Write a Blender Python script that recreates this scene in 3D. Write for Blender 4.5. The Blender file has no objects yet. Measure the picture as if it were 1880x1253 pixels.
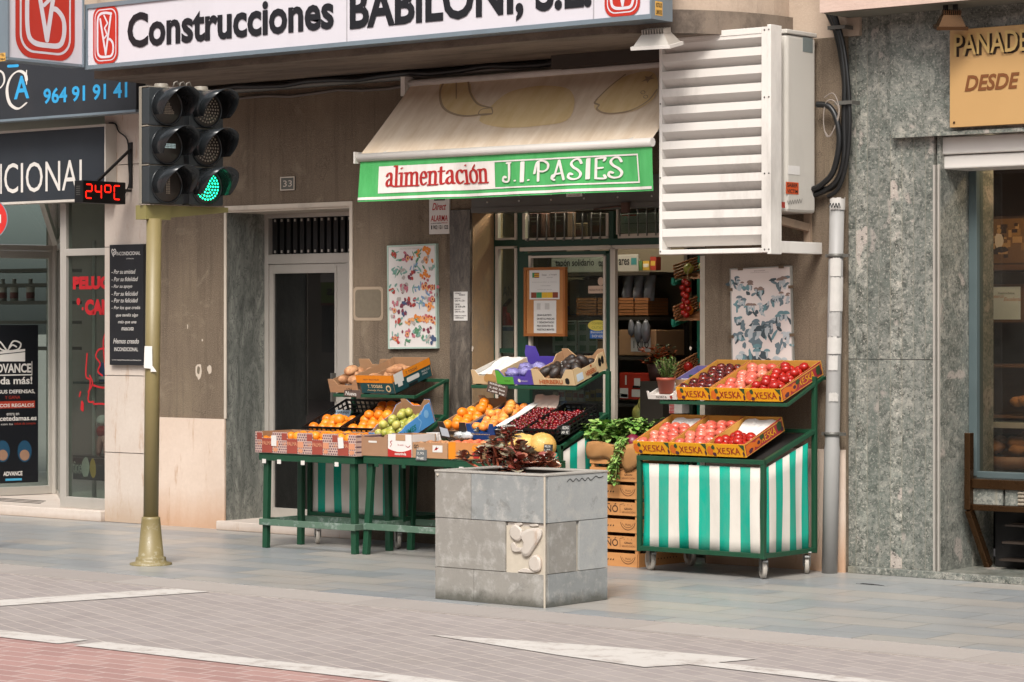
import bpy, math, random
from mathutils import Vector, Matrix
RN = random.Random(11)
scene = bpy.context.scene
COL = scene.collection
# ---------------------------------------------------------------- survey of the street (camera model, metres)
PHI = math.radians(39); FPX = 4818.; HOR = 595.; CAMZ = 1.6; ZD = 18.62
SP, CP = math.sin(PHI), math.cos(PHI)
CAMX, CAMY = ZD * SP, -ZD * CP
def _d(px):
    u = (px - 940) / FPX
    return (-SP + u * CP, CP + u * SP)
def X(px, y=0.):                       # x on the plane y = const
    a = _d(px); return CAMX + a[0] * (y - CAMY) / a[1]
def YX(px, x):                         # y on the plane x = const
    a = _d(px); return CAMY + a[1] * (x - CAMX) / a[0]
def H(py, x, y):                       # height of a row at a known place
    return CAMZ + (HOR - py) * ((x - CAMX) * -SP + (y - CAMY) * CP) / FPX
def G(px, py, z=0.):                   # point on a level plane
    Z = (CAMZ - z) * FPX / (py - HOR); a = _d(px)
    return Vector((CAMX + a[0] * Z, CAMY + a[1] * Z, z))
def FR(px0, px1, py0, py1, y):         # rectangle on a facade-parallel plane: x0,x1,z0,z1
    x0, x1 = X(px0, y), X(px1, y); xm = (x0 + x1) / 2
    return x0, x1, H(py1, xm, y), H(py0, xm, y)
# ---------------------------------------------------------------- materials
MATS = {}
def lin(h):
    h = h.lstrip('#')
    f = lambda c: c / 12.92 if c <= .04045 else ((c + .055) / 1.055) ** 2.4
    return tuple(f(int(h[i:i + 2], 16) / 255) for i in (0, 2, 4)) + (1,)
class NT:
    def __init__(s, name):
        s.m = bpy.data.materials.new(name); s.m.use_nodes = True
        s.t = s.m.node_tree; s.t.nodes.clear()
        s.out = s.n('ShaderNodeOutputMaterial')
        s.tc = s.n('ShaderNodeTexCoord')
    def n(s, t, **k):
        a = s.t.nodes.new(t)
        for q, v in k.items(): setattr(a, q, v)
        return a
    def l(s, a, b): s.t.links.new(a, b)
    def val(s, inp, v):
        if hasattr(v, 'is_linked') or isinstance(v, bpy.types.NodeSocket): s.l(v, inp)
        else: inp.default_value = v
    def math(s, op, a, b=0., c=0.):
        n = s.n('ShaderNodeMath', operation=op)
        for i, v in enumerate((a, b, c)): s.val(n.inputs[i], v)
        return n.outputs[0]
    def noise(s, vec, scale, detail=4, rough=.6, dist=0.):
        n = s.n('ShaderNodeTexNoise'); s.l(vec, n.inputs['Vector'])
        n.inputs['Scale'].default_value = scale; n.inputs['Detail'].default_value = detail
        n.inputs['Roughness'].default_value = rough; n.inputs['Distortion'].default_value = dist
        return n.outputs['Fac']
    def mapping(s, vec, loc=(0, 0, 0), rot=(0, 0, 0), sc=(1, 1, 1)):
        n = s.n('ShaderNodeMapping'); s.l(vec, n.inputs[0])
        n.inputs[1].default_value = loc; n.inputs[2].default_value = rot; n.inputs[3].default_value = sc
        return n.outputs[0]
    def ramp(s, fac, stops):
        n = s.n('ShaderNodeValToRGB'); s.l(fac, n.inputs[0]); e = n.color_ramp.elements
        while len(e) < len(stops): e.new(.5)
        for q, (p, c) in zip(e, stops):
            q.position = p; q.color = lin(c) if isinstance(c, str) else (c, c, c, 1)
        return n.outputs[0]
    def mix(s, fac, a, b, mode='MIX'):
        n = s.n('ShaderNodeMix', data_type='RGBA', blend_type=mode)
        s.val(n.inputs[0], fac)
        for i, v in ((6, a), (7, b)):
            if isinstance(v, str): n.inputs[i].default_value = lin(v)
            else: s.val(n.inputs[i], v)
        return n.outputs[2]
    def bsdf(s, col, rough=.6, bump=None, bs=.3, bd=.01, **k):
        b = s.n('ShaderNodeBsdfPrincipled')
        if isinstance(col, str): b.inputs['Base Color'].default_value = lin(col)
        else: s.val(b.inputs['Base Color'], col)
        s.val(b.inputs['Roughness'], rough)
        for q, v in k.items(): s.val(b.inputs[q.replace('_', ' ')], v)
        if bump is not None:
            n = s.n('ShaderNodeBump'); n.inputs['Strength'].default_value = bs; n.inputs['Distance'].default_value = bd
            s.l(bump, n.inputs['Height']); s.l(n.outputs[0], b.inputs['Normal'])
        s.l(b.outputs[0], s.out.inputs[0]); return b
def M(name, col=None, rough=.55, var=.18, scale=9., bump=.15, metal=0., dirt=0., trans=None, spec=.4, **k):
    """painted / plain surface with mottling, a little dirt and fine relief"""
    if name in MATS: return MATS[name]
    t = NT(name); v = t.tc.outputs['Object']
    a = t.noise(v, scale, 5); c = lin(col)
    dk = tuple(x * (1 - var) for x in c[:3]) + (1,); lt = tuple(min(1, x * (1 + var * .7)) for x in c[:3]) + (1,)
    col_ = t.mix(a, dk, lt)
    if dirt:
        d = t.ramp(t.noise(t.mapping(v, sc=(1, 1, .35)), scale * .45, 6, .7), ((.52, 0.), (.72, dirt)))
        col_ = t.mix(d, col_, '#4a4038')
    t.bsdf(col_, t.math('MULTIPLY_ADD', a, .2, rough - .1), t.noise(v, scale * 14, 3), bump, .002, Metallic=metal, Specular_IOR_Level=spec, **k)
    MATS[name] = t.m; return t.m
def glass(name, tint='#c8d2cf', refl=1.0, dusty=.03):
    if name in MATS: return MATS[name]
    t = NT(name)
    tr = t.n('ShaderNodeBsdfTransparent'); tr.inputs[0].default_value = lin(tint)
    gl = t.n('ShaderNodeBsdfGlossy'); gl.inputs['Roughness'].default_value = .01
    fr = t.n('ShaderNodeFresnel'); fr.inputs[0].default_value = 1.5
    mx = t.n('ShaderNodeMixShader'); ge = t.n('ShaderNodeNewGeometry'); t.l(t.math('MULTIPLY', t.math('MULTIPLY', fr.outputs[0], refl), t.math('SUBTRACT', 1., ge.outputs['Backfacing'])), mx.inputs[0])
    t.l(tr.outputs[0], mx.inputs[1]); t.l(gl.outputs[0], mx.inputs[2])
    df = t.n('ShaderNodeBsdfDiffuse'); df.inputs[0].default_value = lin('#9a9a96')
    m2 = t.n('ShaderNodeMixShader')
    t.l(t.math('MULTIPLY', t.noise(t.tc.outputs['Object'], 3, 5), dusty), m2.inputs[0])
    t.l(mx.outputs[0], m2.inputs[1]); t.l(df.outputs[0], m2.inputs[2])
    t.l(m2.outputs[0], t.out.inputs[0]); MATS[name] = t.m; return t.m
def emit(name, col, st):
    if name in MATS: return MATS[name]
    t = NT(name); t.bsdf(col, .4, Emission_Color=lin(col), Emission_Strength=st); MATS[name] = t.m; return t.m
# ---------------------------------------------------------------- mesh building
ORG = {}
class MB:
    def __init__(s): s.v = []; s.f = []; s.m = []; s.s = []
    def add(s, vs, fs, mi=0, sm=False, T=None):
        b = len(s.v)
        s.v += [tuple(T @ Vector(p)) if T is not None else tuple(p) for p in vs]
        s.f += [tuple(i + b for i in f) for f in fs]; s.m += [mi] * len(fs); s.s += [sm] * len(fs); return s
    def box(s, x0, x1, y0, y1, z0, z1, mi=0, T=None):
        x0, x1 = min(x0, x1), max(x0, x1); y0, y1 = min(y0, y1), max(y0, y1); z0, z1 = min(z0, z1), max(z0, z1)
        return s.add([(x0, y0, z0), (x1, y0, z0), (x1, y1, z0), (x0, y1, z0), (x0, y0, z1), (x1, y0, z1), (x1, y1, z1), (x0, y1, z1)],
                     [(3, 2, 1, 0), (4, 5, 6, 7), (0, 1, 5, 4), (1, 2, 6, 5), (2, 3, 7, 6), (3, 0, 4, 7)], mi, False, T)
    def bar(s, a, b, w, h=None, mi=0, up=(0, 0, 1)):
        """square section between two points"""
        a, b = Vector(a), Vector(b); d = (b - a).normalized(); h = h or w
        u = Vector(up)
        if abs(d.dot(u)) > .97: u = Vector((0, 1, 0))
        r = d.cross(u).normalized() * w / 2; u = r.cross(d).normalized() * h / 2
        return s.add([a - r - u, a + r - u, a + r + u, a - r + u, b - r - u, b + r - u, b + r + u, b - r + u],
                     [(0, 1, 2, 3), (7, 6, 5, 4), (4, 5, 1, 0), (5, 6, 2, 1), (6, 7, 3, 2), (7, 4, 0, 3)], mi)
    def tube(s, pts, r, n=8, mi=0, T=None):
        pts = [Vector(p) for p in pts]; R = r if isinstance(r, (list, tuple)) else [r] * len(pts)
        vs = []; u = None
        for i, p in enumerate(pts):
            d = (pts[min(i + 1, len(pts) - 1)] - pts[max(i - 1, 0)]).normalized()
            if u is None: u = d.orthogonal().normalized()
            u = (u - d * u.dot(d)); u = u.normalized() if u.length > 1e-6 else d.orthogonal().normalized()
            w = d.cross(u)
            vs += [p + (u * math.cos(6.28319 * k / n) + w * math.sin(6.28319 * k / n)) * R[i] for k in range(n)]
        fs = [(i * n + k, i * n + (k + 1) % n, (i + 1) * n + (k + 1) % n, (i + 1) * n + k) for i in range(len(pts) - 1) for k in range(n)]
        b = (len(pts) - 1) * n
        s.add(vs, fs, mi, True, T)
        s.f += [tuple(len(s.v) - len(vs) + k for k in range(n - 1, -1, -1)), tuple(len(s.v) - len(vs) + b + k for k in range(n))]
        s.m += [mi, mi]; s.s += [False, False]; return s
    def lathe(s, prof, n=16, mi=0, T=None, sm=True):
        vs = [(r * math.cos(6.28319 * k / n), r * math.sin(6.28319 * k / n), z) for r, z in prof for k in range(n)]
        fs = [(i * n + k, i * n + (k + 1) % n, (i + 1) * n + (k + 1) % n, (i + 1) * n + k) for i in range(len(prof) - 1) for k in range(n)]
        return s.add(vs, fs, mi, sm, T)
    def prism(s, poly, z0, z1, mi=0, T=None):
        """polygon in local xy, from z0 to z1 (local z points out)"""
        n = len(poly)
        vs = [(p[0], p[1], z0) for p in poly] + [(p[0], p[1], z1) for p in poly]
        return s.add(vs, [tuple(range(n - 1, -1, -1)), tuple(range(n, 2 * n))] + [(i, (i + 1) % n, n + (i + 1) % n, n + i) for i in range(n)], mi, False, T)
    def flat(s, poly, z, mi=0, T=None):
        return s.add([(p[0], p[1], z) for p in poly], [tuple(range(len(poly)))], mi, False, T)
    def ball(s, c, r, n=12, m=8, mi=0, sq=(1, 1, 1), T=None, wob=0., rn=None):
        vs = []; fs = []
        for i in range(m + 1):
            th = math.pi * i / m
            for k in range(n):
                q = r * (1 + (rn.uniform(-wob, wob) if rn else 0))
                ph = 6.28319 * k / n
                vs.append((c[0] + q * sq[0] * math.sin(th) * math.cos(ph), c[1] + q * sq[1] * math.sin(th) * math.sin(ph), c[2] + q * sq[2] * math.cos(th)))
        for i in range(m):
            for k in range(n):
                fs.append((i * n + k, (i + 1) * n + k, (i + 1) * n + (k + 1) % n, i * n + (k + 1) % n))
        return s.add(vs, fs, mi, True, T)
    def stroke(s, pts, nib, z=.001, mi=0, T=None, k=10):
        """pen stroke along 2-D points with an elliptical nib (a, b, angle)"""
        a, b, an = nib if isinstance(nib, (tuple, list)) else (nib, nib, 0)
        ca, sa = math.cos(an), math.sin(an)
        E = [(a * math.cos(6.28319 * i / k) * ca - b * math.sin(6.28319 * i / k) * sa, a * math.cos(6.28319 * i / k) * sa + b * math.sin(6.28319 * i / k) * ca) for i in range(k)]
        if len(pts) == 1: return s.flat([(pts[0][0] + e[0], pts[0][1] + e[1]) for e in E], z, mi, T)
        for i in range(len(pts) - 1):
            P = [(p[0] + e[0], p[1] + e[1]) for p in (pts[i], pts[i + 1]) for e in E]
            s.flat(hull(P), z + .00004 * (i % 7), mi, T)
        return s
    def build(s, name, mats, parent=None, org=None, bevel=0., kind=None):
        o0 = ORG[parent.name] if parent is not None else Vector(org or (0, 0, 0))
        me = bpy.data.meshes.new(name)
        me.from_pydata([(x - o0[0], y - o0[1], z - o0[2]) for x, y, z in s.v], [], s.f)
        for m in (mats if isinstance(mats, (list, tuple)) else [mats]): me.materials.append(m)
        me.polygons.foreach_set('material_index', s.m); me.polygons.foreach_set('use_smooth', s.s)
        me.update()
        o = bpy.data.objects.new(name, me); COL.objects.link(o)
        if parent is not None: o.parent = parent
        else: o.location = o0
        ORG[o.name] = o0
        if bevel:
            b = o.modifiers.new('bevel', 'BEVEL'); b.width = bevel; b.segments = 2; b.limit_method = 'ANGLE'; b.angle_limit = .8
        if kind: o['kind'] = kind
        return o
def hull(P):
    P = sorted(set(P)); 
    def half(Q):
        h = []
        for p in Q:
            while len(h) > 1 and (h[-1][0] - h[-2][0]) * (p[1] - h[-2][1]) - (h[-1][1] - h[-2][1]) * (p[0] - h[-2][0]) <= 0: h.pop()
            h.append(p)
        return h[:-1]
    return half(P) + half(P[::-1])
def cr(P, n=6, closed=False):
    """Catmull-Rom through the points"""
    out = []; N = len(P)
    g = (lambda i: P[i % N]) if closed else (lambda i: P[max(0, min(N - 1, i))])
    for i in range(N if closed else N - 1):
        a, b, c, d = g(i - 1), g(i), g(i + 1), g(i + 2)
        for k in range(n):
            t = k / n
            out.append(tuple(.5 * (2 * b[j] + (c[j] - a[j]) * t + (2 * a[j] - 5 * b[j] + 4 * c[j] - d[j]) * t * t + (3 * b[j] - a[j] - 3 * c[j] + d[j]) * t ** 3) for j in range(len(b))))
    if not closed: out.append(tuple(P[-1]))
    return out
def arc(cx, cy, rx, ry, a0, a1, n=10):
    return [(cx + rx * math.cos(math.radians(a0 + (a1 - a0) * i / n)), cy + ry * math.sin(math.radians(a0 + (a1 - a0) * i / n))) for i in range(n + 1)]
def rrect(x0, x1, y0, y1, r, n=5):
    return arc(x1 - r, y1 - r, r, r, 0, 90, n) + arc(x0 + r, y1 - r, r, r, 90, 180, n) + arc(x0 + r, y0 + r, r, r, 180, 270, n) + arc(x1 - r, y0 + r, r, r, 270, 360, n)
def face(o, r=(1, 0, 0), u=(0, 0, 1)):
    r = Vector(r).normalized(); u = Vector(u).normalized(); n = r.cross(u)
    return Matrix(((r[0], u[0], n[0], o[0]), (r[1], u[1], n[1], o[1]), (r[2], u[2], n[2], o[2]), (0, 0, 0, 1)))
def frame(o, tilt=0., yaw=0.):
    """local x along the front, y to the back (rising by tilt), z up; for crates"""
    return Matrix.Translation(o) @ Matrix.Rotation(math.radians(yaw), 4, 'Z') @ Matrix.Rotation(math.radians(tilt), 4, 'X')
def fT(F, x, y, z):      # front face of a crate frame as a drawing plane: x right, z up, out = -y
    return F @ Matrix(((1, 0, 0, x), (0, 0, -1, y), (0, 1, 0, z), (0, 0, 0, 1)))
def sT(F, x, y, z):      # right-hand side as a drawing plane: runs to the back
    return F @ Matrix(((0, 0, 1, x), (1, 0, 0, y), (0, 1, 0, z), (0, 0, 0, 1)))
def tag(o, label, cat, group=None):
    o['label'] = label; o['category'] = cat
    if group: o['group'] = group
    return o
def thing(name, label, cat, loc, group=None):
    o = bpy.data.objects.new(name, None); COL.objects.link(o); o.empty_display_size = .1
    o.location = loc; ORG[o.name] = Vector(loc); return tag(o, label, cat, group)
TXT = {}
def text_mesh(s, bold, shear, ls):
    k = (s, bold, shear, ls)
    if k not in TXT:
        c = bpy.data.curves.new('t', 'FONT'); c.body = s; c.offset = bold; c.shear = shear; c.resolution_u = 3; c.space_line = ls; c.align_x = 'LEFT'
        o = bpy.data.objects.new('t', c); COL.objects.link(o)
        me = bpy.data.meshes.new_from_object(o.evaluated_get(bpy.context.evaluated_depsgraph_get()))
        TXT[k] = ([tuple(v.co) for v in me.vertices], [tuple(p.vertices) for p in me.polygons])
        bpy.data.objects.remove(o); bpy.data.meshes.remove(me)
    return TXT[k]
def put(mb, s, T, x0, x1, y0, y1, mi=0, bold=.0, shear=0., z=.0015, ls=1.0):
    """text fitted into a rectangle of the drawing plane T, added to a mesh"""
    vs, fs = text_mesh(s, bold, shear, ls)
    if not vs: return
    ax = min(v[0] for v in vs); bx = max(v[0] for v in vs); ay = min(v[1] for v in vs); by = max(v[1] for v in vs)
    q = lambda v: (x0 + (v[0] - ax) / (bx - ax) * (x1 - x0), y0 + (v[1] - ay) / (by - ay) * (y1 - y0), z)
    mb.add([q(v) for v in vs], fs, mi, False, T)
def lettering(s, T, x0, x1, y0, y1, mat, parent, name='lettering', **k):
    m = MB(); put(m, s, T, x0, x1, y0, y1, **k); return m.build(name, mat, parent)
def blob(cx, cy, rx, ry, rn, wob=.15, n=12, rot=0.):
    c, s_ = math.cos(rot), math.sin(rot); P = []
    for i in range(n):
        q = 1 + rn.uniform(-wob, wob); a = 6.28319 * i / n; x, y = rx * q * math.cos(a), ry * q * math.sin(a)
        P.append((cx + x * c - y * s_, cy + x * s_ + y * c))
    return P
# ---------------------------------------------------------------- special surfaces
def plaster():
    t = NT('rough plaster'); v = t.tc.outputs['Object']
    big = t.noise(t.mapping(v, sc=(1, 1, .6)), 1.1, 6, .65); fine = t.noise(v, 120, 3, .7); mid = t.noise(v, 14, 4)
    c = t.ramp(big, ((.3, '#4e4338'), (.5, '#615446'), (.68, '#766855')))
    c = t.mix(t.math('MULTIPLY', mid, .35), c, '#584b3f'); c = t.mix(t.ramp(fine, ((.35, 0.), (.75, .55))), c, '#8f806e')
    drip = t.noise(t.mapping(v, sc=(9, 9, .5)), 1.6, 5, .7)
    c = t.mix(t.ramp(drip, ((.5, 0.), (.72, .5))), c, '#463d34')
    c = t.mix(t.ramp(t.noise(v, 3.1, 7, .75, .8), ((.57, 0.), (.66, .45))), c, '#857866')
    ck = t.ramp(t.noise(t.mapping(v, sc=(1, 1, .7)), 2.6, 9, .62, 1.5), ((.494, 0.), (.5, .6), (.506, 0.)))
    c = t.mix(t.math('MULTIPLY', ck, t.ramp(t.noise(v, .9, 2), ((.5, 0.), (.6, 1.)))), c, '#3a322b')
    t.bsdf(c, .92, fine, .9, .006, Specular_IOR_Level=.2); return t.m
def cream_stone(name, a='#b7a08c', b='#cdbba9', stain='#a5704a', zst=.45):
    t = NT(name); v = t.tc.outputs['Object']
    n1 = t.noise(v, 2.2, 6, .65); n2 = t.noise(v, 40, 4)
    c = t.mix(n1, a, b); c = t.mix(t.math('MULTIPLY', n2, .3), c, '#94806f')
    z = t.n('ShaderNodeSeparateXYZ'); t.l(v, z.inputs[0])
    wob = t.math('MULTIPLY_ADD', t.noise(t.mapping(v, sc=(2, 2, .4)), 2.4, 5, .7), .9, -.45)
    k = t.math('ADD', t.math('MULTIPLY', z.outputs[2], -1 / zst), t.math('ADD', wob, 1.))   # splash-back dirt rising from the pavement
    c = t.mix(t.ramp(k, ((.1, 0.), (.9, .62))), c, stain)
    sp = t.noise(t.mapping(v, sc=(5, 5, .8)), 2.2, 6, .75)
    c = t.mix(t.ramp(sp, ((.57, 0.), (.66, .5))), c, '#9a7350')
    t.bsdf(c, .55, n2, .15, .003); return t.m
def dark_granite(name, lo='#3c3f3e', mid='#5d605c', hi='#878a84', rot=.6, sc=5.):
    t = NT(name); v = t.tc.outputs['Object']
    w = t.noise(t.mapping(v, rot=(0, rot, rot), sc=(1, 1, .35)), sc, 8, .72, 1.6)
    c = t.ramp(w, ((.32, lo), (.5, mid), (.7, hi)))
    vn = t.ramp(t.noise(t.mapping(v, rot=(0, rot, .3), sc=(1, 1, .4)), sc * 1.7, 6, .6, 3.), ((.47, 0.), (.5, .7), (.53, 0.)))
    c = t.mix(vn, c, '#2b2d2c')
    t.bsdf(c, .42, w, .35, .012); return t.m
def green_marble(name, strip=.085):
    t = NT(name); v = t.tc.outputs['Object']
    s = t.n('ShaderNodeSeparateXYZ'); t.l(v, s.inputs[0])
    k = t.math('FLOOR', t.math('DIVIDE', t.math('ADD', s.outputs[0], t.math('MULTIPLY', s.outputs[1], .93)), strip))   # strip number
    wn = t.n('ShaderNodeTexWhiteNoise', noise_dimensions='1D'); t.l(k, wn.inputs['W'])
    cb = t.n('ShaderNodeCombineXYZ')
    t.l(t.math('MULTIPLY_ADD', wn.outputs['Value'], 1.4, s.outputs[0]), cb.inputs[0]); t.l(s.outputs[1], cb.inputs[1])
    t.l(t.math('MULTIPLY_ADD', wn.outputs['Value'], 2., s.outputs[2]), cb.inputs[2]); v2 = cb.outputs[0]
    a = t.noise(v2, 8, 11, .8, .95)
    c = t.ramp(a, ((.34, '#33352f'), (.45, '#5d5f58'), (.54, '#82827a'), (.65, '#b0aa9e')))
    c = t.mix(t.ramp(t.noise(v2, 4.2, 5, .65, .6), ((.47, 0.), (.62, .5))), c, '#6a7069')
    vo = t.noise(v2, 5.2, 2, .4, .4)
    c = t.mix(t.ramp(vo, ((.64, 0.), (.68, .75))), c, '#aca097')
    c = t.mix(t.ramp(t.noise(v2, 46, 5, .75), ((.54, 0.), (.6, .8))), c, '#2e302d')
    c = t.mix(t.ramp(t.noise(v2, 60, 4, .75), ((.55, 0.), (.62, .6))), c, '#bdb6aa')
    fr = t.math('FRACT', t.math('DIVIDE', t.math('ADD', s.outputs[0], t.math('MULTIPLY', s.outputs[1], .93)), strip))
    c = t.mix(t.ramp(fr, ((0., .8), (.035, 0.), (.965, 0.), (1., .8))), c, '#8b8472')
    c = t.mix(t.math('MULTIPLY', wn.outputs['Value'], .42), c, '#4f5450')
    t.bsdf(c, .3, a, .08, .004); return t.m
def tiles(name, w, h, cols, mortar, msz, rough=.45, streak=.5, rot=0., off=.5, stain='#8d8275', sa=.35, var=.75):
    t = NT(name); v = t.mapping(t.tc.outputs['Object'], rot=(0, 0, rot))
    b = t.n('ShaderNodeTexBrick', offset=off); t.l(v, b.inputs['Vector'])
    b.inputs['Color1'].default_value = (0, 0, 0, 1); b.inputs['Color2'].default_value = (1, 1, 1, 1); b.inputs['Mortar'].default_value = (.5, .5, .5, 1)
    b.inputs['Scale'].default_value = 1; b.inputs['Mortar Size'].default_value = msz; b.inputs['Mortar Smooth'].default_value = .3
    b.inputs['Brick Width'].default_value = w; b.inputs['Row Height'].default_value = h
    k = t.math('ADD', t.math('MULTIPLY', b.outputs['Color'], var), t.math('MULTIPLY', t.noise(t.mapping(v, sc=(.5, 2.2, 1)), 2.5, 6, .7), streak))
    c = t.ramp(k, cols)
    c = t.mix(t.ramp(t.noise(v, .55, 5, .65), ((.45, 0.), (.7, sa))), c, stain)
    f = t.noise(v, 60, 4, .7)
    c = t.mix(t.math('MULTIPLY', f, .35), c, '#5e5a55')
    vo = t.n('ShaderNodeTexVoronoi'); t.l(v, vo.inputs['Vector']); vo.inputs['Scale'].default_value = 2.6
    c = t.mix(t.ramp(t.math('ADD', vo.outputs['Distance'], t.math('MULTIPLY', t.noise(v, 30, 3), .06)), ((.035, .28), (.06, 0.))), c, '#4c4844')
    c = t.mix(b.outputs['Fac'], c, mortar)
    t.bsdf(c, t.math('MULTIPLY_ADD', t.noise(v, 3, 5), .35, rough - .15), t.math('SUBTRACT', t.math('MULTIPLY', f, .25), b.outputs['Fac']), .35, .006)
    return t.m
def worn_paint(name, col, under, lo=.55, hi=.68, sc=6.):
    t = NT(name); v = t.tc.outputs['Object']
    n = t.noise(v, sc, 8, .75); c = t.mix(t.ramp(n, ((lo, 0.), (hi, 1.))), col, under)
    c = t.mix(t.math('MULTIPLY', t.noise(v, 1.7, 4), .3), c, '#9c948b')
    t.bsdf(c, .75, n, .2, .003); return t.m
def concrete(name, a, b, stain, s=.6):
    t = NT(name); v = t.tc.outputs['Object']
    c = t.mix(t.noise(v, 3, 7, .7), a, b)
    c = t.mix(t.ramp(t.noise(t.mapping(v, sc=(.4, 1.5, 1)), 2.2, 7, .75), ((.45, 0.), (.62, s))), c, stain)
    c = t.mix(t.math('MULTIPLY', t.noise(v, 70, 3, .7), .4), c, stain)
    t.bsdf(c, .85, t.noise(v, 50, 4, .7), .4, .006); return t.m
def wood(name, a, b, rough=.6, sc=(1.5, 18, 18)):
    t = NT(name); v = t.mapping(t.tc.outputs['Object'], sc=sc)
    n = t.noise(v, 3, 6, .65, .6); t.bsdf(t.mix(n, a, b), rough, n, .2, .003); return t.m
def stripes(name, a, b, w, x0, ax=0):
    t = NT(name); v = t.tc.outputs['Object']
    s = t.n('ShaderNodeSeparateXYZ'); t.l(v, s.inputs[0])
    k = t.math('FRACT', t.math('DIVIDE', t.math('ADD', s.outputs[ax], x0), w))
    c = t.mix(t.math('GREATER_THAN', k, .5), a, b)
    c = t.mix(t.ramp(t.noise(t.mapping(v, sc=(1, 1, .4)), 5, 6, .7), ((.45, 0.), (.8, .25))), c, '#8d8274')
    t.bsdf(c, .8, t.noise(v, 300, 2), .2, .001, Specular_IOR_Level=.2); return t.m
def fruit_skin(name, a, b, blush=None, sc=9., rough=.38, bump=.1, top=None, spots=None):
    t = NT(name); v = t.tc.outputs['Object']
    oi = t.n('ShaderNodeObjectInfo').outputs['Random']
    sh = t.n('ShaderNodeVectorMath', operation='ADD'); t.l(v, sh.inputs[0]); t.l(t.math('MULTIPLY', oi, 20), sh.inputs[1]); v2 = sh.outputs[0]
    c = t.mix(oi, a, b)
    if blush: c = t.mix(t.ramp(t.noise(v2, sc * 2, 4), ((.42, 0.), (.62, .85))), c, blush)
    if spots: c = t.mix(t.ramp(t.noise(v2, sc * 8, 3), ((.58, 0.), (.66, .7))), c, spots)
    t.bsdf(c, rough, t.noise(v, sc * 40, 2), bump, .001, Subsurface_Weight=.08, Subsurface_Radius=(.01, .005, .002)); MATS[name] = t.m; return t.m
PLASTER = plaster(); PINK = cream_stone('pinkish limestone', '#bda795', '#d6c5b6', '#a5774f', .36); CREAM = cream_stone('cream limestone', '#b5a69a', '#cdc2b6', '#a08468', .25)
GRANITE = dark_granite('grey granite', '#4d4f4b', '#72746d', '#9a9a91', .6, 6); GRANITE2 = dark_granite('dark granite', '#38332e', '#544d45', '#776e63', .3, 9)
MARBLE = green_marble('green striped marble'); MARBLE2 = green_marble('green marble slab', 3.)
WHITESTEP = cream_stone('white marble', '#b9aba0', '#cfc5bb', '#9c8877', .05)
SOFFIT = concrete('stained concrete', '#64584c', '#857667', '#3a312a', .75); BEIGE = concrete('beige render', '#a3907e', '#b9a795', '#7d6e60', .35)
PINKREND = concrete('pink render', '#b89e90', '#c9b3a6', '#917c70', .3)
OCHRE = concrete('ochre plaster', '#94714c', '#a98a63', '#6f6558', .55)
ALU = M('aluminium', '#b0aaa1', .38, .08, 5, .05, .35, .12); ALU_D = M('grey metal', '#5f5d58', .45, .12, 6, .1, .4, .3)
CREAMPAINT = M('cream paint', '#b5aa9b', .45, .1, 6, .1, 0, .35)
GREEN = M('dark green paint', '#17402b', .42, .2, 12, .15, 0, .2); GREEND = M('shop green paint', '#1b3a2c', .45, .2, 8, .1, 0, .25)
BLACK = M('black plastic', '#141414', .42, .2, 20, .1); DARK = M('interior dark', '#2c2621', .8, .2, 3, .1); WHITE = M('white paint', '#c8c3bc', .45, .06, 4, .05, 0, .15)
PAPER = M('white paper', '#c9c5bf', .8, .04, 10, .05); INK = M('black ink', '#1c1b1a', .7, .1); REDINK = M('red ink', '#a51d1c', .6, .1); CARD = M('cardboard', '#a27d5b', .85, .12, 14, .2)
GLASS = glass('window glass', '#d3dcd8', 1.0, .05); GLASSD = glass('dark door glass', '#3a3f40', 1.3, .05)
TEAL = '#079079'; CLOTHW = '#c6bfb5'
# ---------------------------------------------------------------- ground
def sheet(name, x0, x1, y0, y1, z, mat, kind='structure'):
    return MB().add([(x0, y0, z), (x1, y0, z), (x1, y1, z), (x0, y1, z)], [(0, 1, 2, 3)]).build(name, mat, kind=kind)
PAVE = tiles('slate paving', .62, .31, ((.1, '#6f767b'), (.35, '#80868a'), (.6, '#8f9293'), (.8, '#999691'), (1., '#a19b93')), '#5c5a56', .0045, .33, .75, stain='#8d8882', sa=.25, var=.55)
ROADM = tiles('grey block paving', .21, .105, ((.1, '#8b8280'), (.6, '#958c88'), (1., '#9f9692')), '#a1978f', .006, .7, .6, .38, stain='#7d736c', sa=.35, var=.5)
REDM = tiles('red block paving', .24, .12, ((.1, '#95706a'), (.6, '#a27c75'), (1., '#ab877f')), '#a9958e', .008, .65, .3, .0, sa=.25)
KERBM = tiles('kerb stone', 1.0, .42, ((.1, '#928a85'), (.6, '#9a928c'), (1., '#a29a94')), '#7d7670', .003, .7, .3, sa=.2)
PAINT = worn_paint('worn road paint', '#b9b4ae', '#968c85', .5, .64, 6)
sheet('ground', -300, 300, -300, 300, -.06, M('far ground', '#8d8680', .9))
sheet('road', -40, 40, -5.6, -3.38, -.008, ROADM)
sheet('red_road', -40, 40, -26, -5.6, -.008, REDM)
MB().box(-40, 40, -3.4, -2.99, -.05, -.003).build('kerb', KERBM, kind='structure')
MB().box(-40, 40, -2.99, .6, -.05, 0).build('pavement', PAVE, kind='structure')
def gpoly(name, pts, z=-.004):
    P = [G(a, b, z) for a, b in pts]
    return MB().add([tuple(p) for p in P], [tuple(range(len(P)))[::-1]]).build(name, PAINT, kind='structure')
xa, xb = G(150, 1175).x, G(180, 1178).x
for x0, x1 in ((-30, xa), (xb, 9)):
    MB().add([(x0, -5.67, -.004), (x1, -5.67, -.004), (x1, -5.47, -.004), (x0, -5.47, -.004)], [(0, 1, 2, 3)]).build('road_marking', PAINT, kind='structure')
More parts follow.
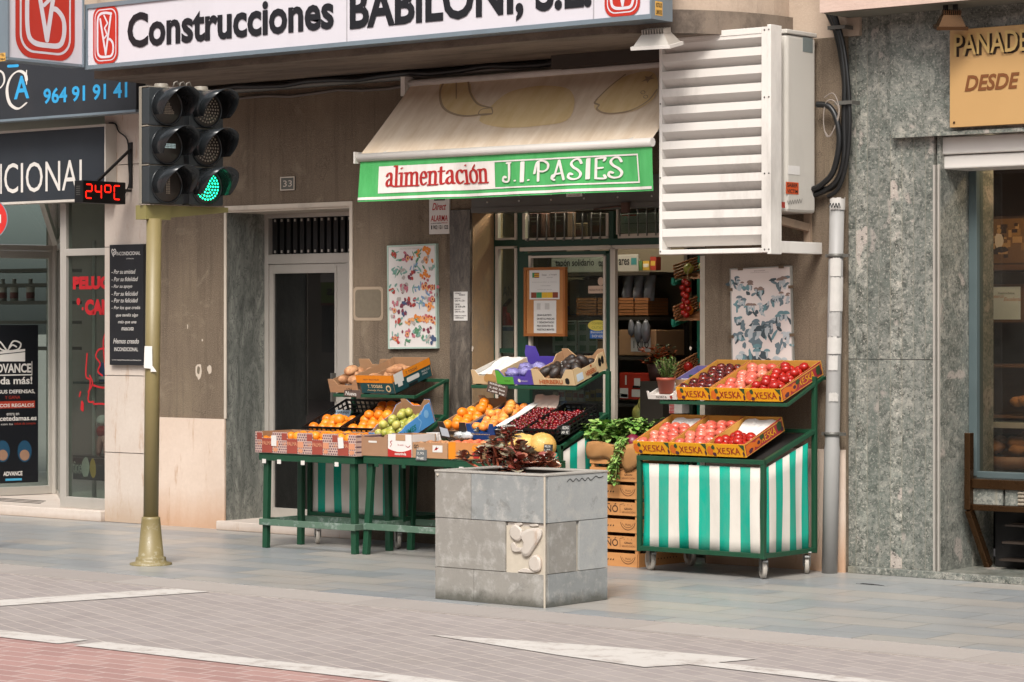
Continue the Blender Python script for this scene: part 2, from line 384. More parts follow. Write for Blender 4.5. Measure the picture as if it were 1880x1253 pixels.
gpoly('road_marking', ((-120, 1110), (354, 1078), (439, 1083), (-120, 1121)))
gpoly('road_marking', ((785, 1165), (1033, 1204), (1183, 1225), (1265, 1220), (1540, 1252), (1700, 1272), (1800, 1272), (1640, 1252), (1318, 1216.5), (1390, 1210), (1089, 1185)))
# ---------------------------------------------------------------- the corner building with the greengrocer
B = thing('apartment_building', 'brown rendered building with the greengrocer under its concrete canopy', 'building', (0, 0, 0))
XD0, XD1 = X(415), X(645); XS0, XS1 = X(867), X(1294); XP0, XP1 = X(200), X(283); XR = X(1553)
ZL = 2.485; ZC = 3.45
w = MB(); zp = H(768, X(350), 0)
w.box(XP1, XD0, 0, .3, 0, ZC); w.box(XD0, XD1, 0, .3, ZL, ZC); w.box(XD1, XS0, 0, .24, 0, ZC); w.box(XS0, XS1, 0, .3, 2.62, ZC); w.box(XS1, XR, 0, .3, 0, ZC)
w.build('wall', PLASTER, B)
MB().box(XP1, XD0 - .004, -.014, 0, 0, zp).build('plinth', PINK, B)
zq = H(825, X(1510), 0); MB().box(XS1 + .02, XR, -.014, 0, 0, zq).build('plinth', PINK, B)
p = MB(); zs = [0] + [H(y, XP1, -.04) for y in (834, 691, 452, 300)] + [3.6]
for a, b in zip(zs, zs[1:]): p.box(XP0, XP1, -.045, .3, a + .003, b - .003)
p.build('pilaster', CREAM, B)
MB().box(XS0 - .19, XS0 - .002, -.025, 0, 0, 2.42).build('granite_strip', GRANITE2, B)
# canopy with its rounded end and the parapet above
def plan(off):
    return [(-3.2 - off * 0, -1.06 + off), (1.5, -1.06 + off)] + [(1.5 + (.86 - off) * math.sin(math.radians(a)), -(1.06 - off) * math.cos(math.radians(a))) for a in range(9, 90, 9)] + [(2.36 - off, 0), (-3.2, 0)]
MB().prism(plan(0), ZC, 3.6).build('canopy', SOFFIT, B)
MB().prism(plan(.03), 3.6, 5.2).build('parapet', BEIGE, B)
MB().box(-12, XR + .1, .002, .3, ZC, 8).build('upper_wall', BEIGE, B)
# conduits under the canopy
for n, (r, y, dz, mat) in enumerate(((.03, -.05, -.04, ALU_D), (.012, -.03, -.11, M('cable grey', '#57504a', .6)), (.022, -.1, -.03, BLACK))):
    P = [(-3.4 + .25 * i, y, ZC + dz + (.012 * math.sin(i * 1.9 + n) if n else 0)) for i in range(23)]
    MB().tube(P, r, 6).build('conduit', mat, B)
MB().box(.55, 1.5, -.25, -.02, 3.36, ZC - .002).build('junction_box', M('junction dark', '#352e28', .7), B)
# entrance 33
yd = .45
MB().box(XD0 - .02, XD0 + .003, .003, yd, .07, ZL - .01).build('granite_reveal', GRANITE, B)
d = MB(); d.box(XD0 - .005, XD1 + .02, -.012, -.001, ZL - .005, ZL + .03); d.box(XD0 - .012, XD0 + .012, -.012, -.001, zp + .004, ZL - .006); d.box(XD1 - .01, XD1 + .02, -.012, -.001, .07, ZL - .006)
d.build('door_trim', CREAMPAINT, B)
MB().box(XD0 + .0035, XD1 + .15, .003, yd + .05, ZL - .02, ZL + .1).build('door_soffit', CREAMPAINT, B)
MB().box(XD0 - .04, XD1 + .12, -.07, yd + .1, 0, .07).build('step', WHITESTEP, B, bevel=.006)
a0, a1 = X(490, yd), XD1 + .18
fr = MB(); zt0, zt1 = H(468, a0, yd), H(402, a0, yd); zh = H(486, a0, yd)
xg0, xg1 = X(505, yd), X(617, yd)
zk, zg = H(932, xg0, yd), H(503, xg0, yd)
fr.box(a0, X(497, yd), yd - .03, yd + .04, .07, ZL - .02); fr.box(X(497, yd), a1, yd - .03, yd + .04, zh, zt0); fr.box(X(497, yd), a1, yd - .03, yd + .04, zt1, ZL - .02); fr.box(X(640, yd), a1, yd - .03, yd + .04, .07, zh); 
fr.build('door_frame', ALU, B, bevel=.004)
gr = MB()
for i in range(12):
    x = X(505, yd) + i * .072; gr.box(x, x + .045, yd - .02, yd + .01, zt0 + .002, zt1 - .002); gr.box(x + .015, x + .03, yd - .026, yd - .02, zt0 + .01, zt0 + .03, 1); gr.box(x + .015, x + .03, yd - .026, yd - .02, zt1 - .03, zt1 - .01, 1)
gr.box(X(497, yd), a1, yd + .02, yd + .03, zt0, zt1)
gr.build('grille', [BLACK, ALU], B)
dr = MB(); dr.box(X(497, yd) + .003, xg0, yd - .02, yd + .03, .075, zh - .003); dr.box(xg1, X(640, yd) - .003, yd - .02, yd + .03, .075, zh - .003); dr.box(xg0, xg1, yd - .02, yd + .03, zg, zh - .003); dr.box(xg0, xg1, yd - .02, yd + .03, .075, zk)
dr.box(xg1 + .02, xg1 + .028, yd - .026, yd - .02, .1, zh - .02)
door = dr.build('door', ALU, B, bevel=.004)
MB().box(xg0, xg1, yd, yd + .008, zk, zg).build('glass', GLASSD, door)
MB().box(xg1 + .005, xg1 + .02, yd - .07, yd - .02, 1.0, 1.22).build('handle', ALU_D, door)
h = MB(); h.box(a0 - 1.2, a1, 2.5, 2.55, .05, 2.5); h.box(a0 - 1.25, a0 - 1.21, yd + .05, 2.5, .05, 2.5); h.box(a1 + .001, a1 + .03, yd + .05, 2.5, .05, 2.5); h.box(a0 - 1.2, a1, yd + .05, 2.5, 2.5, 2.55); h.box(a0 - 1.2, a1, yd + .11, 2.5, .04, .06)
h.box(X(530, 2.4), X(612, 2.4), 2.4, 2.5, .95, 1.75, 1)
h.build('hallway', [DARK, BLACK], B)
# old patch on the wall and flaked spots
t = NT('bare render patch'); t.bsdf(t.mix(t.noise(t.tc.outputs['Object'], 30, 4), '#5b5142', '#6d6353'), .95); PATCH = t.m
x0, x1, z0, z1 = FR(653, 700, 532, 583, 0)
m = MB(); m.prism(rrect(x0 - .02, x1 + .02, z0 - .025, z1 + .02, .03), 0, .003, 0, face((0, 0, 0))); m.prism(rrect(x0, x1, z0, z1, .03), 0, .0055, 1, face((0, 0, 0)))
m.build('wall_patch', [M('pale render', '#94836f', .9), PATCH], B)
r = random.Random(4)
for px, py, rx, ry in ((366, 682, .035, .07), (385, 678, .022, .035), (345, 600, .006, .02), (372, 625, .008, .01), (868, 640, .008, .02), (1268, 640, .01, .012)):
    m = MB(); m.flat(blob(X(px), H(py, X(px), 0), rx, ry, r, .25, 14), .003, 0, face((0, 0, 0)))
    if rx > .03: m.flat(blob(X(365), H(680, X(365), 0), .018, .028, r, .2, 12), .0045, 1, face((0, 0, 0)))
    m.build('flaked_spot', [M('bare plaster', '#b3a595', .9), PATCH], B)
# shop opening: reveal, shutter housing, frames, panes, room
ys = .24
MB().box(XS0 - .003, XS0 + .004, .002, ys + .1, 0, 2.6).build('ochre_reveal', OCHRE, B)
sh = MB(); x0, x1 = XS0 + .002, XS1 - .004
sh.box(x0, x1, -.012, .2, 2.43, 2.618); sh.box(x0, x1, -.02, .16, 2.395, 2.43)
for i in range(7):
    for dz in (.02, .06): sh.ball((x0 + .15 + i * .29, -.013, 2.45 + dz), .008, 8, 4, 1)
sh.box(X(1148), X(1160), -.05, -.02, 2.36, 2.43, 2); sh.tube([(X(1095), -.03, 2.39), (X(1140), -.035, 2.405), (X(1150), -.03, 2.4)], .006, 6, 2)
shu = sh.build('shutter_housing', [ALU_D, ALU, M('rust', '#4a3328', .8)], B)
m = MB(); T = face((0, -.012, 0)); m.box(X(1042), X(1071), -.015, -.0125, 2.485, 2.525); put(m, 'HE NORRES', T, X(1044), X(1069), 2.505, 2.52, 1, z=.004, bold=.02); put(m, '609 124 880', T, X(1046), X(1067), 2.49, 2.499, 1, z=.004)
m.build('sticker', [PAPER, REDINK], B)
def fbar(mb, p0, p1, q0, q1, mi, y=ys, dp=.05, pr=0.):
    x0, x1, z0, z1 = FR(p0, p1, q0, q1, y); mb.box(x0, x1, y - pr, y + dp, z0, z1, mi)
f = MB(); zb = 880
for a, b in ((903, 911), (950, 961), (1118, 1126)): fbar(f, a, b, 388, zb, 0)
for a, b, c, e, in ((911, 950, 441, 452), (961, 1118, 440, 452), (1126, 1300, 436, 449), (961, 972, 466, zb), (1112, 1118, 466, zb), (972, 1112, 462, 470), (911, 950, 640, 648)): fbar(f, a, b, c, e, 0, dp=.045)
shop = f.build('shopfront_frame', GREEND, B)
f = MB()
for a, b, c, e in ((911, 916, 392, 441), (946, 950, 392, 441), (916, 946, 437, 441), (911, 917, 453, zb), (946, 950, 456, zb), (917, 946, 453, 457), (961, 966, 392, 440), (966, 1118, 436, 440), (1114, 1118, 392, 436), (956, 1124, 453, 460), (1126, 1300, 449, 456), (972, 976, 470, 660), (1109, 1113, 470, 800), (976, 1109, 469, 473), (1122, 1131, 456, zb), (1133, 1136, 385, 431), (1136, 1300, 428, 436), (1287, 1296, 470, 1000)):
    fbar(f, a, b, c, e, 0, dp=.02, pr=.012)
f.build('trim', CREAMPAINT, shop)
for a, b, c, e in ((914, 948, 392, 438), (914, 948, 455, 880), (964, 1116, 392, 437), (974, 1111, 471, 880), (1134, 1300, 385, 430)):
    x0, x1, z0, z1 = FR(a, b, c, e, ys + .02); MB().box(x0, x1, ys + .03, ys + .036, z0, z1).build('window_pane', GLASS, shop)
f = MB()
for i in range(9):
    x = X(970 + i * 16.5, ys - .02); f.tube([(x, ys - .02, 2.19), (x, ys - .02, 2.385)], .005, 5); f.box(x - .008, x + .008, ys - .03, ys - .02, 2.19, 2.21)
f.build('window_bars', ALU_D, shop); f = MB()
for i in range(6):
    x = X(1138 + i * 16.5, ys - .02); f.tube([(x, ys - .02, 2.21), (x, ys - .02, 2.4)], .005, 5)
f.build('window_bars', ALU_D, shop)
rm = MB(); rx0, rx1 = XS0 - .85, XS1 + .45
rm.box(rx0, rx1, 3.6, 3.7, 0, 2.9); rm.box(rx0 - .1, rx0, .3, 3.7, 0, 2.9); rm.box(rx1, rx1 + .1, .3, 3.7, 0, 2.9); rm.box(rx0, rx1, .301, 3.6, 2.8, 2.9); rm.box(rx0, rx1, .3, 3.6, 0, .05, 1)
rm.build('shop_interior', [M('shop wall', '#6a6050', .85, .2, 2), M('shop floor', '#6b6258', .5, .2, 2)], B)
# building across the street, seen only in the window glass
O = thing('facing_building', 'long plain brown building across the street mirrored in the glass', 'building', (0, -25, 0))
o = MB(); o.box(-60, 30, -27, -25, 0, 9)
for i in range(30):
    for k in range(3): o.box(-58 + i * 2.9, -56.6 + i * 2.9, -25.02, -24.98, 1 + k * 3, 2.9 + k * 3, 1)
o.build('wall', [M('facing render', '#8a7d6d', .9, .2, 2), M('facing window', '#20242a', .2)], O)
# lettering of the house number
n = thing('house_number_plate', 'small grey tile with the number 33 on the brown wall above the entrance', 'number plate', (X(530), 0, H(338, X(530), 0)))
x0, x1, z0, z1 = FR(517, 543, 325, 350, 0); T = face((0, -.012, 0))
MB().box(x0, x1, -.012, 0, z0, z1).build('tile', M('grey tile', '#55554f', .3), n)
m = MB(); q = .008
m.box(x0, x1, -.016, -.012, z0, z0 + q); m.box(x0, x1, -.016, -.012, z1 - q, z1); m.box(x0, x0 + q, -.016, -.012, z0 + q, z1 - q); m.box(x1 - q, x1, -.016, -.012, z0 + q, z1 - q)
m.build('border', CREAMPAINT, n)
lettering('33', T, x0 + .028, x1 - .028, z0 + .028, z1 - .028, M('plate cream', '#b8ada0'), n)
def PL(T, px, py):
    """a photo point on the drawing plane T, in its own coordinates"""
    a = _d(px); dr = Vector((a[0], a[1], (HOR - py) / FPX)); o = Vector((CAMX, CAMY, CAMZ)); n = T.col[2].xyz; p0 = T.col[3].xyz
    q = o + dr * ((p0 - o).dot(n) / dr.dot(n)) - p0
    return (q.dot(T.col[0].xyz), q.dot(T.col[1].xyz))
def ptext(s, T, px0, px1, py0, py1, mat, parent, name='lettering', **k):
    """text whose box runs from (px0, py top) to (px1, py bottom), heights taken at its first letter"""
    a, b = PL(T, px0, py1), PL(T, px0, py0); c = PL(T, px1, py1)
    return lettering(s, T, a[0], c[0], a[1], b[1], mat, parent, name, **k)
def wave(mb, f):
    mb.v = [(x, y + f(x, z), z) for x, y, z in mb.v]; return mb
SIGNW = M('sign white', '#bfbbc0', .35, .03, 3, .02, 0, .08); LOGORED = M('logo red', '#a62a1c', .45, .06); SIGNBLK = M('letter black', '#16161a', .45, .1); STEELB = M('blue grey metal', '#76828a', .4, .1, 5, .05, .3, .15)
def logo(T, cx, cy, w, h, parent):
    m = MB(); q = lambda P: [(cx + (x - .5) * w, cy + (y - .5) * h) for x, y in P]
    rr = lambda i, z, mi: m.flat(rrect(cx - w / 2 + i, cx + w / 2 - i, cy - h / 2 + i, cy + h / 2 - i, w * .27 - i * .6, 7), z, mi, T)
    rr(0, .002, 0); rr(w * .07, .003, 1); rr(w * .1, .004, 0)
    n = w * .035
    m.stroke(q(cr([(.74, .86), (.5, .885), (.3, .87), (.2, .78), (.19, .5), (.2, .22), (.3, .13), (.55, .115), (.74, .13), (.81, .22), (.8, .34), (.7, .41), (.62, .42)], 5)), n, .005, 1, T)
    m.stroke(q([(.3, .78), (.52, .16)]), n, .0056, 1, T); m.stroke(q([(.52, .16), (.72, .82)]), n, .0062, 1, T)
    m.stroke(q([(.46, .84), (.6, .7), (.48, .62), (.58, .5), (.47, .44)]), n * .75, .0068, 1, T)
    return m.build('logo', [LOGORED, SIGNW], parent)
# ---------------------------------------------------------------- shop-front sign on the canopy
ysg = -1.2; sx0, sx1 = X(160, ysg), X(1195, ysg); sz0 = H(124, sx0, ysg); sz1 = H(14, sx0, ysg)
S_ = thing('canopy_sign', 'long white sign with black lettering along the canopy edge', 'sign', (sx0, ysg, sz0))
MB().box(sx0, sx1, ysg, ysg + .2, sz0, sz1).build('panel', SIGNW, S_)
m = MB()
for a, b in ((sz0 - .018, sz0 + .012), (sz1 - .012, sz1 + .02)): m.box(sx0 - .014, sx1 + .012, ysg - .012, ysg + .215, a, b)
m.box(sx0 - .014, sx0 + .012, ysg - .012, ysg + .215, sz0 + .012, sz1 - .012); m.box(sx1 - .001, sx1 + .012, ysg - .012, ysg + .215, sz0 + .012, sz1 - .012)
for px in (637, 1090): m.box(X(px, ysg) - .004, X(px, ysg) + .004, ysg - .003, ysg, sz0 + .012, sz1 - .012, 1)
m.build('frame', [STEELB, M('seam grey', '#9a979a')], S_)
T = face((0, ysg - .004, 0))
ptext('Construcciones', T, 234, 613, 25, 90, SIGNBLK, S_, bold=.032)
za = PL(T, 265, 90)[1]; zb_ = za + (PL(T, 265, 25)[1] - za)
lettering('BABILONI, S.L.', T, X(643, ysg), X(1087, ysg), H(72, X(940, ysg), ysg) * 0 + za - .052, zb_ + .01, SIGNBLK, S_, bold=.032)
for a, b in ((172, 218), (1111, 1176)):
    x0, x1 = X(a, ysg), X(b, ysg); logo(T, (x0 + x1) / 2, (PL(T, 195, 117)[1] + PL(T, 195, 12)[1]) / 2, x1 - x0, PL(T, 195, 12)[1] - PL(T, 195, 117)[1], S_)
Tx = face((sx1 + .0125, ysg, 0), (0, 1, 0)); YEL = M('yellow sticker', '#c79a4a', .6)
def stick(T, px0, px1, py0, py1, rows, parent, mat=YEL, ink=INK, z=.001):
    a, b = PL(T, px0, py1), PL(T, px1, py0); b = (b[0], a[1] + (PL(T, px0, py0)[1] - a[1])); m = MB(); m.box(a[0], b[0], a[1], b[1], -.001, z, 0, T)
    n = len(rows)
    for i, s in enumerate(rows):
        if s: put(m, s, T, a[0] + (b[0] - a[0]) * .08, a[0] + (b[0] - a[0]) * .92, b[1] - (b[1] - a[1]) * (i + .85) / n, b[1] - (b[1] - a[1]) * (i + .2) / n, 1, z=z + .001, bold=.02)
    return m.build('sticker', [mat, ink], parent)
stick(Tx, 1203, 1216, 2, 28, ('ROTULOS', 'LUMINOSOS'), S_)
# projecting sign at the corner of the canopy, facing along the street
xs = X(157, -1.22); y0, y1 = YX(15, xs), YX(155, xs); zb0 = H(124, xs, y1)
P_ = thing('projecting_sign', 'square white sign with the big red emblem projecting from the canopy corner', 'sign', (xs, y1, zb0))
MB().box(xs - .14, xs - .012, y0 + .012, y1 - .012, zb0 + .02, zb0 + .95).build('panel', SIGNW, P_)
m = MB(); m.box(xs - .15, xs, y0, y1, zb0, zb0 + .02); m.box(xs - .15, xs, y0, y1, zb0 + .95, zb0 + .97); m.box(xs - .15, xs, y0 - .004, y0 + .012, zb0 + .02, zb0 + .95); m.box(xs - .15, xs, y1 - .012, y1, zb0 + .02, zb0 + .95)
m.tube([(xs - .07, y1, zb0 + .2), (xs - .07, -1.06, zb0 + .2)], .02)
m.build('frame', STEELB, P_)
T = face((xs - .011, 0, 0), (0, 1, 0)); a, b = PL(T, 28, 104), PL(T, 137, 104); hh = (b[0] - a[0]) / .63
logo(T, (a[0] + b[0]) / 2, a[1] + hh / 2, b[0] - a[0], hh, P_)
T = face((0, y0 - .004, 0)); stick(T, 0, 10, 98, 113, ('TEL.', '964'), P_)
# ---------------------------------------------------------------- awning
ya, yb, zt, zb = -.1, -.66, 3.345, 2.80; ax0, ax1 = X(757, ya), 1.705
A_ = thing('shop_awning', 'cream awning with a green lettered valance over the greengrocer', 'awning', (ax0, 0, zb))
sl_ = Vector((0, ya - yb, zt - zb)).normalized(); T = face((0, yb, zb), (1, 0, 0), sl_); L = math.hypot(ya - yb, zt - zb)
def fabric(name, a, b):
    t = NT(name); v = t.tc.outputs['Object']; n = t.noise(t.mapping(v, rot=(0, .5, 0), sc=(5, 1, 1.2)), 2.2, 6, .65)
    c = t.mix(t.ramp(n, ((.35, 0.), (.7, 1.))), a, b); t.bsdf(c, .85, t.math('ADD', n, t.math('MULTIPLY', t.noise(v, 300, 2), .1)), .3, .02, Specular_IOR_Level=.15); return t.m
CANV = fabric('awning canvas', '#cdb89e', '#e0d0bb'); CANY = fabric('faded yellow print', '#cdb282', '#d9c297'); CANL = M('faded outline', '#a08b72', .85)
m = MB(); nx, ny = 30, 8
for i in range(nx + 1):
    for k in range(ny + 1):
        u = k / ny; m.v.append(tuple(T @ Vector((ax0 + (ax1 - ax0) * i / nx, L * u, -.003 * math.sin(math.pi * u) + .0006 * math.sin(i * 1.3)))))
for i in range(nx):
    for k in range(ny): m.f.append((i * 9 + k, (i + 1) * 9 + k, (i + 1) * 9 + k + 1, i * 9 + k + 1)); m.m.append(0); m.s.append(True)
m.build('canopy_fabric', CANV, A_)
m = MB(); P = lambda pts, n=5, c=False: cr([PL(T, *p) for p in pts], n, c)
clip = lambda Q: [(x, min(y, L - .01)) for x, y in Q]
m.flat(clip(P(((812, 150), (808, 180), (818, 203), (850, 213), (880, 213), (905, 200), (880, 190), (866, 170), (860, 152)), 4, True)), .0015, 0, T)
m.flat(clip(P(((908, 190), (935, 170), (975, 160), (1010, 158), (1045, 165), (1055, 190), (1040, 222), (985, 232), (925, 235), (880, 222)), 4, True)), .0018, 0, T)
m.flat(clip(P(((1092, 190), (1130, 150), (1180, 132), (1205, 140), (1203, 178), (1160, 205), (1105, 208)), 4, True)), .0021, 0, T)
for pts, w in ((((815, 152), (808, 170), (812, 195), (828, 208), (855, 214), (885, 211), (903, 210)), .011), (((860, 150), (864, 172), (878, 192), (903, 199)), .009), (((903, 199), (903, 210), (880, 212), (884, 202), (903, 199)), .006), (((838, 150), (838, 182)), .006), (((1148, 138), (1120, 160), (1095, 184)), .009), (((1096, 184), (1092, 190), (1100, 194), (1096, 201), (1108, 208), (1130, 209), (1160, 203), (1190, 186), (1206, 166)), .009)):
    m.stroke(clip(cr([PL(T, *p) for p in pts], 5)), w * .8, .003, 1, T)
for px, py in ((1181, 171), (1186, 179)): m.stroke([PL(T, px + 4 * math.cos(a * .7), py + 3 * math.sin(a * .7)) for a in range(10)], .003, .005, 1, T)
c = PL(T, 1191, 146); m.flat([(c[0] + (.055 if i % 2 == 0 else .022) * math.cos(i * .628), c[1] + (.05 if i % 2 == 0 else .02) * math.sin(i * .628)) for i in range(10)], .006, 1, T)
m.build('fruit_drawings', [CANY, CANL], A_)
m = MB(); m.tube([(ax0 - .02, yb, zb - .02), (ax1 + .005, yb, zb - .02)], .03, 10); m.box(ax0 - .03, ax0 - .018, yb - .04, yb + .04, zb - .062, zb + .02)
m.build('front_bar', WHITE, A_)
m = MB(); m.box(ax0 - .06, ax0 - .02, -.16, -.002, zt - .09, zt + .05); m.box(ax1, ax1 + .03, -.16, -.002, zt - .09, zt + .05); m.tube([(ax0 - .02, ya, zt), (ax1, ya, zt)], .03, 8)
m.build('wall_bracket', WHITE, A_)
for x in (ax0 + .2, ax1 - .2): m = MB(); m.bar((x, -.05, zt - .12), (x + .25, -.34, zb + .16), .03); m.bar((x + .25, -.34, zb + .16), (x, yb, zb - .01), .03); m.build('folding_arm', WHITE, A_)
VG = fabric('valance green', '#439452', '#52a261'); VW = fabric('valance white', '#c9c1ba', '#d8d2cc'); VR = M('valance red', '#9c1f1c', .75)
vz1 = zb - .05; vz0 = vz1 - .285; fw = lambda x, z: (vz1 - z) * (.09 * math.sin(4.1 * x + .7) + .05 * math.sin(9.7 * x) + .03 * math.sin(17 * x + z * 5) + .06 * max(0, x - 1.55))
m = MB(); n = 60
for i in range(n + 1):
    x = ax0 + (ax1 - ax0) * i / n
    for z in (vz0, vz0 + .07, vz0 + .14, vz0 + .21, vz1): m.v.append((x, yb, z))
for i in range(n):
    for k in range(4): m.f.append((i * 5 + k, (i + 1) * 5 + k, (i + 1) * 5 + k + 1, i * 5 + k + 1)); m.m.append(0); m.s.append(True)
val = wave(m, fw).build('valance', VG, A_)
T = face((0, yb - .004, 0)); m = MB()
def vflat(mb, a, b, c, d, z, mi):
    n = 72
    for i in range(n): mb.box(a + (b - a) * i / n, a + (b - a) * (i + 1) / n, yb - z - .0005, yb - z, c, d, mi)
xa, xb_, xc = X(697, yb), X(908, yb), X(1171, yb); zc, zd = vz0 + .055, vz1 - .04
vflat(m, xa, xb_, zc, zd, .004, 0); vflat(m, ax0 + .005, ax1 - .01, vz0 + .012, vz0 + .03, .004, 0)
for c, d in ((zc, zc + .01), (zd - .01, zd)): vflat(m, xb_, xc, c, d, .0042, 0)
m.box(xc - .01, xc, yb - .005, yb - .0045, zc + .01, zd - .01)
wave(m, fw).build('white_panel', VW, val)
# serif lettering drawn with a broad pen: thick stems, thin joins, small serifs
SER = {'a': (.62, [[(.12, .52), (.2, .64), (.36, .66), (.44, .52), (.44, .1), (.56, .03)], [(.44, .4), (.2, .32), (.1, .16), (.2, .03), (.34, .06), (.44, .18)]]),
       'l': (.36, [[(.18, 1.0), (.18, .02)], [(.04, 1.0), (.18, 1.0)], [(.03, .0), (.33, .0)]]), 'i': (.36, [[(.18, .64), (.18, .02)], [(.04, .64), (.18, .64)], [(.03, 0), (.33, 0)], [(.18, .88)]]),
       'm': (1.08, [[(.16, .64), (.16, .02)], [(.03, .64), (.16, .64)], [(.16, .5), (.3, .64), (.46, .64), (.52, .5), (.52, .02)], [(.52, .5), (.68, .64), (.84, .64), (.9, .5), (.9, .02)], [(.03, 0), (.3, 0)], [(.4, 0), (.65, 0)], [(.78, 0), (1.03, 0)]]),
       'n': (.72, [[(.16, .64), (.16, .02)], [(.03, .64), (.16, .64)], [(.16, .5), (.3, .64), (.48, .64), (.55, .5), (.55, .02)], [(.03, 0), (.3, 0)], [(.42, 0), (.69, 0)]]),
       'e': (.6, [[(.12, .38), (.48, .38), (.44, .58), (.3, .66), (.16, .58), (.09, .34), (.16, .1), (.32, .02), (.5, .12)]]), 't': (.44, [[(.18, .84), (.18, .12), (.28, .02), (.4, .06)], [(.04, .64), (.38, .64)]]),
       'c': (.56, [[(.48, .54), (.4, .64), (.26, .65), (.14, .54), (.09, .33), (.15, .1), (.3, .02), (.48, .12)]]), 'o': (.64, [[(.32, .66), (.14, .56), (.08, .33), (.14, .1), (.32, .01), (.5, .1), (.56, .33), (.5, .56), (.32, .66)]])}
def pen(mb, s, T, x0, x1, y0, h, nib, z=.002, mi=0, curve=4, table=SER):
    tot = sum(table[c][0] for c in s); kx = (x1 - x0) / tot; x = x0
    for c in s:
        wd, st = table[c]
        for i, P in enumerate(st):
            Q = [(x + a * kx, y0 + b * h) for a, b in P]
            mb.stroke(cr(Q, curve) if len(Q) > 2 else Q, nib, z + .0004 * i, mi, T)
        x += wd * kx
m = MB(); pen(m, 'alimentacion', T, X(710, yb), X(896, yb), zc + .045, .142, (.0125, .0045, .25), z=.0045)
xo_ = X(710, yb) + .853 * (X(896, yb) - X(710, yb)); m.stroke([(xo_ - .004, zd - .046), (xo_ + .018, zd - .022)], .006, .006, 0, T)
wave(m, fw).build('lettering', VR, val)
DEC = {'J': (.55, [[(.36, 1.), (.36, .15), (.22, .02), (.06, .1), (.1, .3), (.2, .25)], [(.26, 1.), (.42, 1.)]]), 'I': (.36, [[(.14, 1), (.14, 0)], [(.22, 1), (.22, 0)]]), '.': (.26, [[(.1, .06)]]),
       'P': (.75, [[(.18, 1.), (.16, .0)], [(.0, .4), (.12, .95), (.4, 1.02), (.62, .85), (.6, .6), (.4, .48), (.2, .5)]]), 'A': (.8, [[(.2, .0), (.06, .1), (.1, .25), (.2, .2), (.4, 1.)], [(.4, 1.), (.68, 0)], [(.2, .3), (.58, .34)]]),
       'S': (.72, [[(.6, .8), (.5, 1.), (.3, 1.), (.16, .82), (.26, .62), (.48, .45), (.6, .24), (.5, .04), (.26, 0), (.08, .12), (.12, .3), (.24, .24)]]), 'E': (.62, [[(.16, 1), (.16, 0)], [(.16, 1), (.54, 1.02), (.5, .88)], [(.16, .5), (.44, .52)], [(.16, .0), (.56, -.02), (.52, .14)]]), ' ': (.1, [])}
m = MB(); pen(m, 'J.I. PASIES', T, X(922, yb), X(1146, yb), zc + .04, .13, (.011, .0055, .2), z=.0045, table=DEC)
wave(m, fw).build('lettering', VW, val)
# ---------------------------------------------------------------- louvred screen, air conditioner, drain pipe, cables
yl = -.6; lx0, lx1 = X(1210, yl), X(1416, yl); lz0, lz1 = 2.05, 3.475
LVW = M('louvre white', '#cdc8c1', .45, .06, 4, .08, 0, .35)
LV = thing('louvre_screen', 'white louvred screen in front of the air conditioner', 'louvre screen', (lx0, yl, lz0))
m = MB(); fwid = .035
m.box(lx0, lx0 + .022, yl, yl + .1, lz0 + .001, lz1); m.box(lx1 - .075, lx1 - .03, yl, yl + .1, lz0 + .001, lz1); m.box(lx1 - .028, lx1, yl - .006, yl + .12, lz0 - .01, lz1 + .012); m.box(lx0 + .022, lx1 - .075, yl, yl + .1, lz1 - .04, lz1); m.box(lx0 + .022, lx1 - .075, yl, yl + .1, lz0, lz0 + .03)
m.box(lx1 - .04, lx1 - .001, yl + .12, -.002, lz0, lz0 + .075)
m.build('frame', LVW, LV, bevel=.003)
m = MB(); [m.ball((x, yl - .001 - (.005 if x > lx1 - .02 else 0), z), .006, 8, 4) for x in (lx0 + .011, lx1 - .05, lx1 - .014) for z in (lz0 + .02, lz0 + .5, lz0 + .98, lz1 - .02)]; m.build('screws', ALU_D, LV)
for i in range(12):
    z = lz0 + .115 + i * .1135; s = MB()
    s.add([(x, yl + q[0], z + q[1]) for x in (lx0 + .023, lx1 - .076) for q in ((.004, 0), (.004, .052), (.01, .052), (.01, .004), (.062, -.06), (.058, -.064))], [(0, 1, 7, 6), (1, 2, 8, 7), (2, 3, 9, 8), (3, 4, 10, 9), (4, 5, 11, 10), (5, 0, 6, 11), (0, 5, 4, 3, 2, 1), (6, 7, 8, 9, 10, 11)])
    s.build('slat', LVW, LV)
axr = lx1 - .02; ay0, ay1 = YX(1419, axr), YX(1498, axr); az0, az1 = H(388, axr, ay0), H(58, axr, ay0)
AC = thing('air_conditioner', 'white air conditioner unit mounted behind the louvred screen', 'air conditioner', (axr, ay1, az0))
ACW = M('ac enamel', '#b9b4ab', .4, .06, 3, .03, 0, .2)
MB().box(lx0 + .12, axr, ay0 + .16, ay1, az0, az1).build('casing', ACW, AC, bevel=.02)
MB().box(lx0 + .1, axr + .006, ay0 + .15, ay1 + .005, az1 + .001, az1 + .03).build('lid', ACW, AC, bevel=.006)
for x in (axr - .08, lx0 + .3): m = MB(); m.bar((x, ay0 + .2, az0 - .05), (x, -.003, az0 - .09), .04, .05); m.box(x - .025, x + .025, -.03, -.003, az0 - .2, az0 + .02); m.build('bracket', M('rusty bracket', '#8f7a66', .7, .3, 10, .2, 0, .5), AC)
T = face((axr + .001, 0, 0), (0, 1, 0))
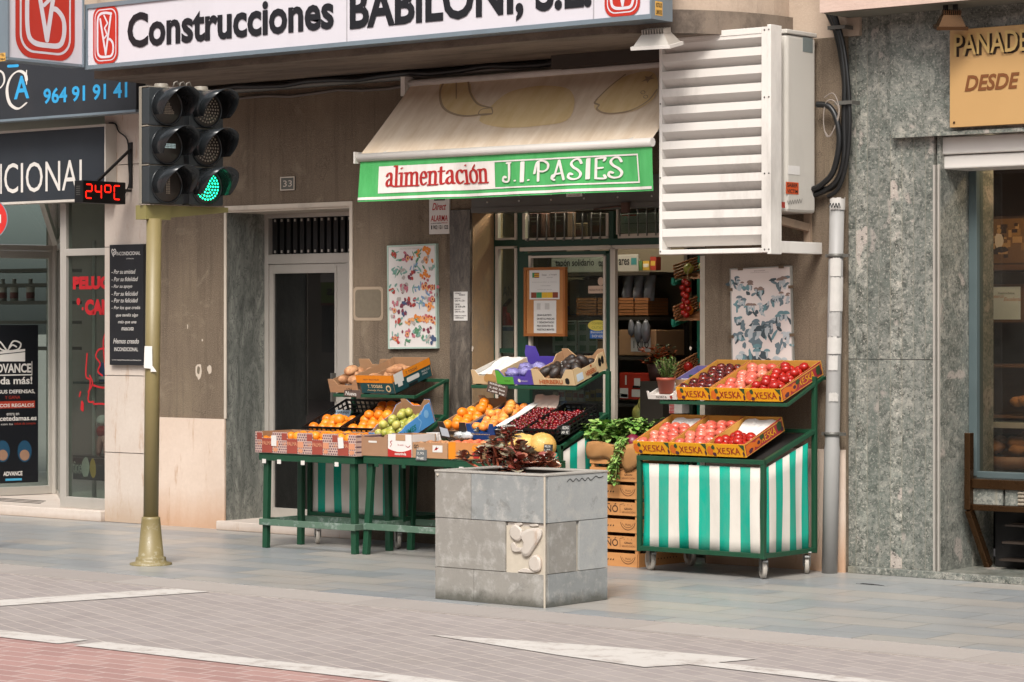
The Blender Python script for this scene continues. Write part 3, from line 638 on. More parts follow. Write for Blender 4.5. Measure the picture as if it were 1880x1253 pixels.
stick(T, 1443, 1466, 334, 356, ('SABER', 'VICTIM'), AC, M('orange sticker', '#b5481d', .6), INK); stick(T, 1447, 1468, 304, 320, ('',), AC, M('pale sticker', '#cdc9c4', .6)); stick(T, 1434, 1441, 371, 382, ('',), AC, M('dark red sticker', '#8d2f22', .6)); stick(T, 1474, 1492, 68, 95, ('', '', ''), AC, M('grey label', '#6f7674', .5))
m = MB(); a = [PL(T, 1446 + i * 2.2, 372 - i * .3 + (4 if i % 2 else -3)) for i in range(13)]; m.stroke(cr(a, 3), .003, .001, 0, T); m.build('graffiti', M('grey ink', '#77736d'), AC)
pxt, pxb = X(1537, -.09), X(1523, -.09); pz = H(366, pxt, -.09)
PI = thing('drain_pipe', 'grey drain pipe with torn stickers standing against the wall', 'pipe', (pxb, -.09, 0))
pax = lambda z: (pxb + (pxt - pxb) * z / pz, -.09, z); PR = .047
MB().tube([pax(0), pax(.8), pax(.82), pax(1.6), pax(pz)], [PR * 1.08, PR * 1.08, PR, PR, PR], 20).build('tube', M('pipe grey', '#8d8b88', .5, .1, 5, .05, 0, .25), PI)
for py in (470, 797):
    z = H(py, pax(1)[0], -.09); c = MB(); c.lathe([(PR + .002, -.012), (PR + .008, -.012), (PR + .008, .012), (PR + .002, .012)], 18, 0, Matrix.Translation(pax(z))); c.box(pax(z)[0] + PR, pax(z)[0] + PR + .05, -.1, -.08, z - .01, z + .01); c.box(pax(z)[0] - PR - .03, pax(z)[0] - PR, -.1, -.08, z - .01, z + .01); c.build('clamp', ALU_D, PI)
def shell(z0, z1, a0, a1, k, mi, mb, rn):
    n = 8; c = [pax(z0), pax(z1)]
    for i in range(n):
        A = [math.radians(a0 + (a1 - a0) * j / n) for j in (i, i + 1)]; r = PR * 1.08 + k; jz = rn.uniform(0, .012)
        mb.add([(c[0][0] + r * math.cos(A[0]), c[0][1] + r * math.sin(A[0]), z0), (c[0][0] + r * math.cos(A[1]), c[0][1] + r * math.sin(A[1]), z0), (c[1][0] + r * math.cos(A[1]), c[1][1] + r * math.sin(A[1]), z1 + jz), (c[1][0] + r * math.cos(A[0]), c[1][1] + r * math.sin(A[0]), z1 + jz)], [(0, 1, 2, 3)], mi)
r = random.Random(3)
for py0, py1, a0, a1, mi in ((366, 386, -110, 20, 0), (476, 508, -100, -20, 0), (512, 572, -95, 10, 0), (576, 618, -100, -20, 1), (621, 650, -110, 0, 0), (655, 680, -100, -30, 0), (724, 737, -90, -20, 0)):
    m = MB(); x = pax(1)[0]; shell(H(py1, x, -.09), H(py0, x, -.09), a0, a1, .002, 0, m, r); m.build('sticker', [M('weathered sticker', '#b3afa9', .8, .15, 16, .1, 0, .35), M('scuffed paper', '#9c9995', .8, .3, 30)][mi:mi + 1], PI)
Tp = face((pax(pz)[0] + .02, -.09 - PR - .008, 0), (.85, -.3, 0)) if False else face((pax(pz)[0] + .028, -.09 - PR - .012, pz - .09), (1, .75, 0))
m = MB(); m.stroke(cr([(-.045 + .009 * i, .045 + (.016 if i % 2 else -.012)) for i in range(9)], 4), .0028, .001, 0, Tp); m.build('graffiti', INK, PI)
CB = thing('cable_bundle', 'thick bundle of black cables sagging down the wall to the air conditioner', 'cables', (X(1545, -.05), -.05, 2.4))
for k, (path, r_) in enumerate(((((1520, 22), (1536, 60), (1548, 120), (1556, 200), (1556, 270), (1545, 320), (1525, 345), (1495, 352)), .022), (((1526, 22), (1542, 70), (1551, 140), (1550, 220), (1550, 290), (1538, 330), (1515, 350), (1493, 358)), .02), (((1533, 26), (1548, 80), (1557, 150), (1560, 230), (1554, 300), (1540, 345), (1520, 362)), .014), (((1500, 192), (1522, 196), (1536, 220), (1541, 262), (1530, 315), (1508, 340), (1492, 348)), .02), (((1513, 180), (1530, 172), (1541, 200), (1535, 230), (1519, 252), (1512, 225), (1516, 190), (1530, 185), (1540, 205), (1525, 250), (1513, 240)), .004))):
    y = -.05 - .012 * k; P = cr([(X(a, y), y, H(b, X(a, y), y)) for a, b in path], 6)
    MB().tube(P, r_, 8).build('cable', [BLACK, M('old cable', '#7d736a', .6)][k == 4], CB)
m = MB()
for a, b in ((1543, 52), (1556, 190)):
    x = X(a, -.04); z = H(b, x, -.04); m.box(x - .06, x + .07, -.1, -.09, z - .012, z + .012); m.box(x - .06, x - .05, -.09, -.002, z - .012, z + .012); m.box(x + .06, x + .07, -.09, -.002, z - .012, z + .012)
m.build('clip', ALU_D, CB)
def floodlight(px, py, y, ztop, label, yaw, mats, w=.28):
    x = X(px, y); z = H(py, x, y); o = thing('floodlight', label, 'floodlight', (x, y, z)); Tm = Matrix.Translation((x, y, z)) @ Matrix.Rotation(yaw, 4, 'Z') @ Matrix.Rotation(math.radians(12), 4, 'X')
    m = MB(); q = w / 2
    m.add([(-q, -q * .75, 0), (q, -q * .75, 0), (q, q * .75, 0), (-q, q * .75, 0), (-q * .62, -q * .45, .07), (q * .62, -q * .45, .07), (q * .62, q * .45, .07), (-q * .62, q * .45, .07)], [(4, 5, 6, 7), (0, 1, 5, 4), (1, 2, 6, 5), (2, 3, 7, 6), (3, 0, 4, 7), (3, 2, 1, 0)], 0, False, Tm)
    for i in range(9): m.box(-q * .6 + i * q * .15, -q * .6 + i * q * .15 + .006, -q * .42, q * .42, .068, .1, 0, Tm)
    m.build('housing', mats[0], o)
    m = MB(); m.box(-q - .012, q + .012, -q * .75 - .012, q * .75 + .012, -.02, .002, 0, Tm); m.box(-q * .85, q * .85, -q * .6, q * .6, -.023, -.0205, 1, Tm); m.build('front_glass', [mats[1], mats[2]], o)
    m = MB(); m.bar((x - q * .4, y, z + .05), (x - q * .4, y, ztop), .03, .012); m.bar((x + q * .4, y, z + .05), (x + q * .4, y, ztop), .03, .012); m.build('bracket', mats[3], o)
LAMPG = M('lamp glass', '#9c9488', .2)
floodlight(1206, 82, -.98, ZC + .005, 'grey finned floodlight hanging under the rounded canopy end', .2, (ALU, WHITE, LAMPG, ALU), .25)
# ---------------------------------------------------------------- bakery building
K = thing('bakery_building', 'building clad in green striped marble with the bakery window', 'building', (XR, 0, 0))
bx0, bx1 = X(1558, .03), X(1714, .03); xe = 8.
MB().box(XR + .02, xe, -.012, 1.2, 0, .045).build('step', green_marble('marble step', 3.), K, bevel=.004)
jz = H(660, bx0, .03)
m = MB(); m.box(bx0, bx1, .03, .6, .046, jz); m.box(bx0, bx1, .03, .6, jz + .004, 3.6); m.build('column', MARBLE, K)
MB().box(XR, bx0 - .002, .045, .6, .046, 3.6).build('joint_strip', M('grey joint', '#77716a', .8), K)
m = MB(); m.box(bx1 + .001, bx1 + .014, .02, .4, .046, 2.6, 0); m.box(bx1 + .015, bx1 + .03, .05, .4, .046, 2.6, 1); m.box(bx1 + .031, bx1 + .042, .025, .4, .046, 2.6, 0); m.build('metal_strip', [ALU, BLACK], K)
xv = bx1 + .043; yw = YX(1782, xv)
MB().box(bx1 + .02, xv, .041, yw + .3, .046, 2.9).build('marble_reveal', MARBLE2, K)
zl0 = H(250, X(1700, 0), 0)
MB().box(X(1634, .0), xe, .0, .029, zl0 + .02, 3.6).build('lintel', MARBLE2, K)
MB().box(bx1 + .002, xe, .031, .45, zl0 + .02, 3.6).build('lintel_core', MARBLE2, K)
MB().box(X(1636, -.03), xe, -.03, .0285, zl0 - .005, zl0 + .018).build('ledge', MARBLE, K)
zr0, zr1 = H(311, xv, .1), zl0 - .006
m = MB(); m.box(xv - .03, xe, .07, .4, zr0 + .09, zr1); m.box(xv - .026, xe, .09, .4, zr0, zr0 + .085); m.build('shutter_box', WHITE, K, bevel=.01)
cx0 = 2.76; cyf = YX(1505, cx0); cz = H(24, cx0, cyf)
MB().box(cx0, xe, cyf, .02, cz, 6).build('balcony_slab', PINKREND, K)
MB().box(cx0 + .02, xe, cyf + .02, .029, cz - .006, cz - .0005).build('soffit', M('soffit green grey', '#6d6a5f', .85, .15, 3), K)
TEALF = M('teal grey frame', '#4c5859', .45, .15, 6, .05, .1, .3); BRONZE = M('bronze trim', '#4a3420', .28, .25, 4, .03, .75)
zw = H(868, xv, yw)
m = MB(); m.box(xv + .001, X(1797, yw), yw - .03, yw + .06, zw - .02, zr0 + .1); m.box(X(1797, yw), xe, yw - .03, yw + .06, zw - .03, zw + .012); m.build('window_frame', TEALF, K, bevel=.004)
MB().box(X(1797, yw), xe, yw + .01, yw + .018, zw + .012, zr0 + .1).build('window_pane', glass('bakery glass', '#e0dcd2', 1.0, .04), K)
yq = yw - .14
m = MB(); lw = .035; pth = [(X(1779, yq), H(792, xv, yq)), (X(1779, yq), H(936, xv, yq)), (X(1806, yq + .2), H(1040, xv, yq + .2))]
xl = X(1779, yq)
m.bar((xl, yq, H(795, xl, yq)), (xl, yq, H(936, xl, yq)), .04, .055); m.bar((xl, yq, H(936, xl, yq)), (xl + .03, yq + .2, .05), .04, .055, up=(0, 1, 0))
za_, zb_2, zc_, zd_ = [H(v, xl, yq) for v in (937, 926, 897, 879)]
m.box(xl + .021, xe, yq, yq + .12, za_, zb_2); m.box(xl + .021, xe, yq, yq + .12, zc_, zd_)
m.build('bronze_frame', BRONZE, K, bevel=.004)
m = MB(); m.box(xl + .021, X(1838, yq), yq + .02, yq + .1, zb_2 + .002, zc_ - .002); m.box(X(1843, yq), X(1866, yq), yq + .02, yq + .1, zb_2 + .002, zc_ - .002); m.build('marble_panel', green_marble('pale green marble', .4), K)
m = MB(); m.box(X(1867, yq), xe, yq + .025, yq + .1, zb_2 + .002, zc_ - .002)
for i in range(4): m.tube([(X(1867, yq), yq + .02, zb_2 + .012 + i * .024), (xe, yq + .02, zb_2 + .012 + i * .024)], .011, 8)
m.build('ribbed_vent', M('ribbed cream', '#b3a795', .5), K)
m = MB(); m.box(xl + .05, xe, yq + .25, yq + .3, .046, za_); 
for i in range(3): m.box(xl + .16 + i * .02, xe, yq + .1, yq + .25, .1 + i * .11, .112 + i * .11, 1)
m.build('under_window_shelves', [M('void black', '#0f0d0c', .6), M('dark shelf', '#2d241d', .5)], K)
# bakery room
WOODD = wood('dark shop wood', '#2a1b12', '#3c281a'); WOODM = wood('mid shop wood', '#553722', '#6d4a30')
m = MB(); m.box(2.25, xe, 2.2, 2.25, 0, 3); m.box(2.21, 2.25, .61, 2.2, 0, 3); m.box(2.25, xe, .61, 2.2, 2.9, 2.95); m.box(2.25, xe, .61, 2.2, zw - .06, zw - .03); m.build('bakery_interior', WOODD, K)
def W3(px0, px1, py0, py1, y): return FR(px0, px1, py0, py1, y)
sb = thing('display_shelving', 'dark wooden shelving behind the bakery window', 'shelving', (X(1840, 1.3), 1.3, zw))
for py, th in ((492, 10), (672, 5), (765, 4)):
    x0, x1, z0, z1 = W3(1797, 2000, py - th / 2, py + th / 2, 1.3); MB().box(x0, x1, 1.1, 1.9, z0, z1).build('shelf', WOODM, sb)
x0, x1, z0, z1 = W3(1797, 1990, 675, 760, 1.5); MB().box(x0, x1, 1.5, 1.52, z0, z1).build('back_panel', WOODM, sb)
pic = thing('framed_photograph', 'warm toned framed photograph of someone at work behind the bakery glass', 'picture', (X(1850, 1.25), 1.25, H(480, X(1850, 1.25), 1.25)))
x0, x1, z0, z1 = W3(1808, 1905, 402, 483, 1.25); MB().box(x0 - .02, x1, 1.25, 1.27, z0 - .02, z1 + .02).build('frame', WOODD, pic)
m = MB(); T = face((0, 1.249, 0)); m.flat([(x0, z0), (x1, z0), (x1, z1), (x0, z1)], .001, 0, T)
r = random.Random(5)
for i in range(26): 
    cx, cz_ = r.uniform(x0 + .04, x1 - .04), r.uniform(z0 + .03, z1 - .03); a, b = r.uniform(.01, .04), r.uniform(.006, .025); m.flat([(cx - a, cz_ - b), (cx + a, cz_ - b), (cx + a, cz_ + b), (cx - a, cz_ + b)], .0015 + i * .00005, r.choice((1, 2, 3)), T)
pc = (X(1835, 1.25), z0 + .15); m.flat(blob(pc[0], pc[1], .035, .05, r, .1), .004, 4, T); m.flat(blob(pc[0], pc[1] + .065, .016, .02, r, .05), .0042, 1, T); m.flat(blob(pc[0] + .02, pc[1] - .06, .05, .02, r, .1), .0041, 2, T)
m.build('print', [M('warm brown print', '#6e4f2c'), M('tan print', '#a8834f'), M('umber print', '#33241a'), M('ochre print', '#8a6736'), M('shirt print', '#c9bba8')], pic)
cf = thing('framed_certificate', 'framed white certificate standing on the bakery shelf', 'certificate', (X(1838, 1.15), 1.15, H(588, X(1838, 1.15), 1.15)))
x0, x1, z0, z1 = W3(1799, 1874, 527, 587, 1.15); MB().box(x0 - .02, x1 + .02, 1.15, 1.165, z0 - .018, z1 + .018).build('frame', WOODM, cf)
T = face((0, 1.149, 0)); m = MB(); m.flat([(x0, z0), (x1, z0), (x1, z1), (x0, z1)], .001, 0, T)
put(m, 'Panadería Bollería', T, x0 + .14, x0 + .26, z1 - .05, z1 - .035, 1, z=.002); put(m, 'Comercio', T, x0 + .08, x0 + .18, z1 - .075, z1 - .05, 2, shear=.4, z=.002); put(m, 'Excelente', T, x0 + .18, x0 + .31, z1 - .095, z1 - .07, 2, shear=.4, z=.002)
for i, (a, b) in enumerate(((.1, .3), (.12, .28), (.12, .25), (.12, .2))): m.box(x0 + a, x0 + b, -.0005, .002, z1 - .115 - i * .014, z1 - .112 - i * .014, 1, T)
m.build('sheet', [M('certificate paper', '#cdd6d6', .7), INK, M('orange script', '#b5653b')], cf)
BREAD = M('bread crust', '#8a5a2e', .7, .35, 14, .5); WICK = None
bk = thing('bread_basket', 'round wooden basket of rustic loaves low in the bakery window', 'basket', (X(1850, .9), .9, H(862, X(1850, .9), .9)))
x0, x1, z0, z1 = W3(1798, 1900, 838, 862, .9); MB().lathe([(.0, z0), ((x1 - x0) * .46, z0), ((x1 - x0) * .5, z1), ((x1 - x0) * .48, z1), ((x1 - x0) * .44, z0 + .02)], 24, 0, Matrix.Translation(((x0 + x1) / 2, 1.0, 0))).build('basket_body', WOODM, bk)
m = MB(); r = random.Random(8)
for i in range(14): m.ball((r.uniform(x0 + .06, x1 - .05), r.uniform(.88, 1.08), z1 + .01 + r.uniform(0, .13)), r.uniform(.04, .065), 10, 6, 0, (1.3, .8, .7), None, .15, r)
m.build('loaf_pile', BREAD, bk)
for i, (px, py) in enumerate(((1868, 738), (1880, 736))):
    x = X(px, 1.1); z = H(py, x, 1.1); b = MB(); b.ball((x, 1.1, z), .045, 12, 8, 0, (1.2, 1, .8)); tag(b.build('bread_roll', BREAD, org=(x, 1.1, z)), ('glazed roll on the bakery shelf nearest the certificate', 'glazed roll on the bakery shelf at the photo edge')[i], 'bread roll', 'rolls on the bakery shelf')
gs = thing('glass_tray_stand', 'glass tray with steel rim below the rolls in the bakery window', 'tray', (X(1840, 1.), 1., H(780, X(1840, 1.), 1.)))
x0, x1, z0, z1 = W3(1800, 1960, 776, 784, 1.); MB().box(x0, x1, .85, 1.25, z0, z1).build('tray_plate', M('tray glass', '#7c8a86', .15), gs); MB().box(x0, x1, .83, .849, z0 - .004, z1 + .004).build('rim', ALU, gs)
# bakery sign
bs = thing('bakery_sign', 'brass coloured sign plate with raised capitals on the green marble', 'sign', (X(1745, -.03), -.03, H(235, X(1745, -.03), -.03)))
x0 = X(1745, -.04); z0, z1 = H(235, x0, -.04), H(56, x0, -.04)
MB().box(x0, x0 + 1.6, -.05, -.001, z0, z1).build('plate', M('brass plate', '#b48f5e', .36, .06, 2, .02, .15), bs, bevel=.003)
m = MB(); m.ball((X(1752, -.05), -.052, H(226, x0, -.05)), .008, 8, 5); m.build('screw', BRONZE, bs)
T = face((0, -.052, 0)); a = PL(T, 1754, 103); b = PL(T, 1754, 64); c = PL(T, 1880, 103)
m = MB(); put(m, 'PANADERIA', T, a[0] + .008, a[0] + .008 + (c[0] - a[0]) * 1.52, a[1] - .008, b[1] - .008, 0, bold=.02, z=.0005); m.build('letter_shadow', M('painted letter shadow', '#2e2113', .5), bs)  # dark copy of the capitals set right and down, a painted drop shadow
m = MB(); put(m, 'PANADERIA', T, a[0], a[0] + (c[0] - a[0]) * 1.52, a[1], b[1], 0, bold=.012, z=.018); m.build('raised_letters', M('gold letters', '#b99a62', .35, .05, 3, .02, .3), bs)
ptext('DESDE', T, 1771, 1872, 139, 169, M('brown letters', '#6b3f1d', .5), bs, bold=.03, shear=.25)
floodlight(1745, 48, -.2, cz - .004, 'small dark floodlight above the brass bakery sign', .7, (BRONZE, BRONZE, M('pale lamp glass', '#b9b2a6', .2), BLACK), .17)
# ---------------------------------------------------------------- traffic light
tp = G(277, 1037); TX, TY = tp.x, tp.y
TL = thing('traffic_light', 'olive traffic light with two black three lamp heads, one showing green', 'traffic light', (TX, TY, 0))
t = NT('olive paint'); v = t.tc.outputs['Object']; n = t.noise(v, 22, 8, .85)
s_ = t.n('ShaderNodeSeparateXYZ'); t.l(v, s_.inputs[0])
c = t.mix(t.noise(v, 5, 4), '#6f623e', '#7f724c'); k = t.math('ADD', n, t.math('MULTIPLY', s_.outputs[2], -.14)); c = t.mix(t.ramp(k, ((.53, 0.), (.57, .65))), c, '#99937f')
t.bsdf(c, .45, n, .15, .002); OLIVE = t.m
zp1 = H(402, TX, TY)
hx, hy = TX + .03, TY + .02
MB().tube([(TX, TY, .3), (TX + .02, TY + .01, zp1)], .05, 20).build('pole', OLIVE, TL)
MB().lathe([(.14, 0), (.14, .012), (.105, .02), (.1, .04), (.1, .05), (.085, .055), (.062, .3), (.062, .315), (.05, .32)], 24, 0, Matrix.Translation((TX, TY, 0))).build('base', OLIVE, TL)
zh0 = H(376, TX, TY); az = math.radians(-9); fn = Vector((math.cos(az), math.sin(az), 0)); lr = Vector((-math.sin(az), math.cos(az), 0))
OLB = M('olive bracket', '#7c7446', .5, .15, 6, .1, 0, .3)
m = MB(); bx = Vector((TX, TY, 0)) - fn * .03
m.box(-.06, .14, -.06, .06, zp1 - .005, zh0 - .004, 0, Matrix.Translation(bx) @ Matrix.Rotation(az + math.pi / 2, 4, 'Z'))
Tb = Matrix.Translation(bx) @ Matrix.Rotation(az + math.pi / 2, 4, 'Z') @ Matrix.Rotation(math.pi / 2, 4, 'X')
m.prism([(.142, zp1 + .01), (.62, zh0 - .035), (.62, zh0 - .003), (.142, zh0 - .003)], -.045, .045, 0, Tb)
m.build('bracket', OLB, TL)
TLB = M('signal black', '#2d3133', .38, .15, 8, .05, 0, .15); TLV = M('visor black', '#222527', .24, .2, 8, .03); LENS = M('dark lens', '#3d3833', .22, .2, 30, .3); DOTS = M('unlit led', '#a39786', .4); GRN = emit('lit green led', '#1fe0a0', 2.6); WLED = emit('lit white led', '#a9bcbb', .3)
def head(off, sym):
    c0 = Vector((hx, hy, zh0)) + lr * off - fn * .05
    Tm = Matrix(((lr[0], 0, fn[0], c0[0]), (lr[1], 0, fn[1], c0[1]), (0, 1, 0, c0[2]), (0, 0, 0, 1)))   # x right seen from its front, y up, z out
    hh = .259; W_ = .139
    m = MB()
    for i in range(3): m.prism(rrect(-W_, W_, i * hh + .004, (i + 1) * hh - .004, .012, 3), 0, .11, 0, Tm); m.box(-W_ - .004, W_ + .004, (i + 1) * hh - .005, (i + 1) * hh + .004, .0, .1, 1, Tm)
    m.box(-W_ - .006, -W_, 0, 3 * hh, 0, .03, 1, Tm); m.lathe([(.0, 3 * hh + .03), (.045, 3 * hh + .028), (.05, 3 * hh + .004)], 14, 1, Matrix.Translation(c0 + fn * .05 - Vector((0, 0, c0[2]))) @ Matrix.Translation((0, 0, c0[2])))
    hd = m.build('signal_head', [TLB, M('head edge', '#7d766a', .5)], TL, bevel=.003)
    for i in range(3):
        cy = (i + .5) * hh; Tl = Tm @ Matrix.Translation((0, cy, .112))
        m = MB(); m.lathe([(.125, 0), (.125, .012), (.116, .014), (.112, .004)], 32, 1, Tl); m.lathe([(.112, .003), (.08, .012), (.0, .018)], 32, 0, Tl)
        lit = sym == 'round' and i == 0
        if sym == 'round':
            for ring, cnt in ((.0, 1), (.022, 6), (.044, 12), (.066, 19), (.088, 25)):
                for k in range(cnt):
                    a = 6.28 * k / cnt; m.ball((ring * math.cos(a), ring * math.sin(a), .018 - ring * .08), .0075, 6, 4, 2, (1, 1, .6), Tl)
        else:
            P = [(x * .011, y * .011) for x in range(-6, 7) for y in range(-6, 7)]
            ok = {2: lambda x, y: y < .04 and y > -.05 and abs(x) < (.04 - y) * .62, 1: lambda x, y: abs(y) < .02 and abs(x) < .055, 0: lambda x, y: abs(x) < .022 and -.055 < y < .05}[i]
            for x, y in P:
                if ok(x, y): m.ball((x, y, .018), .005, 6, 4, 2, (1, 1, .6), Tl)
        m.build('lens', [LENS, TLV, GRN if lit else (WLED if sym != 'round' and i == 1 else DOTS)], hd)
        m = MB(); n = 26; vs = []; fs = []
        for k in range(n + 1):
            a = math.radians(-28 + 236 * k / n); q = max(0., math.sin(a)); d = .12 + .13 * min(1, max(0, (math.sin(a) + .47) / 1.2))
            for r_, z in ((.124, 0), (.124, d), (.119, d), (.119, 0)): vs.append((r_ * math.cos(a), r_ * math.sin(a), z))
        for k in range(n):
            for j in range(4): fs.append((k * 4 + j, (k + 1) * 4 + j, (k + 1) * 4 + (j + 1) % 4, k * 4 + (j + 1) % 4))
        m.add(vs, fs, 0, True, Tl); m.f += [(len(m.v) - len(vs) + j for j in (3, 2, 1, 0))] if False else []
        m.build('visor', TLV, hd)
head(.04, 'sym'); head(.362, 'round')
m = MB(); q = Vector((hx, hy, zh0 + .79)) - fn * .02
for i in range(3): 
    a = q + lr * (.15 + .05 * i); m.tube([a, a + Vector((.01, 0, .03)), a + lr * .03 + Vector((0, 0, .04)), a + lr * .05], .006, 6)
m.bar(q + lr * .3 + Vector((0, 0, -.79)), q + lr * .3, .03); m.bar(q + lr * .31 + Vector((0, 0, -.2)), q + lr * .2 + Vector((0, 0, -.5)), .012)
m.build('wiring', M('signal wiring', '#6a645c', .5), TL)
x, z = TX + .056, H(655, TX, TY); m = MB(); Tq = face((TX + .035, TY - .048, z), (1, .75, 0)); m.flat([(-.035, -.075), (.01, -.08), (.01, -.1), (.05, -.1), (.03, -.07), (.022, -.06), (.02, .07), (-.03, .07)], .004, 0, Tq); m.build('torn_paper', PAPER, TL)
# red round sign at the photo edge
rx, ry = X(-27, -2.3), -2.3; rz = H(402, rx, ry)
RS = thing('road_sign', 'round red road sign on a grey post at the kerb', 'road sign', (rx, ry, 0))
Tr = face((rx, ry, rz), (CP, SP, 0)); m = MB(); rad = .16; m.prism(arc(0, 0, rad, rad, 0, 354, 40), -.004, 0, 1, Tr); m.flat(arc(0, 0, rad * .96, rad * .96, 0, 354, 40), .001, 0, Tr); m.box(-rad * .7, rad * .7, -.03, .03, .0015, .002, 2, Tr); m.build('disc', [M('sign red', '#b3211b', .4), STEELB, WHITE], RS)
MB().tube([(rx, ry + .04, 0), (rx, ry + .04, rz + .2)], .025, 10).build('post', ALU_D, RS)
# ---------------------------------------------------------------- planter
a, b, c = G(801, 1101), G(1000, 1117), G(1118, 1103)
qx0, qx1, qy0, qz = X(799, -2.88), X(1000, -2.88), -2.88, .752; qy1 = YX(1115, qx1)
PT = thing('stone_planter', 'square grey granite clad planter with a carved relief slab at the kerb', 'planter', (qx0, qy0, 0))
def slab_mat(nm, a, b):
    t = NT(nm); v = t.tc.outputs['Object']; n = t.noise(v, 4.5, 7, .7); c = t.mix(n, a, b)
    c = t.mix(t.ramp(t.noise(v, 11, 6, .7), ((.5, 0.), (.66, .7))), c, '#b0ada7'); c = t.mix(t.ramp(t.noise(v, 5, 8, .8, .5), ((.56, 0.), (.64, .4))), c, '#5c5a55'); c = t.mix(t.math('MULTIPLY', t.noise(v, 90, 3), .3), c, '#4f4e4a')
    z = t.n('ShaderNodeSeparateXYZ'); t.l(v, z.inputs[0]); k = t.math('ADD', t.math('MULTIPLY', z.outputs[2], -9.), t.math('MULTIPLY', t.noise(v, 9, 6, .8), 1.3))
    c = t.mix(t.ramp(k, ((.0, 0.), (.5, .75))), c, '#3b3a30')
    t.bsdf(c, .5, n, .15, .004); return t.m
SA, SB, SC = slab_mat('warm grey slab', '#77736d', '#99958d'), slab_mat('blue grey slab', '#6d7171', '#9b9d9b'), slab_mat('pale slab', '#8f9190', '#aeafac')
RELM = cream_stone('carved limestone', '#a59d93', '#beb7ae', '#8f8579', .05); JT = M('planter joint', '#b2a898', .8, .2, 20)
MB().box(qx0 + .012, qx1 - .012, qy0 + .012, qy1 - .012, 0, qz - .3).build('core', JT, PT)
zr = [0, .188, .475, qz - .012]
fx = lambda px: X(px, qy0)
lay = [(0, qx0, fx(870), SA), (0, fx(870), qx1, SA), (1, qx0, fx(928), SA), (2, qx0, fx(865), SA), (2, fx(865), qx1, SB)]
for r_, x0, x1, mt in lay: MB().box(x0 + .0015, x1 - .0015, qy0, qy0 + .03, zr[r_] + .002, zr[r_ + 1] - .002).build('slab', mt, PT)
fy = lambda px: YX(px, qx1)
for r_, y0, y1, mt in ((0, qy0 + .004, qy1, SB), (1, qy0 + .004, fy(1058), SA), (1, fy(1058), qy1, SC), (2, qy0 + .004, qy1, SC)): MB().box(qx1 - .03, qx1 + .002, y0 + .027, y1 - .0015, zr[r_] + .002, zr[r_ + 1] - .002).build('slab', mt, PT)
m = MB(); m.box(qx0, qx0 + .03, qy0 + .031, qy1 - .031, .002, qz - .014); m.box(qx0 + .031, qx1 - .031, qy1 - .03, qy1, .002, qz - .014); m.build('slab', SA, PT)
x0, x1 = fx(929) + .002, fx(997); T = face((0, qy0 + .014, 0)); m = MB(); m.box(x0, x1, qy0 + .014, qy0 + .03, zr[1] + .003, zr[2] - .003)
cx, w_ = (x0 + x1) / 2, x1 - x0; h_ = zr[2] - zr[1]; r = random.Random(2)
def relief(pts, d):
    P = cr([(x0 + a * w_, zr[1] + b * h_) for a, b in pts], 5, True); mx = sum(p[0] for p in P) / len(P); my = sum(p[1] for p in P) / len(P)
    Q = [(mx + (p[0] - mx) * .8, my + (p[1] - my) * .8) for p in P]; n = len(P)
    m.add([(p[0], p[1], 0) for p in P] + [(p[0], p[1], d * .7) for p in P] + [(p[0], p[1], d) for p in Q], [(i, (i + 1) % n, n + (i + 1) % n, n + i) for i in range(n)] + [(n + i, n + (i + 1) % n, 2 * n + (i + 1) % n, 2 * n + i) for i in range(n)] + [tuple(range(2 * n, 3 * n))], 0, False, T)
relief(((.1, .85), (.25, .95), (.42, .85), (.42, .7), (.3, .62), (.12, .7)), .02); relief(((.4, .75), (.6, .88), (.9, .9), (.95, .75), (.75, .5), (.62, .36), (.5, .34), (.42, .42), (.48, .6)), .026); relief(((.12, .55), (.2, .6), (.3, .5), (.42, .5), (.4, .42), (.22, .4), (.14, .45)), .018); relief(((.62, .25), (.78, .38), (.92, .3), (.93, .1), (.78, .04), (.65, .1)), .022); relief(((.3, .02), (.5, .1), (.8, .03), (.5, .015)), .014); relief(((.2, .97), (.4, .99), (.4, .94), (.25, .92)), .012); relief(((.6, .96), (.8, .99), (.85, .95), (.7, .93)), .012)
m.build('relief_slab', RELM, PT)
m = MB(); q = .075
for x0, x1, y0, y1 in ((qx0 - .004, qx1 + .006, qy0 - .004, qy0 + q), (qx0 - .004, qx1 + .006, qy1 - q, qy1 + .004), (qx0 - .004, qx0 + q, qy0 + q + .001, qy1 - q - .001), (qx1 - q, qx1 + .006, qy0 + q + .001, qy1 - q - .001)): m.box(x0, x1, y0, y1, qz - .012, qz)
m.build('rim', M('rim stone', '#9a958d', .5, .1, 8, .1, 0, .35), PT, bevel=.003)
m = MB(); m.box(qx1 - .005, qx1 + .004, qy0 - .003, qy0 + .004, 0, qz - .013); m.ball((qx0 + .02, qy0 - .002, qz - .03), .008, 8, 5); m.build('corner_strip', JT, PT)
m = MB(); T = face((qx1 + .0045, 0, 0), (0, 1, 0)); m.stroke(cr([(qy0 + .2 + .028 * i, qz - .045 + (.01 if i % 2 else -.006)) for i in range(9)] + [(qy0 + .47, qz - .03), (qy0 + .5, qz - .04), (qy0 + .54, qz - .035)], 4), .0022, 0, 0, T); m.build('graffiti', INK, PT)
MB().box(qx0 + .04, qx1 - .04, qy0 + .04, qy1 - .04, qz - .08, qz - .05).build('soil', M('soil', '#241a14', .95, .4, 30, .8), PT)
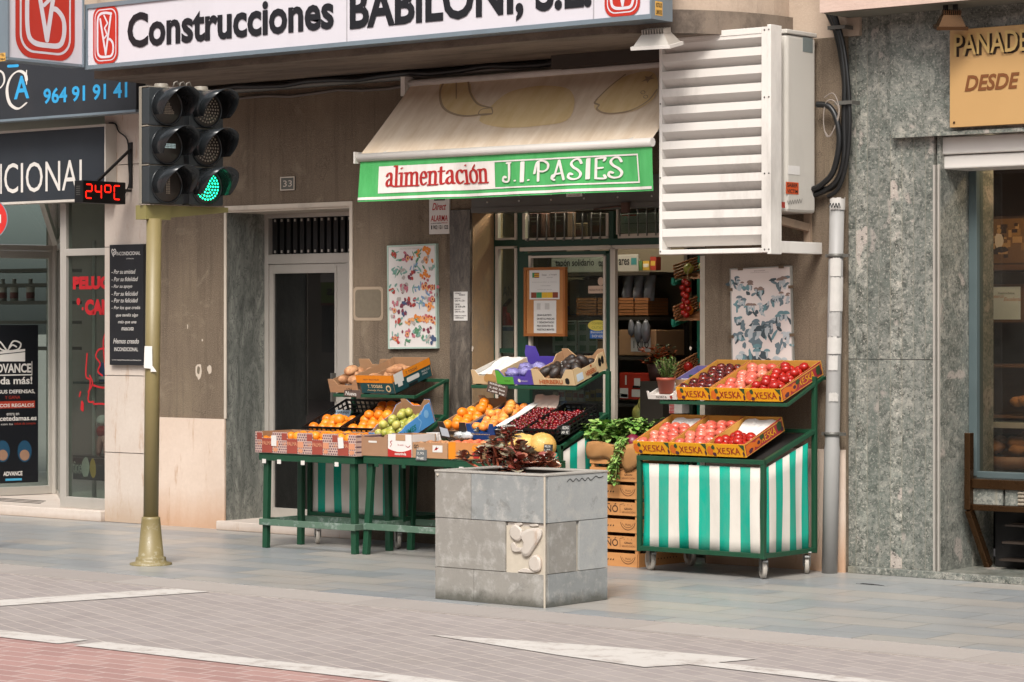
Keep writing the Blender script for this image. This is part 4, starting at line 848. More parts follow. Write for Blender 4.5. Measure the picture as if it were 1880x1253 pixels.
# its dark red leafed plant
pcx, pcy = G(945, 855, qz).x, G(945, 855, qz).y
LR = [fruit_skin('dark red leaf', '#793a30', '#964c3d', None, 9, .18), fruit_skin('bronze leaf', '#8f5a45', '#a46d54', None, 9, .16), fruit_skin('grey green leaf', '#8a8a75', '#a9a993', '#7a4334', 9, .16)]
STM = M('red stem', '#9c5138', .35, .2); r = random.Random(21)
PLT = thing('red_leaved_plant', 'dark red leaved plant with thick stems growing in the stone planter', 'plant', (pcx, pcy, qz - .05))
st = MB(); lf = MB()
def leaf(mb, p, d, size, wid, mi, rn, fold=.25, droop=.15):
    d = Vector(d).normalized(); s = d.cross(Vector((rn.uniform(-.3, .3), rn.uniform(-.3, .3), 1))).normalized(); u = s.cross(d)
    P = [(0, 0), (.25, .7), (.55, 1.), (.82, .75), (1., 0.)]; vs = []
    for a, b in P: 
        c = p + d * size * a - u * size * droop * a * a
        vs += [c - s * wid * b * size + u * fold * wid * size * b, c, c + s * wid * b * size + u * fold * wid * size * b]
    mb.add(vs, [(i * 3 + j, (i + 1) * 3 + j, (i + 1) * 3 + j + 1, i * 3 + j + 1) for i in range(4) for j in (0, 1)], mi, True)
for i in range(40):
    ang = r.uniform(0, 6.28); rad = math.sqrt(r.random()); b0 = Vector((pcx + 0.16 * rad * math.cos(ang), pcy + .11 * rad * math.sin(ang), qz - .06))
    hgt = r.uniform(.1, .27) * (1.12 - .4 * rad) * (1.0 if math.cos(ang) < -.1 else .58); tip = b0 + Vector((.1 * rad * math.cos(ang) + r.uniform(-.03, .03), .07 * rad * math.sin(ang), hgt))
    if i == 0: tip = b0 = Vector((pcx - .22, pcy - .07, qz - .02)); tip = tip + Vector((-.1, -.03, .06))
    mid = (b0 + tip) / 2 + Vector((r.uniform(-.03, .03), r.uniform(-.02, .02), 0)); st.tube(cr([tuple(b0), tuple(mid), tuple(tip)], 3), r.uniform(.005, .009), 6)
    ml = r.choice((0, 0, 1, 1, 2)); a0_ = r.uniform(0, 6.28)
    for k in range(11):
        a = a0_ + k * 2.4; e = (.15, .5, 1.1, 1.8)[k // 3] + r.uniform(-.15, .15); q = tip + Vector((0, 0, -.022 + .004 * k))
        leaf(lf, q, (math.cos(a), math.sin(a), e), r.uniform(.055, .075) * (1.1 - .05 * k), r.uniform(.5, .62), r.choice((ml, ml, 0, 1, 2)), r, .2, .2)
    for k in range(3): a = r.uniform(0, 6.28); leaf(lf, mid, (math.cos(a), math.sin(a), .4), .05, .5, r.choice((0, 1)), r)
lf.build('foliage', LR, PLT); st.build('stems', STM, PLT)
# ---------------------------------------------------------------- carts, tables
def caster(name_parent, x, y, ang, r_=.063):
    c = Matrix.Translation((x, y, 0)) @ Matrix.Rotation(ang, 4, 'Z')
    wm = MB(); Tw = c @ Matrix.Translation((.02, 0, r_)) @ Matrix.Rotation(math.pi / 2, 4, 'X')
    wm.lathe([(.012, -.012), (r_ * .72, -.012), (r_ * .74, -.016), (r_, -.012), (r_, .012), (r_ * .74, .016), (r_ * .72, .012), (.012, .012)], 24, 0, Tw); wm.lathe([(0, -.02), (.012, -.02), (.012, .02), (0, .02)], 10, 1, Tw)
    k = MB(); k.box(-.02, .035, -.024, -.02, r_ * .8, r_ * 2 + .01, 0, c); k.box(-.02, .035, .02, .024, r_ * .8, r_ * 2 + .01, 0, c); k.box(-.03, .04, -.03, .03, r_ * 2 + .01, r_ * 2 + .018, 0, c); k.box(-.05, .0, -.016, .016, r_ * 1.7, r_ * 1.9, 0, c)
    f = k.build('caster', M('galvanised', '#8d8d8a', .4, .15, 10, .05, .7), name_parent, bevel=.002)
    wm.build('wheel', [M('caster wheel', '#a39c92', .5, .15, 10), ALU_D], f)
def cart(label, x0, x1, yf, yb_, zb0, zf, zbk, up, lower_panel=True, cloth_side=True, casters=(), stripe=.157, soff=0., boardz=True, upx=None):
    """green tube display cart: striped cloth round the base, inclined tray, inclined upper shelf (yfront, zfront, yback, zback)"""
    o = thing('display_cart', label, 'display cart', ((x0 + x1) / 2, (yf + yb_) / 2, 0), 'green carts with striped cloth'); s = .03; h = s / 2
    f = MB()
    for x in (x0 + h, x1 - h): f.bar((x, yf + h, zb0 - .02), (x, yf + h, zf), s); f.bar((x, yb_ - h, zb0 - .02), (x, yb_ - h, up[3] + .0), s)
    for z in (zb0,): f.bar((x0 + s, yf + h, z), (x1 - s, yf + h, z), s); f.bar((x0 + s, yb_ - h, z), (x1 - s, yb_ - h, z), s); f.bar((x0 + h, yf + s, z), (x0 + h, yb_ - s, z), s); f.bar((x1 - h, yf + s, z), (x1 - h, yb_ - s, z), s)
    f.build('frame', GREEN, o, bevel=.003)
    t = MB(); t.bar((x0, yf + h, zf - h), (x1, yf + h, zf - h), .035, .03); t.bar((x0 + s, yb_ - h - .004, zbk - h), (x1 - s, yb_ - h - .004, zbk - h), .026)
    for x in (x0 + h, x1 - h): t.bar((x, yf + s, zf - h + .002), (x, yb_ - s, zbk - h), .028)
    t.build('tray_frame', GREEN, o, bevel=.003)
    if boardz:
        b = MB(); b.add([(x0 + s, yf + s, zf - .03), (x1 - s, yf + s, zf - .03), (x1 - s, yb_ - s, zbk - .03), (x0 + s, yb_ - s, zbk - .03)], [(0, 1, 2, 3)]); b.build('tray_board', M('dark tray', '#1d1a17', .7), o)
    u = MB(); a, c = (upx or (x0, x1)); zf2, zb2 = up[1], up[3]
    u.bar((a, up[0], zf2 - .012), (c, up[0], zf2 - .012), .03, .024); u.bar((a, up[2], zb2 - .012), (c, up[2], zb2 - .012), .024)
    for k in range(4): x = a + .012 + (c - a - .024) * k / 3; u.bar((x, up[0] + .016, zf2 - .012), (x, up[2] - .013, zb2 - .012), .02)
    u.build('upper_shelf', GREEN, o, bevel=.003)
    CLOTH = stripes('striped cloth', TEAL, CLOTHW, stripe, 20. + soff, 0); CLOTHY = stripes('striped cloth side', TEAL, CLOTHW, stripe * 1.0, 20.1, 1)
    r = random.Random(int(x0 * 100) % 97); n = 44
    def panel(ax, p0, p1, q, ztop, mat):
        mb = MB()
        for i in range(n + 1):
            p = p0 + (p1 - p0) * i / n; zt_ = ztop(p); z0 = zb0 + .005 + .012 * math.sin(p * 9 + x0)
            for k in range(7):
                z = z0 + (zt_ - z0) * k / 6; w_ = .007 * math.sin(p * 26 + k * .25) * (1 - k / 7) + .006 * math.sin(p * 11 + x0) * math.sin(k * .5); pp = p + .006 * math.sin(z * 7 + p * 3)
                mb.v.append((pp, q + w_, z) if ax == 0 else (q + w_, pp, z))
        for i in range(n):
            for k in range(6): mb.f.append((i * 7 + k, (i + 1) * 7 + k, (i + 1) * 7 + k + 1, i * 7 + k + 1)); mb.m.append(0); mb.s.append(True)
        ob = mb.build('cloth_panel', mat, o); sm = ob.modifiers.new('thick', 'SOLIDIFY'); sm.thickness = .002
    panel(0, x0 + s + .005, x1 - s - .005, yf + .02, lambda p: zf - .05, CLOTH)
    if cloth_side: panel(1, yf + s + .012, yb_ - s - .06, x1 - .012, lambda p: zf - .06 + (zbk - zf) * (p - yf) / (yb_ - yf), CLOTHY)
    for cx, cy, an in casters: caster(o, cx, cy, an)
    return o
C3 = (1.66, 2.645, -.77, -.15)
cart('green cart with clean teal striped cloth in front of the drain pipe, full of tomatoes', *C3, .15, .75, .925, (-.5, 1.1, -.06, 1.262), casters=((1.70, -.66, 2.6), (2.59, -.69, 2.4), (2.62, -.24, 2.2), (1.72, -.24, 2.7)), soff=.11)
C2 = (.06, 1.03, -.76, -.2)
cart('green cart with cherries and melons before the shop window, striped cloth behind the planter', *C2, .13, .795, 1.0, (-.5, 1.178, -.19, 1.28), upx=(.05, .97), casters=((.12, -.66, 2.5), (.99, -.66, 2.4)))
C1 = (-1.43, -.5, -.6, -.1)
cart('green cart of oranges against the wall beside the entrance, its cloth shaded by two tables', *C1, .225, .70, .95, (-.48, 1.095, -.12, 1.205), upx=(-1.27, -.49), cloth_side=False, casters=((-1.37, -.55, 2.4), (-.66, -.47, 2.5)))
def table(label, x0, x1, yf, yb_, z, splay, rail):
    o = thing('market_table', label, 'table', ((x0 + x1) / 2, (yf + yb_) / 2, 0), 'green wooden tables')
    m = MB(); m.box(x0, x1, yf, yb_, z - .012, z); m.box(x0, x1, yf, yf + .02, z - .055, z - .0125); m.box(x0, x1, yb_ - .02, yb_, z - .055, z - .0125); m.box(x1 - .02, x1, yf + .021, yb_ - .021, z - .055, z - .0125); m.box(x0, x0 + .02, yf + .021, yb_ - .021, z - .055, z - .0125); m.build('tabletop', GREEN, o, bevel=.003)
    for sx, sy in ((0, 0), (1, 0), (0, 1), (1, 1)):
        x = (x0 + .045, x1 - .045)[sx]; y = (yf + .045, yb_ - .045)[sy]; e = splay * (1 if sx else -1)
        m = MB(); m.bar((x + e, y - splay * (.3 if sy == 0 else -.3), 0), (x, y, z - .0125), .045, .04); m.build('leg', GREEN, o, bevel=.004)
    m = MB(); zz = rail; y0, y1 = yf + .03, yb_ - .03; a, b = x0 + .0, x1 - .0
    m.box(a, b, y0 - .03, y0 - .012, zz, zz + .045, 0); m.box(a + .03, b - .03, y1 + .012, y1 + .03, zz, zz + .045, 0); m.box(a + .005, a + .022, y0 - .01, y1 + .01, zz, zz + .045, 0); m.box(b - .022, b - .005, y0 - .01, y1 + .01, zz, zz + .045, 0)
    m.build('stretcher', WORNG, o, bevel=.003)
    for k in (.1, .33, .75) if splay > .02 else (.04, .2, .45, .8): m = MB(); m.box(x0 + (x1 - x0) * k, x0 + (x1 - x0) * k + .035, yf - .004, yf - .0005, z - .075, z - .045); m.build('clip', WHITE if splay < .02 else GREEN, o)
    return o
WORNG = worn_paint('worn green paint', '#2a5540', '#6f8078', .52, .62, 12)
T1 = (-1.485, -.56, -1.04, -.6); TZ = .682
table('green wooden table with worn stretcher carrying the oranges in printed boxes beside the entrance', *T1, TZ, .012, .165)
T2 = (-.525, .56, -.99, -.46)
table('green wooden table with splayed legs carrying mixed cartons, half hidden by the planter', *T2, TZ + .006, .045, .175)
# ---------------------------------------------------------------- pet shop at the corner
PS = thing('pet_shop_front', 'pale aluminium glazed front of the pet shop with its folded door', 'shop front', (X(120, .05), .05, 0)); yp = .05
ZF = .085; xl_, xr_ = X(115, yp), XP0
MB().box(-9, xr_ - .002, -.09, 3.5, 0, ZF).build('threshold', WHITESTEP, PS, bevel=.005)
m = MB()
for i in range(3): m.box(-7, X(88 - i * 14, .3), .2 + i * .11, .225 + i * .11, ZF + .0005, ZF + .004)
m.build('floor_strip', M('dark strip', '#3b3733', .7), PS)
def lvl(py, px, y=yp): return H(py, X(px, y), y)
ztop = lvl(372, 150); zb1, zb2 = lvl(470, 150), lvl(457, 150); zg0 = lvl(913, 150)
m = MB(); m.box(xl_, X(126, yp), yp - .03, yp + .04, ZF, ztop); m.box(X(126, yp), xr_, yp - .03, yp + .04, ZF, zg0); m.box(X(126, yp), xr_, yp - .03, yp + .04, zb1, zb2)
m.build('window_frame', ALU, PS, bevel=.004)
wp = MB().box(X(126, yp), xr_, yp, yp + .008, zg0, zb1).build('window_pane', GLASS, PS); MB().box(X(126, yp), xr_, yp, yp + .008, zb2, ztop).build('window_pane', GLASS, PS)
pj = G(99, 907, ZF); pl = G(0, 911.5, ZF); dd = (Vector((pl.x, pl.y, 0)) - Vector((pj.x, pj.y, 0))).normalized(); nn = Vector((dd.y, -dd.x, 0))
if nn.y > 0: nn = -nn
Td = face((pj.x, pj.y, 0), -dd); D1 = lambda px, py: PL(Td, px, py)
zd_top = D1(95, 462)[1]; wdt = 1.0
m = MB(); s0 = D1(88, 700)[0]
m.box(s0, 0, ZF + .005, zd_top, -.02, .02, 0, Td); m.box(-wdt, s0, ZF + .005, D1(50, 893)[1], -.02, .02, 0, Td); m.box(-wdt, s0, D1(50, 475)[1], zd_top, -.02, .02, 0, Td); m.box(-wdt - .06, -wdt, ZF + .005, zd_top, -.02, .02, 0, Td)
dl = m.build('door', ALU, PS, bevel=.004)
MB().box(-wdt, s0, D1(50, 893)[1], D1(50, 475)[1], -.004, .004, 0, Td).build('glass', GLASS, dl)
pe = Vector((xl_, yp + .04, 0)); 
m = MB(); j0 = Vector((pj.x, pj.y, 0)); jd = (pe - j0)
m.bar(j0 + Vector((.03, .0, ZF + .001)), j0 + Vector((.03, 0, 3.2)), .05, .06); m.box(-wdt - .06, 0, zd_top + .003, zd_top + .05, -.02, .03, 0, Td)
m.bar(pe + Vector((0, 0, ZF + .02)), j0 + Vector((.06, 0, ZF + .02)), .03, .04); m.bar(pe + Vector((0, 0, zd_top + .03)), j0 + Vector((.06, 0, zd_top + .03)), .03, .05)
m.build('door_jamb', ALU, PS)
m = MB(); mid = (pe + j0) / 2; sd = face((j0.x + .04, j0.y, 0), jd); L_ = jd.length
m.box(.05, L_ - .05, ZF + .05, zd_top, -.004, .004, 0, sd); m.box(.05, L_ - .05, zd_top + .06, 3.1, -.004, .004, 0, sd); m.build('side_glass', GLASS, PS)
for py in (495, 555, 718, 880):
    MB().box(.004, .03, D1(101, py + 10)[1], D1(101, py - 10)[1], -.035, .035, 0, Td).build('hinge', BLACK, PS)
MB().box(-wdt, s0, zd_top + .055, 3.1, -.004, .004, 0, Td).build('fanlight', GLASS, PS)
m = MB(); q0, q1 = D1(58, 372), D1(104, 458); m.bar(Td @ Vector((q0[0], q0[1], .2)), Td @ Vector((q1[0], q1[1], .02)), .05); m.build('stay_bar', ALU, PS)
m = MB(); m.box(-9, xr_, 3.5, 3.55, 0, 3.4); m.box(-9, xr_, .06, 3.5, 3.3, 3.4); m.box(xr_ - .03, xr_ + .02, .31, 3.5, 0, 3.3); m.build('shop_room', M('pet shop wall', '#8d877c', .85, .15, 2), PS)
for k, py in enumerate((497, 524, 556, 592, 640)): MB().box(X(-30, 2.2), X(92, 2.2), 2.2, 2.6, H(py + 3, X(30, 2.2), 2.2), H(py - 3, X(30, 2.2), 2.2)).build('wall_rail', M('rail grey', '#514c45', .6), PS)
# wide black sign with the telephone number
yk = -.36; kx1 = X(250, yk); kz0, kz1 = H(206, kx1, yk), 3.95
K1 = thing('phone_number_sign', 'black fascia sign with a blue phone number below the projecting sign', 'sign', (kx1, yk, kz0))
MB().box(-8, kx1, yk, yk + .1, kz0 + .02, kz1).build('panel', M('fascia black', '#2a2c30', .4, .12, 4, .03, 0, .15), K1); MB().box(-8, kx1 + .004, yk - .01, yk + .11, kz0, kz0 + .019).build('frame', STEELB, K1)
T = face((0, yk - .001, 0)); BLU = M('sky blue letters', '#2f93c4', .5)
ptext('964 91 91 41', T, 80, 234, 163, 192, BLU, K1, bold=.025); ptext('A', T, 26, 54, 141, 183, BLU, K1, bold=.02)
m = MB(); m.stroke(cr([PL(T, *p) for p in ((49, 148), (46, 136), (34, 131), (20, 142), (13, 165), (18, 190), (33, 200), (48, 190))], 5), (.018, .007, .3), .001, 0, T); m.stroke([PL(T, 49, 130), PL(T, 49, 155)], .006, .0015, 0, T); m.stroke(cr([PL(T, *p) for p in ((-8, 128), (5, 134), (8, 150), (0, 162), (-10, 160))], 5), (.012, .006, .3), .001, 0, T); m.stroke([PL(T, 16, 122), PL(T, 32, 121)], (.02, .012, 0), .001, 1, T); m.build('emblem', [WHITE, BLU], K1)
# framed black sign of the pet shop
yi = -.165; ix1 = X(192, yi); iz0, iz1 = H(368, ix1, yi), H(228, ix1, yi)
K2 = thing('fascia_sign', 'white framed black sign with capital letters behind the red thermometer', 'sign', (ix1, yi, iz0))
MB().box(-8, ix1 - .003, yi + .004, yi + .12, iz0 + .02, iz1 - .02).build('panel', M('slate panel', '#2c3035', .35, .2, 3, .03, 0, .25), K2)
m = MB(); m.box(-8, ix1, yi, yi + .119, iz0, iz0 + .019); m.box(-8, ix1, yi, yi + .119, iz1 - .019, iz1); m.box(ix1 - .002, ix1 + .012, yi, yi + .119, iz0, iz1); m.build('frame', M('sign frame cream', '#b7afa5', .5, .08, 6, .05, 0, .2), K2)
T = face((0, yi + .003, 0)); m = MB()
a, c = PL(T, 8, 356), PL(T, 164, 356); b = PL(T, 8, 301); w_ = (c[0] - a[0])
put(m, 'CIONAL', T, a[0], a[0] + w_, a[1], b[1], 0, z=.002, bold=.0); put(m, 'INCONDI', T, a[0] - w_ * 1.17, a[0] - w_ * .04, a[1], b[1], 0, z=.002) if False else put(m, 'I', T, a[0] - .05, a[0] - .03, a[1], b[1], 0, z=.002)
m.build('lettering', WHITE, K2)
m = MB(); P = [(X(a, -.06), -.06, H(b, X(a, -.06), -.06)) for a, b in ((200, 226), (212, 228), (218, 242), (234, 258), (236, 300), (238, 335), (230, 355))]; m.tube(cr(P, 4), .006, 6); tag(m.build('sign_cable', BLACK, org=P[0]), 'thin black cable looping down from the framed sign to the thermometer', 'cable')
# LED thermometer
xt = X(233, -.16); ty0, ty1 = YX(152, xt), YX(231, xt); tz0, tz1 = H(372, xt, ty0), H(331, xt, ty0)
LT = thing('led_thermometer', 'black projecting display with glowing red digits on a wall bracket', 'thermometer', (xt, ty1, tz0))
MB().box(xt - .1, xt, ty0, ty1, tz0, tz1).build('case', BLACK, LT, bevel=.006)
m = MB()
for i in range(5): m.box(xt - .075, xt - .03, ty0 - .002, ty0 + .001, tz1 - .05 - i * .016, tz1 - .043 - i * .016)
m.build('vent_slot', ALU_D, LT)
T = face((xt + .001, 0, 0), (0, 1, 0)); a, b = PL(T, 155, 366), PL(T, 224, 366); dz = PL(T, 155, 336)[1] - a[1]; dw = (b[0] - a[0]) / 4; m = MB()
SEG = {'a': ((0, 1), (1, 1)), 'b': ((1, 1), (1, .5)), 'c': ((1, .5), (1, 0)), 'd': ((0, 0), (1, 0)), 'e': ((0, .5), (0, 0)), 'f': ((0, 1), (0, .5)), 'g': ((0, .5), (1, .5))}
for i, ch in enumerate(('abged', 'fgbc', 'abgf', 'afed')):
    for s in ch:
        (ax_, az_), (bx_, bz_) = SEG[s]; q = lambda u, v: (a[0] + dw * (i + .16 + u * .62), a[1] + dz * (.08 + v * .84)); p0, p1 = q(ax_, az_), q(bx_, bz_)
        k = .14; p0, p1 = (p0[0] + (p1[0] - p0[0]) * k, p0[1] + (p1[1] - p0[1]) * k), (p1[0] - (p1[0] - p0[0]) * k, p1[1] - (p1[1] - p0[1]) * k)
        m.stroke([p0, p1], .006, .001, 0, T)
m.build('digits', emit('red led', '#e01a0c', 1.5), LT)
m = MB(); bx_ = X(240, -.055); m.bar((bx_, -.055, H(346, bx_, -.055)), (bx_, -.055, H(262, bx_, -.055)), .03, .015); m.bar((bx_, -.06, H(275, bx_, -.06)), (xt - .05, (ty0 + ty1) / 2 - .02, tz1 + .006), .018); m.bar((bx_, -.055, tz1 - .06), (xt - .05, ty1 - .02, tz1 - .06), .02); m.build('wall_bracket', BLACK, LT)
# chalkboard style board on the pilaster
yc = -.085; x0, x1, z0, z1 = X(201, yc), X(263, yc), H(671, X(235, yc), yc), H(449, X(235, yc), yc)
CBO = thing('lettered_board', 'tall narrow black board with white script on the pale pilaster', 'board', (x0, yc, z0))
MB().box(x0, x1, yc, -.0455, z0, z1).build('board', M('board black', '#1b1c1f', .45, .15, 5, .03), CBO, bevel=.003)
T = face((0, yc - .001, 0)); m = MB(); hz = z1 - z0; wd_ = x1 - x0
r = random.Random(1)
for s, a, b, fy, hh, sh in (('INCONDICIONAL', .22, .92, .075, .03, 0), ('CASTELLÓN', .5, .72, .118, .01, 0), ('- Por su amistad', .07, .78, .225, .036, .3), ('- Por su fidelidad', .07, .85, .287, .036, .3), ('- Por su apoyo', .07, .68, .35, .036, .3), ('- Por su felicidad', .07, .85, .407, .036, .3), ('- Por tu felicidad', .07, .85, .463, .036, .3), ('- Por los que creéis', .07, .92, .527, .036, .3), ('que tenéis algo', .2, .85, .588, .034, .3), ('más que una', .26, .8, .645, .034, .3), ('mascota', .36, .72, .697, .03, .3), ('Hemos creado', .12, .88, .8, .042, .3), ('INCONDICIONAL', .15, .85, .868, .032, 0), ('www.masquemascotaincondicional.es', .08, .94, .958, .014, 0)):
    zt_ = z1 - hz * (fy - hh * .5); put(m, s, T, x0 + wd_ * a, x0 + wd_ * b, zt_ - hz * hh, zt_, 0, bold=.004, shear=sh, z=.0012)
P = [(x0 + wd_ * (.07 + .13 * u), z1 - hz * (.085 - .05 * v)) for u, v in ((.45, -.2), (.05, .5), (.15, .95), (.45, .75), (.75, .95), (1., .6), (.9, .2), (.55, .1), (.5, .45), (.8, .5))]; m.stroke(cr(P, 4), .004, .0013, 0, T)
m.build('lettering', WHITE, CBO)
# poster inside the door leaf
Tq = face((pj.x + nn.x * .012, pj.y + nn.y * .012, 0), -dd); Q = lambda px, py: PL(Tq, px, py)
PO = thing('pet_food_poster', 'tall black poster with a gift box drawing hung behind the door glass', 'poster', tuple(Tq @ Vector((Q(0, 890)[0], Q(0, 890)[1], 0))))
xa, xb_ = Q(-60, 700)[0], Q(70, 700)[0]; za, zb_ = Q(30, 887)[1], Q(30, 597)[1]
MB().box(xa, xb_, za, zb_, -.006, 0, 0, Tq).build('sheet', M('poster black', '#0d0f14', .5, .3, 2), PO)
m = MB(); put_ = lambda s, a, b, py0, py1, mi, **k: put(m, s, Tq, Q(a, py1)[0], Q(b, py1)[0], Q(20, py1)[1], Q(20, py0)[1], mi, **k)
put_('ADVANCE', -18, 57, 668, 685, 0, bold=.03); put_('te da más!', -22, 59, 692, 706, 0, bold=.02); put_('AYUDA A SUS DEFENSAS,', -50, 64, 716, 724, 0, bold=.02); put_('Y GANA', 9, 37, 727, 733, 1); m.box(Q(-60, 740)[0], Q(64, 740)[0], Q(20, 750)[1], Q(20, 737)[1], -.001, .0008, 1, Tq)
put_('FANTÁSTICOS REGALOS', -45, 62, 740, 748, 0, bold=.02, z=.002); put_('entra en', 12, 35, 758, 763, 0); put_('www.advancetedamas.es', -62, 67, 764, 773, 0, bold=.02); put_('participa con tu', -30, 23, 777, 782, 0); put_('ticket de compra', 26, 65, 776, 782, 1); put_('ADVANCE', 6, 41, 866, 874, 0, bold=.03); m.box(Q(10, 880)[0], Q(40, 880)[0], Q(20, 883)[1], Q(20, 879)[1], -.001, .001, 2, Tq)
for a in (-26, 58): m.box(Q(a, 690)[0], Q(a + 1, 690)[0], Q(20, 688)[1], Q(20, 664)[1], -.001, .001, 0, Tq)
m.box(Q(-26, 690)[0], Q(59, 690)[0], Q(20, 690)[1], Q(20, 688)[1], -.001, .001, 0, Tq)
g = [(-20, 648), (46, 641), (46, 664), (-20, 664)]; m.flat([Q(*p) for p in g][::-1], .001, 0, Tq); m.stroke([Q(-20, 653), Q(47, 646)], .004, .0015, 3, Tq)
for pts in (((13, 645), (0, 628), (-6, 632), (2, 642), (13, 645)), ((14, 645), (24, 627), (38, 631), (33, 642), (14, 645)), ((14, 644), (22, 634), (30, 637))): m.stroke(cr([Q(*p) for p in pts], 4), .007, .001, 0, Tq)
for cx_ in (5, 45): m.flat([Q(cx_ + 13 * math.cos(a * .3), 829 - 20 * math.sin(a * .3)) for a in range(21)], .0008, 2 if False else 4, Tq); m.flat([Q(cx_ + 9 * math.cos(a * .3), 836 - 10 * math.sin(a * .3)) for a in range(21)], .0012, 5, Tq)
m.build('print', [WHITE, M('poster red', '#96301d', .6), M('poster blue', '#3f8fb0', .6), BLACK, M('poster deep blue', '#173f57', .6), M('fawn print', '#8a6a55', .6)], PO)
# products behind the glass
BOT = M('bottle white', '#c9c5bc', .4); BLB = M('bottle label', '#7c3b35', .5)
for i, px in enumerate((5, 26, 56, -14)):
    x = X(px, 2.3); z = H(556, x, 2.3); o = thing('spray_bottle', ('white bottle with a red label on the pet shop shelf beside the frame', 'white bottle standing between two others on the pet shop shelf', 'slim white bottle nearest the door stile on the pet shop shelf', 'white bottle at the photo edge on the pet shop shelf')[i], 'bottle', (x, 2.3, z), 'bottles on the pet shop shelf')
    h_ = .23; MB().lathe([(0, 0), (.04, 0), (.04, h_ * .75), (.02, h_ * .85), (.02, h_), (0, h_)], 14, 0, Matrix.Translation((x, 2.3, z))).build('body', BOT, o); MB().lathe([(.041, .04), (.041, .1)], 14, 0, Matrix.Translation((x, 2.3, z))).build('label_band', BLB, o)
xg = lambda px, y: X(px, y)
dsp = thing('display_rack', 'slim steel rack with glass shelves behind the pet shop window', 'rack', (xg(171, .5), .5, ZF))
MB().box(xg(169, .5), xg(174, .5), .5, .52, ZF, 2.3).build('post', ALU, dsp)
for py in (703, 838): MB().box(xg(150, .5), xg(199, .5), .4, .75, H(py + 2, xg(170, .5), .5), H(py - 2, xg(170, .5), .5)).build('shelf', M('smoked glass', '#39423f', .2), dsp)
T = face((0, yp - .003, 0)); RT = M('window red', '#a3171d', .5)
m = MB(); m2 = lambda s, a, b, c, d: put(m, s, T, PL(T, a, d)[0], PL(T, b, d)[0], PL(T, a, d)[1], PL(T, a, c)[1], 0, bold=.07)
m2('PELUQ', 134, 204, 508, 536); m2('CAN', 156, 204, 550, 579); m.flat(arc(*PL(T, 144, 554), .022, .03, 0, 340, 16), .001, 0, T); m.flat(arc(*PL(T, 152, 567), .011, .014, 0, 340, 12), .001, 0, T)
for pts in (((196, 640), (182, 642), (176, 655), (184, 668), (180, 682), (188, 690)), ((160, 650), (158, 690), (166, 700), (162, 735), (172, 738)), ((172, 708), (188, 712), (204, 711)), ((148, 720), (146, 728)), ((205, 600), (190, 625), (196, 700)), ((165, 690), (170, 705), (162, 720)), ((172, 742), (190, 742), (204, 746))): m.stroke(cr([PL(T, *p) for p in pts], 5), .008, .001, 0, T)
m.flat(blob(*PL(T, 151, 746), .022, .045, random.Random(3), .2), .001, 0, T); tag(m.build('window_lettering', RT, org=tuple(T @ Vector(PL(T, 150, 560) + (0,)))), 'red cut out capitals and scribbled drawing stuck on the pet shop window', 'window lettering')
x, y = xg(192, .6), .6; z = H(701, x, y); o = thing('blue_can', 'tall blue can on the upper glass shelf of the pet shop window', 'can', (x, y, z)); MB().lathe([(0, 0), (.05, 0), (.05, .15), (.045, .16), (0, .16)], 18, 0, Matrix.Translation((x, y, z))).build('body', M('can blue', '#1c4a8f', .35), o); MB().lathe([(.051, .02), (.051, .045)], 18, 0, Matrix.Translation((x, y, z))).build('label_band', WHITE, o)
x, y = xg(188, .55), .55; z = H(836, x, y); o = thing('plush_toy', 'pink and white plush toy on the lower glass shelf', 'toy', (x, y, z)); r = random.Random(4); PLW = M('plush white', '#c9c0b8', .95, .1, 30, .6)
m = MB(); m.tube(cr([(x - .06, y, z + .01), (x - .03, y, z + .1), (x + .0, y, z + .16)], 4), [.03] * 8 + [.035], 8); m.tube(cr([(x + .06, y, z + .01), (x + .05, y, z + .1), (x + .02, y, z + .16)], 4), .03, 8); m.build('legs', M('plush pink', '#c08a80', .95, .1, 30, .6), o); MB().ball((x, y, z + .2), .06, 12, 8, 0, (1, .8, .9)).build('body', M('plush red', '#93261f', .95), o); MB().ball((x, y, z + .29), .055, 12, 8, 0, (1, .9, .9)).build('head', PLW, o)
x0, x1, z0, z1 = FR(134, 199, 842, 882, .35); o = thing('pet_food_sign', 'small dark printed card with a pale dog at the foot of the pet shop window', 'card', (x0, .35, z0)); MB().box(x0, x1, .35, .36, z0, z1).build('card', M('card black', '#12130f', .5), o); T = face((0, .349, 0)); m = MB(); put(m, 'fine', T, x0 + .005, x0 + .11, z1 - .11, z1 - .03, 0, z=.001); put(m, 'PREMIUM', T, x0 + .005, x0 + .11, z0 + .05, z0 + .075, 0, z=.001); m.flat(blob(x0 + .16, z0 + .11, .05, .09, r, .12), .001, 0, T); m.flat(blob(x0 + .25, z0 + .1, .04, .08, r, .1), .0008, 1, T); m.build('print', [M('card cream', '#b8b6a5'), M('card yellow', '#b08a2c')], o)
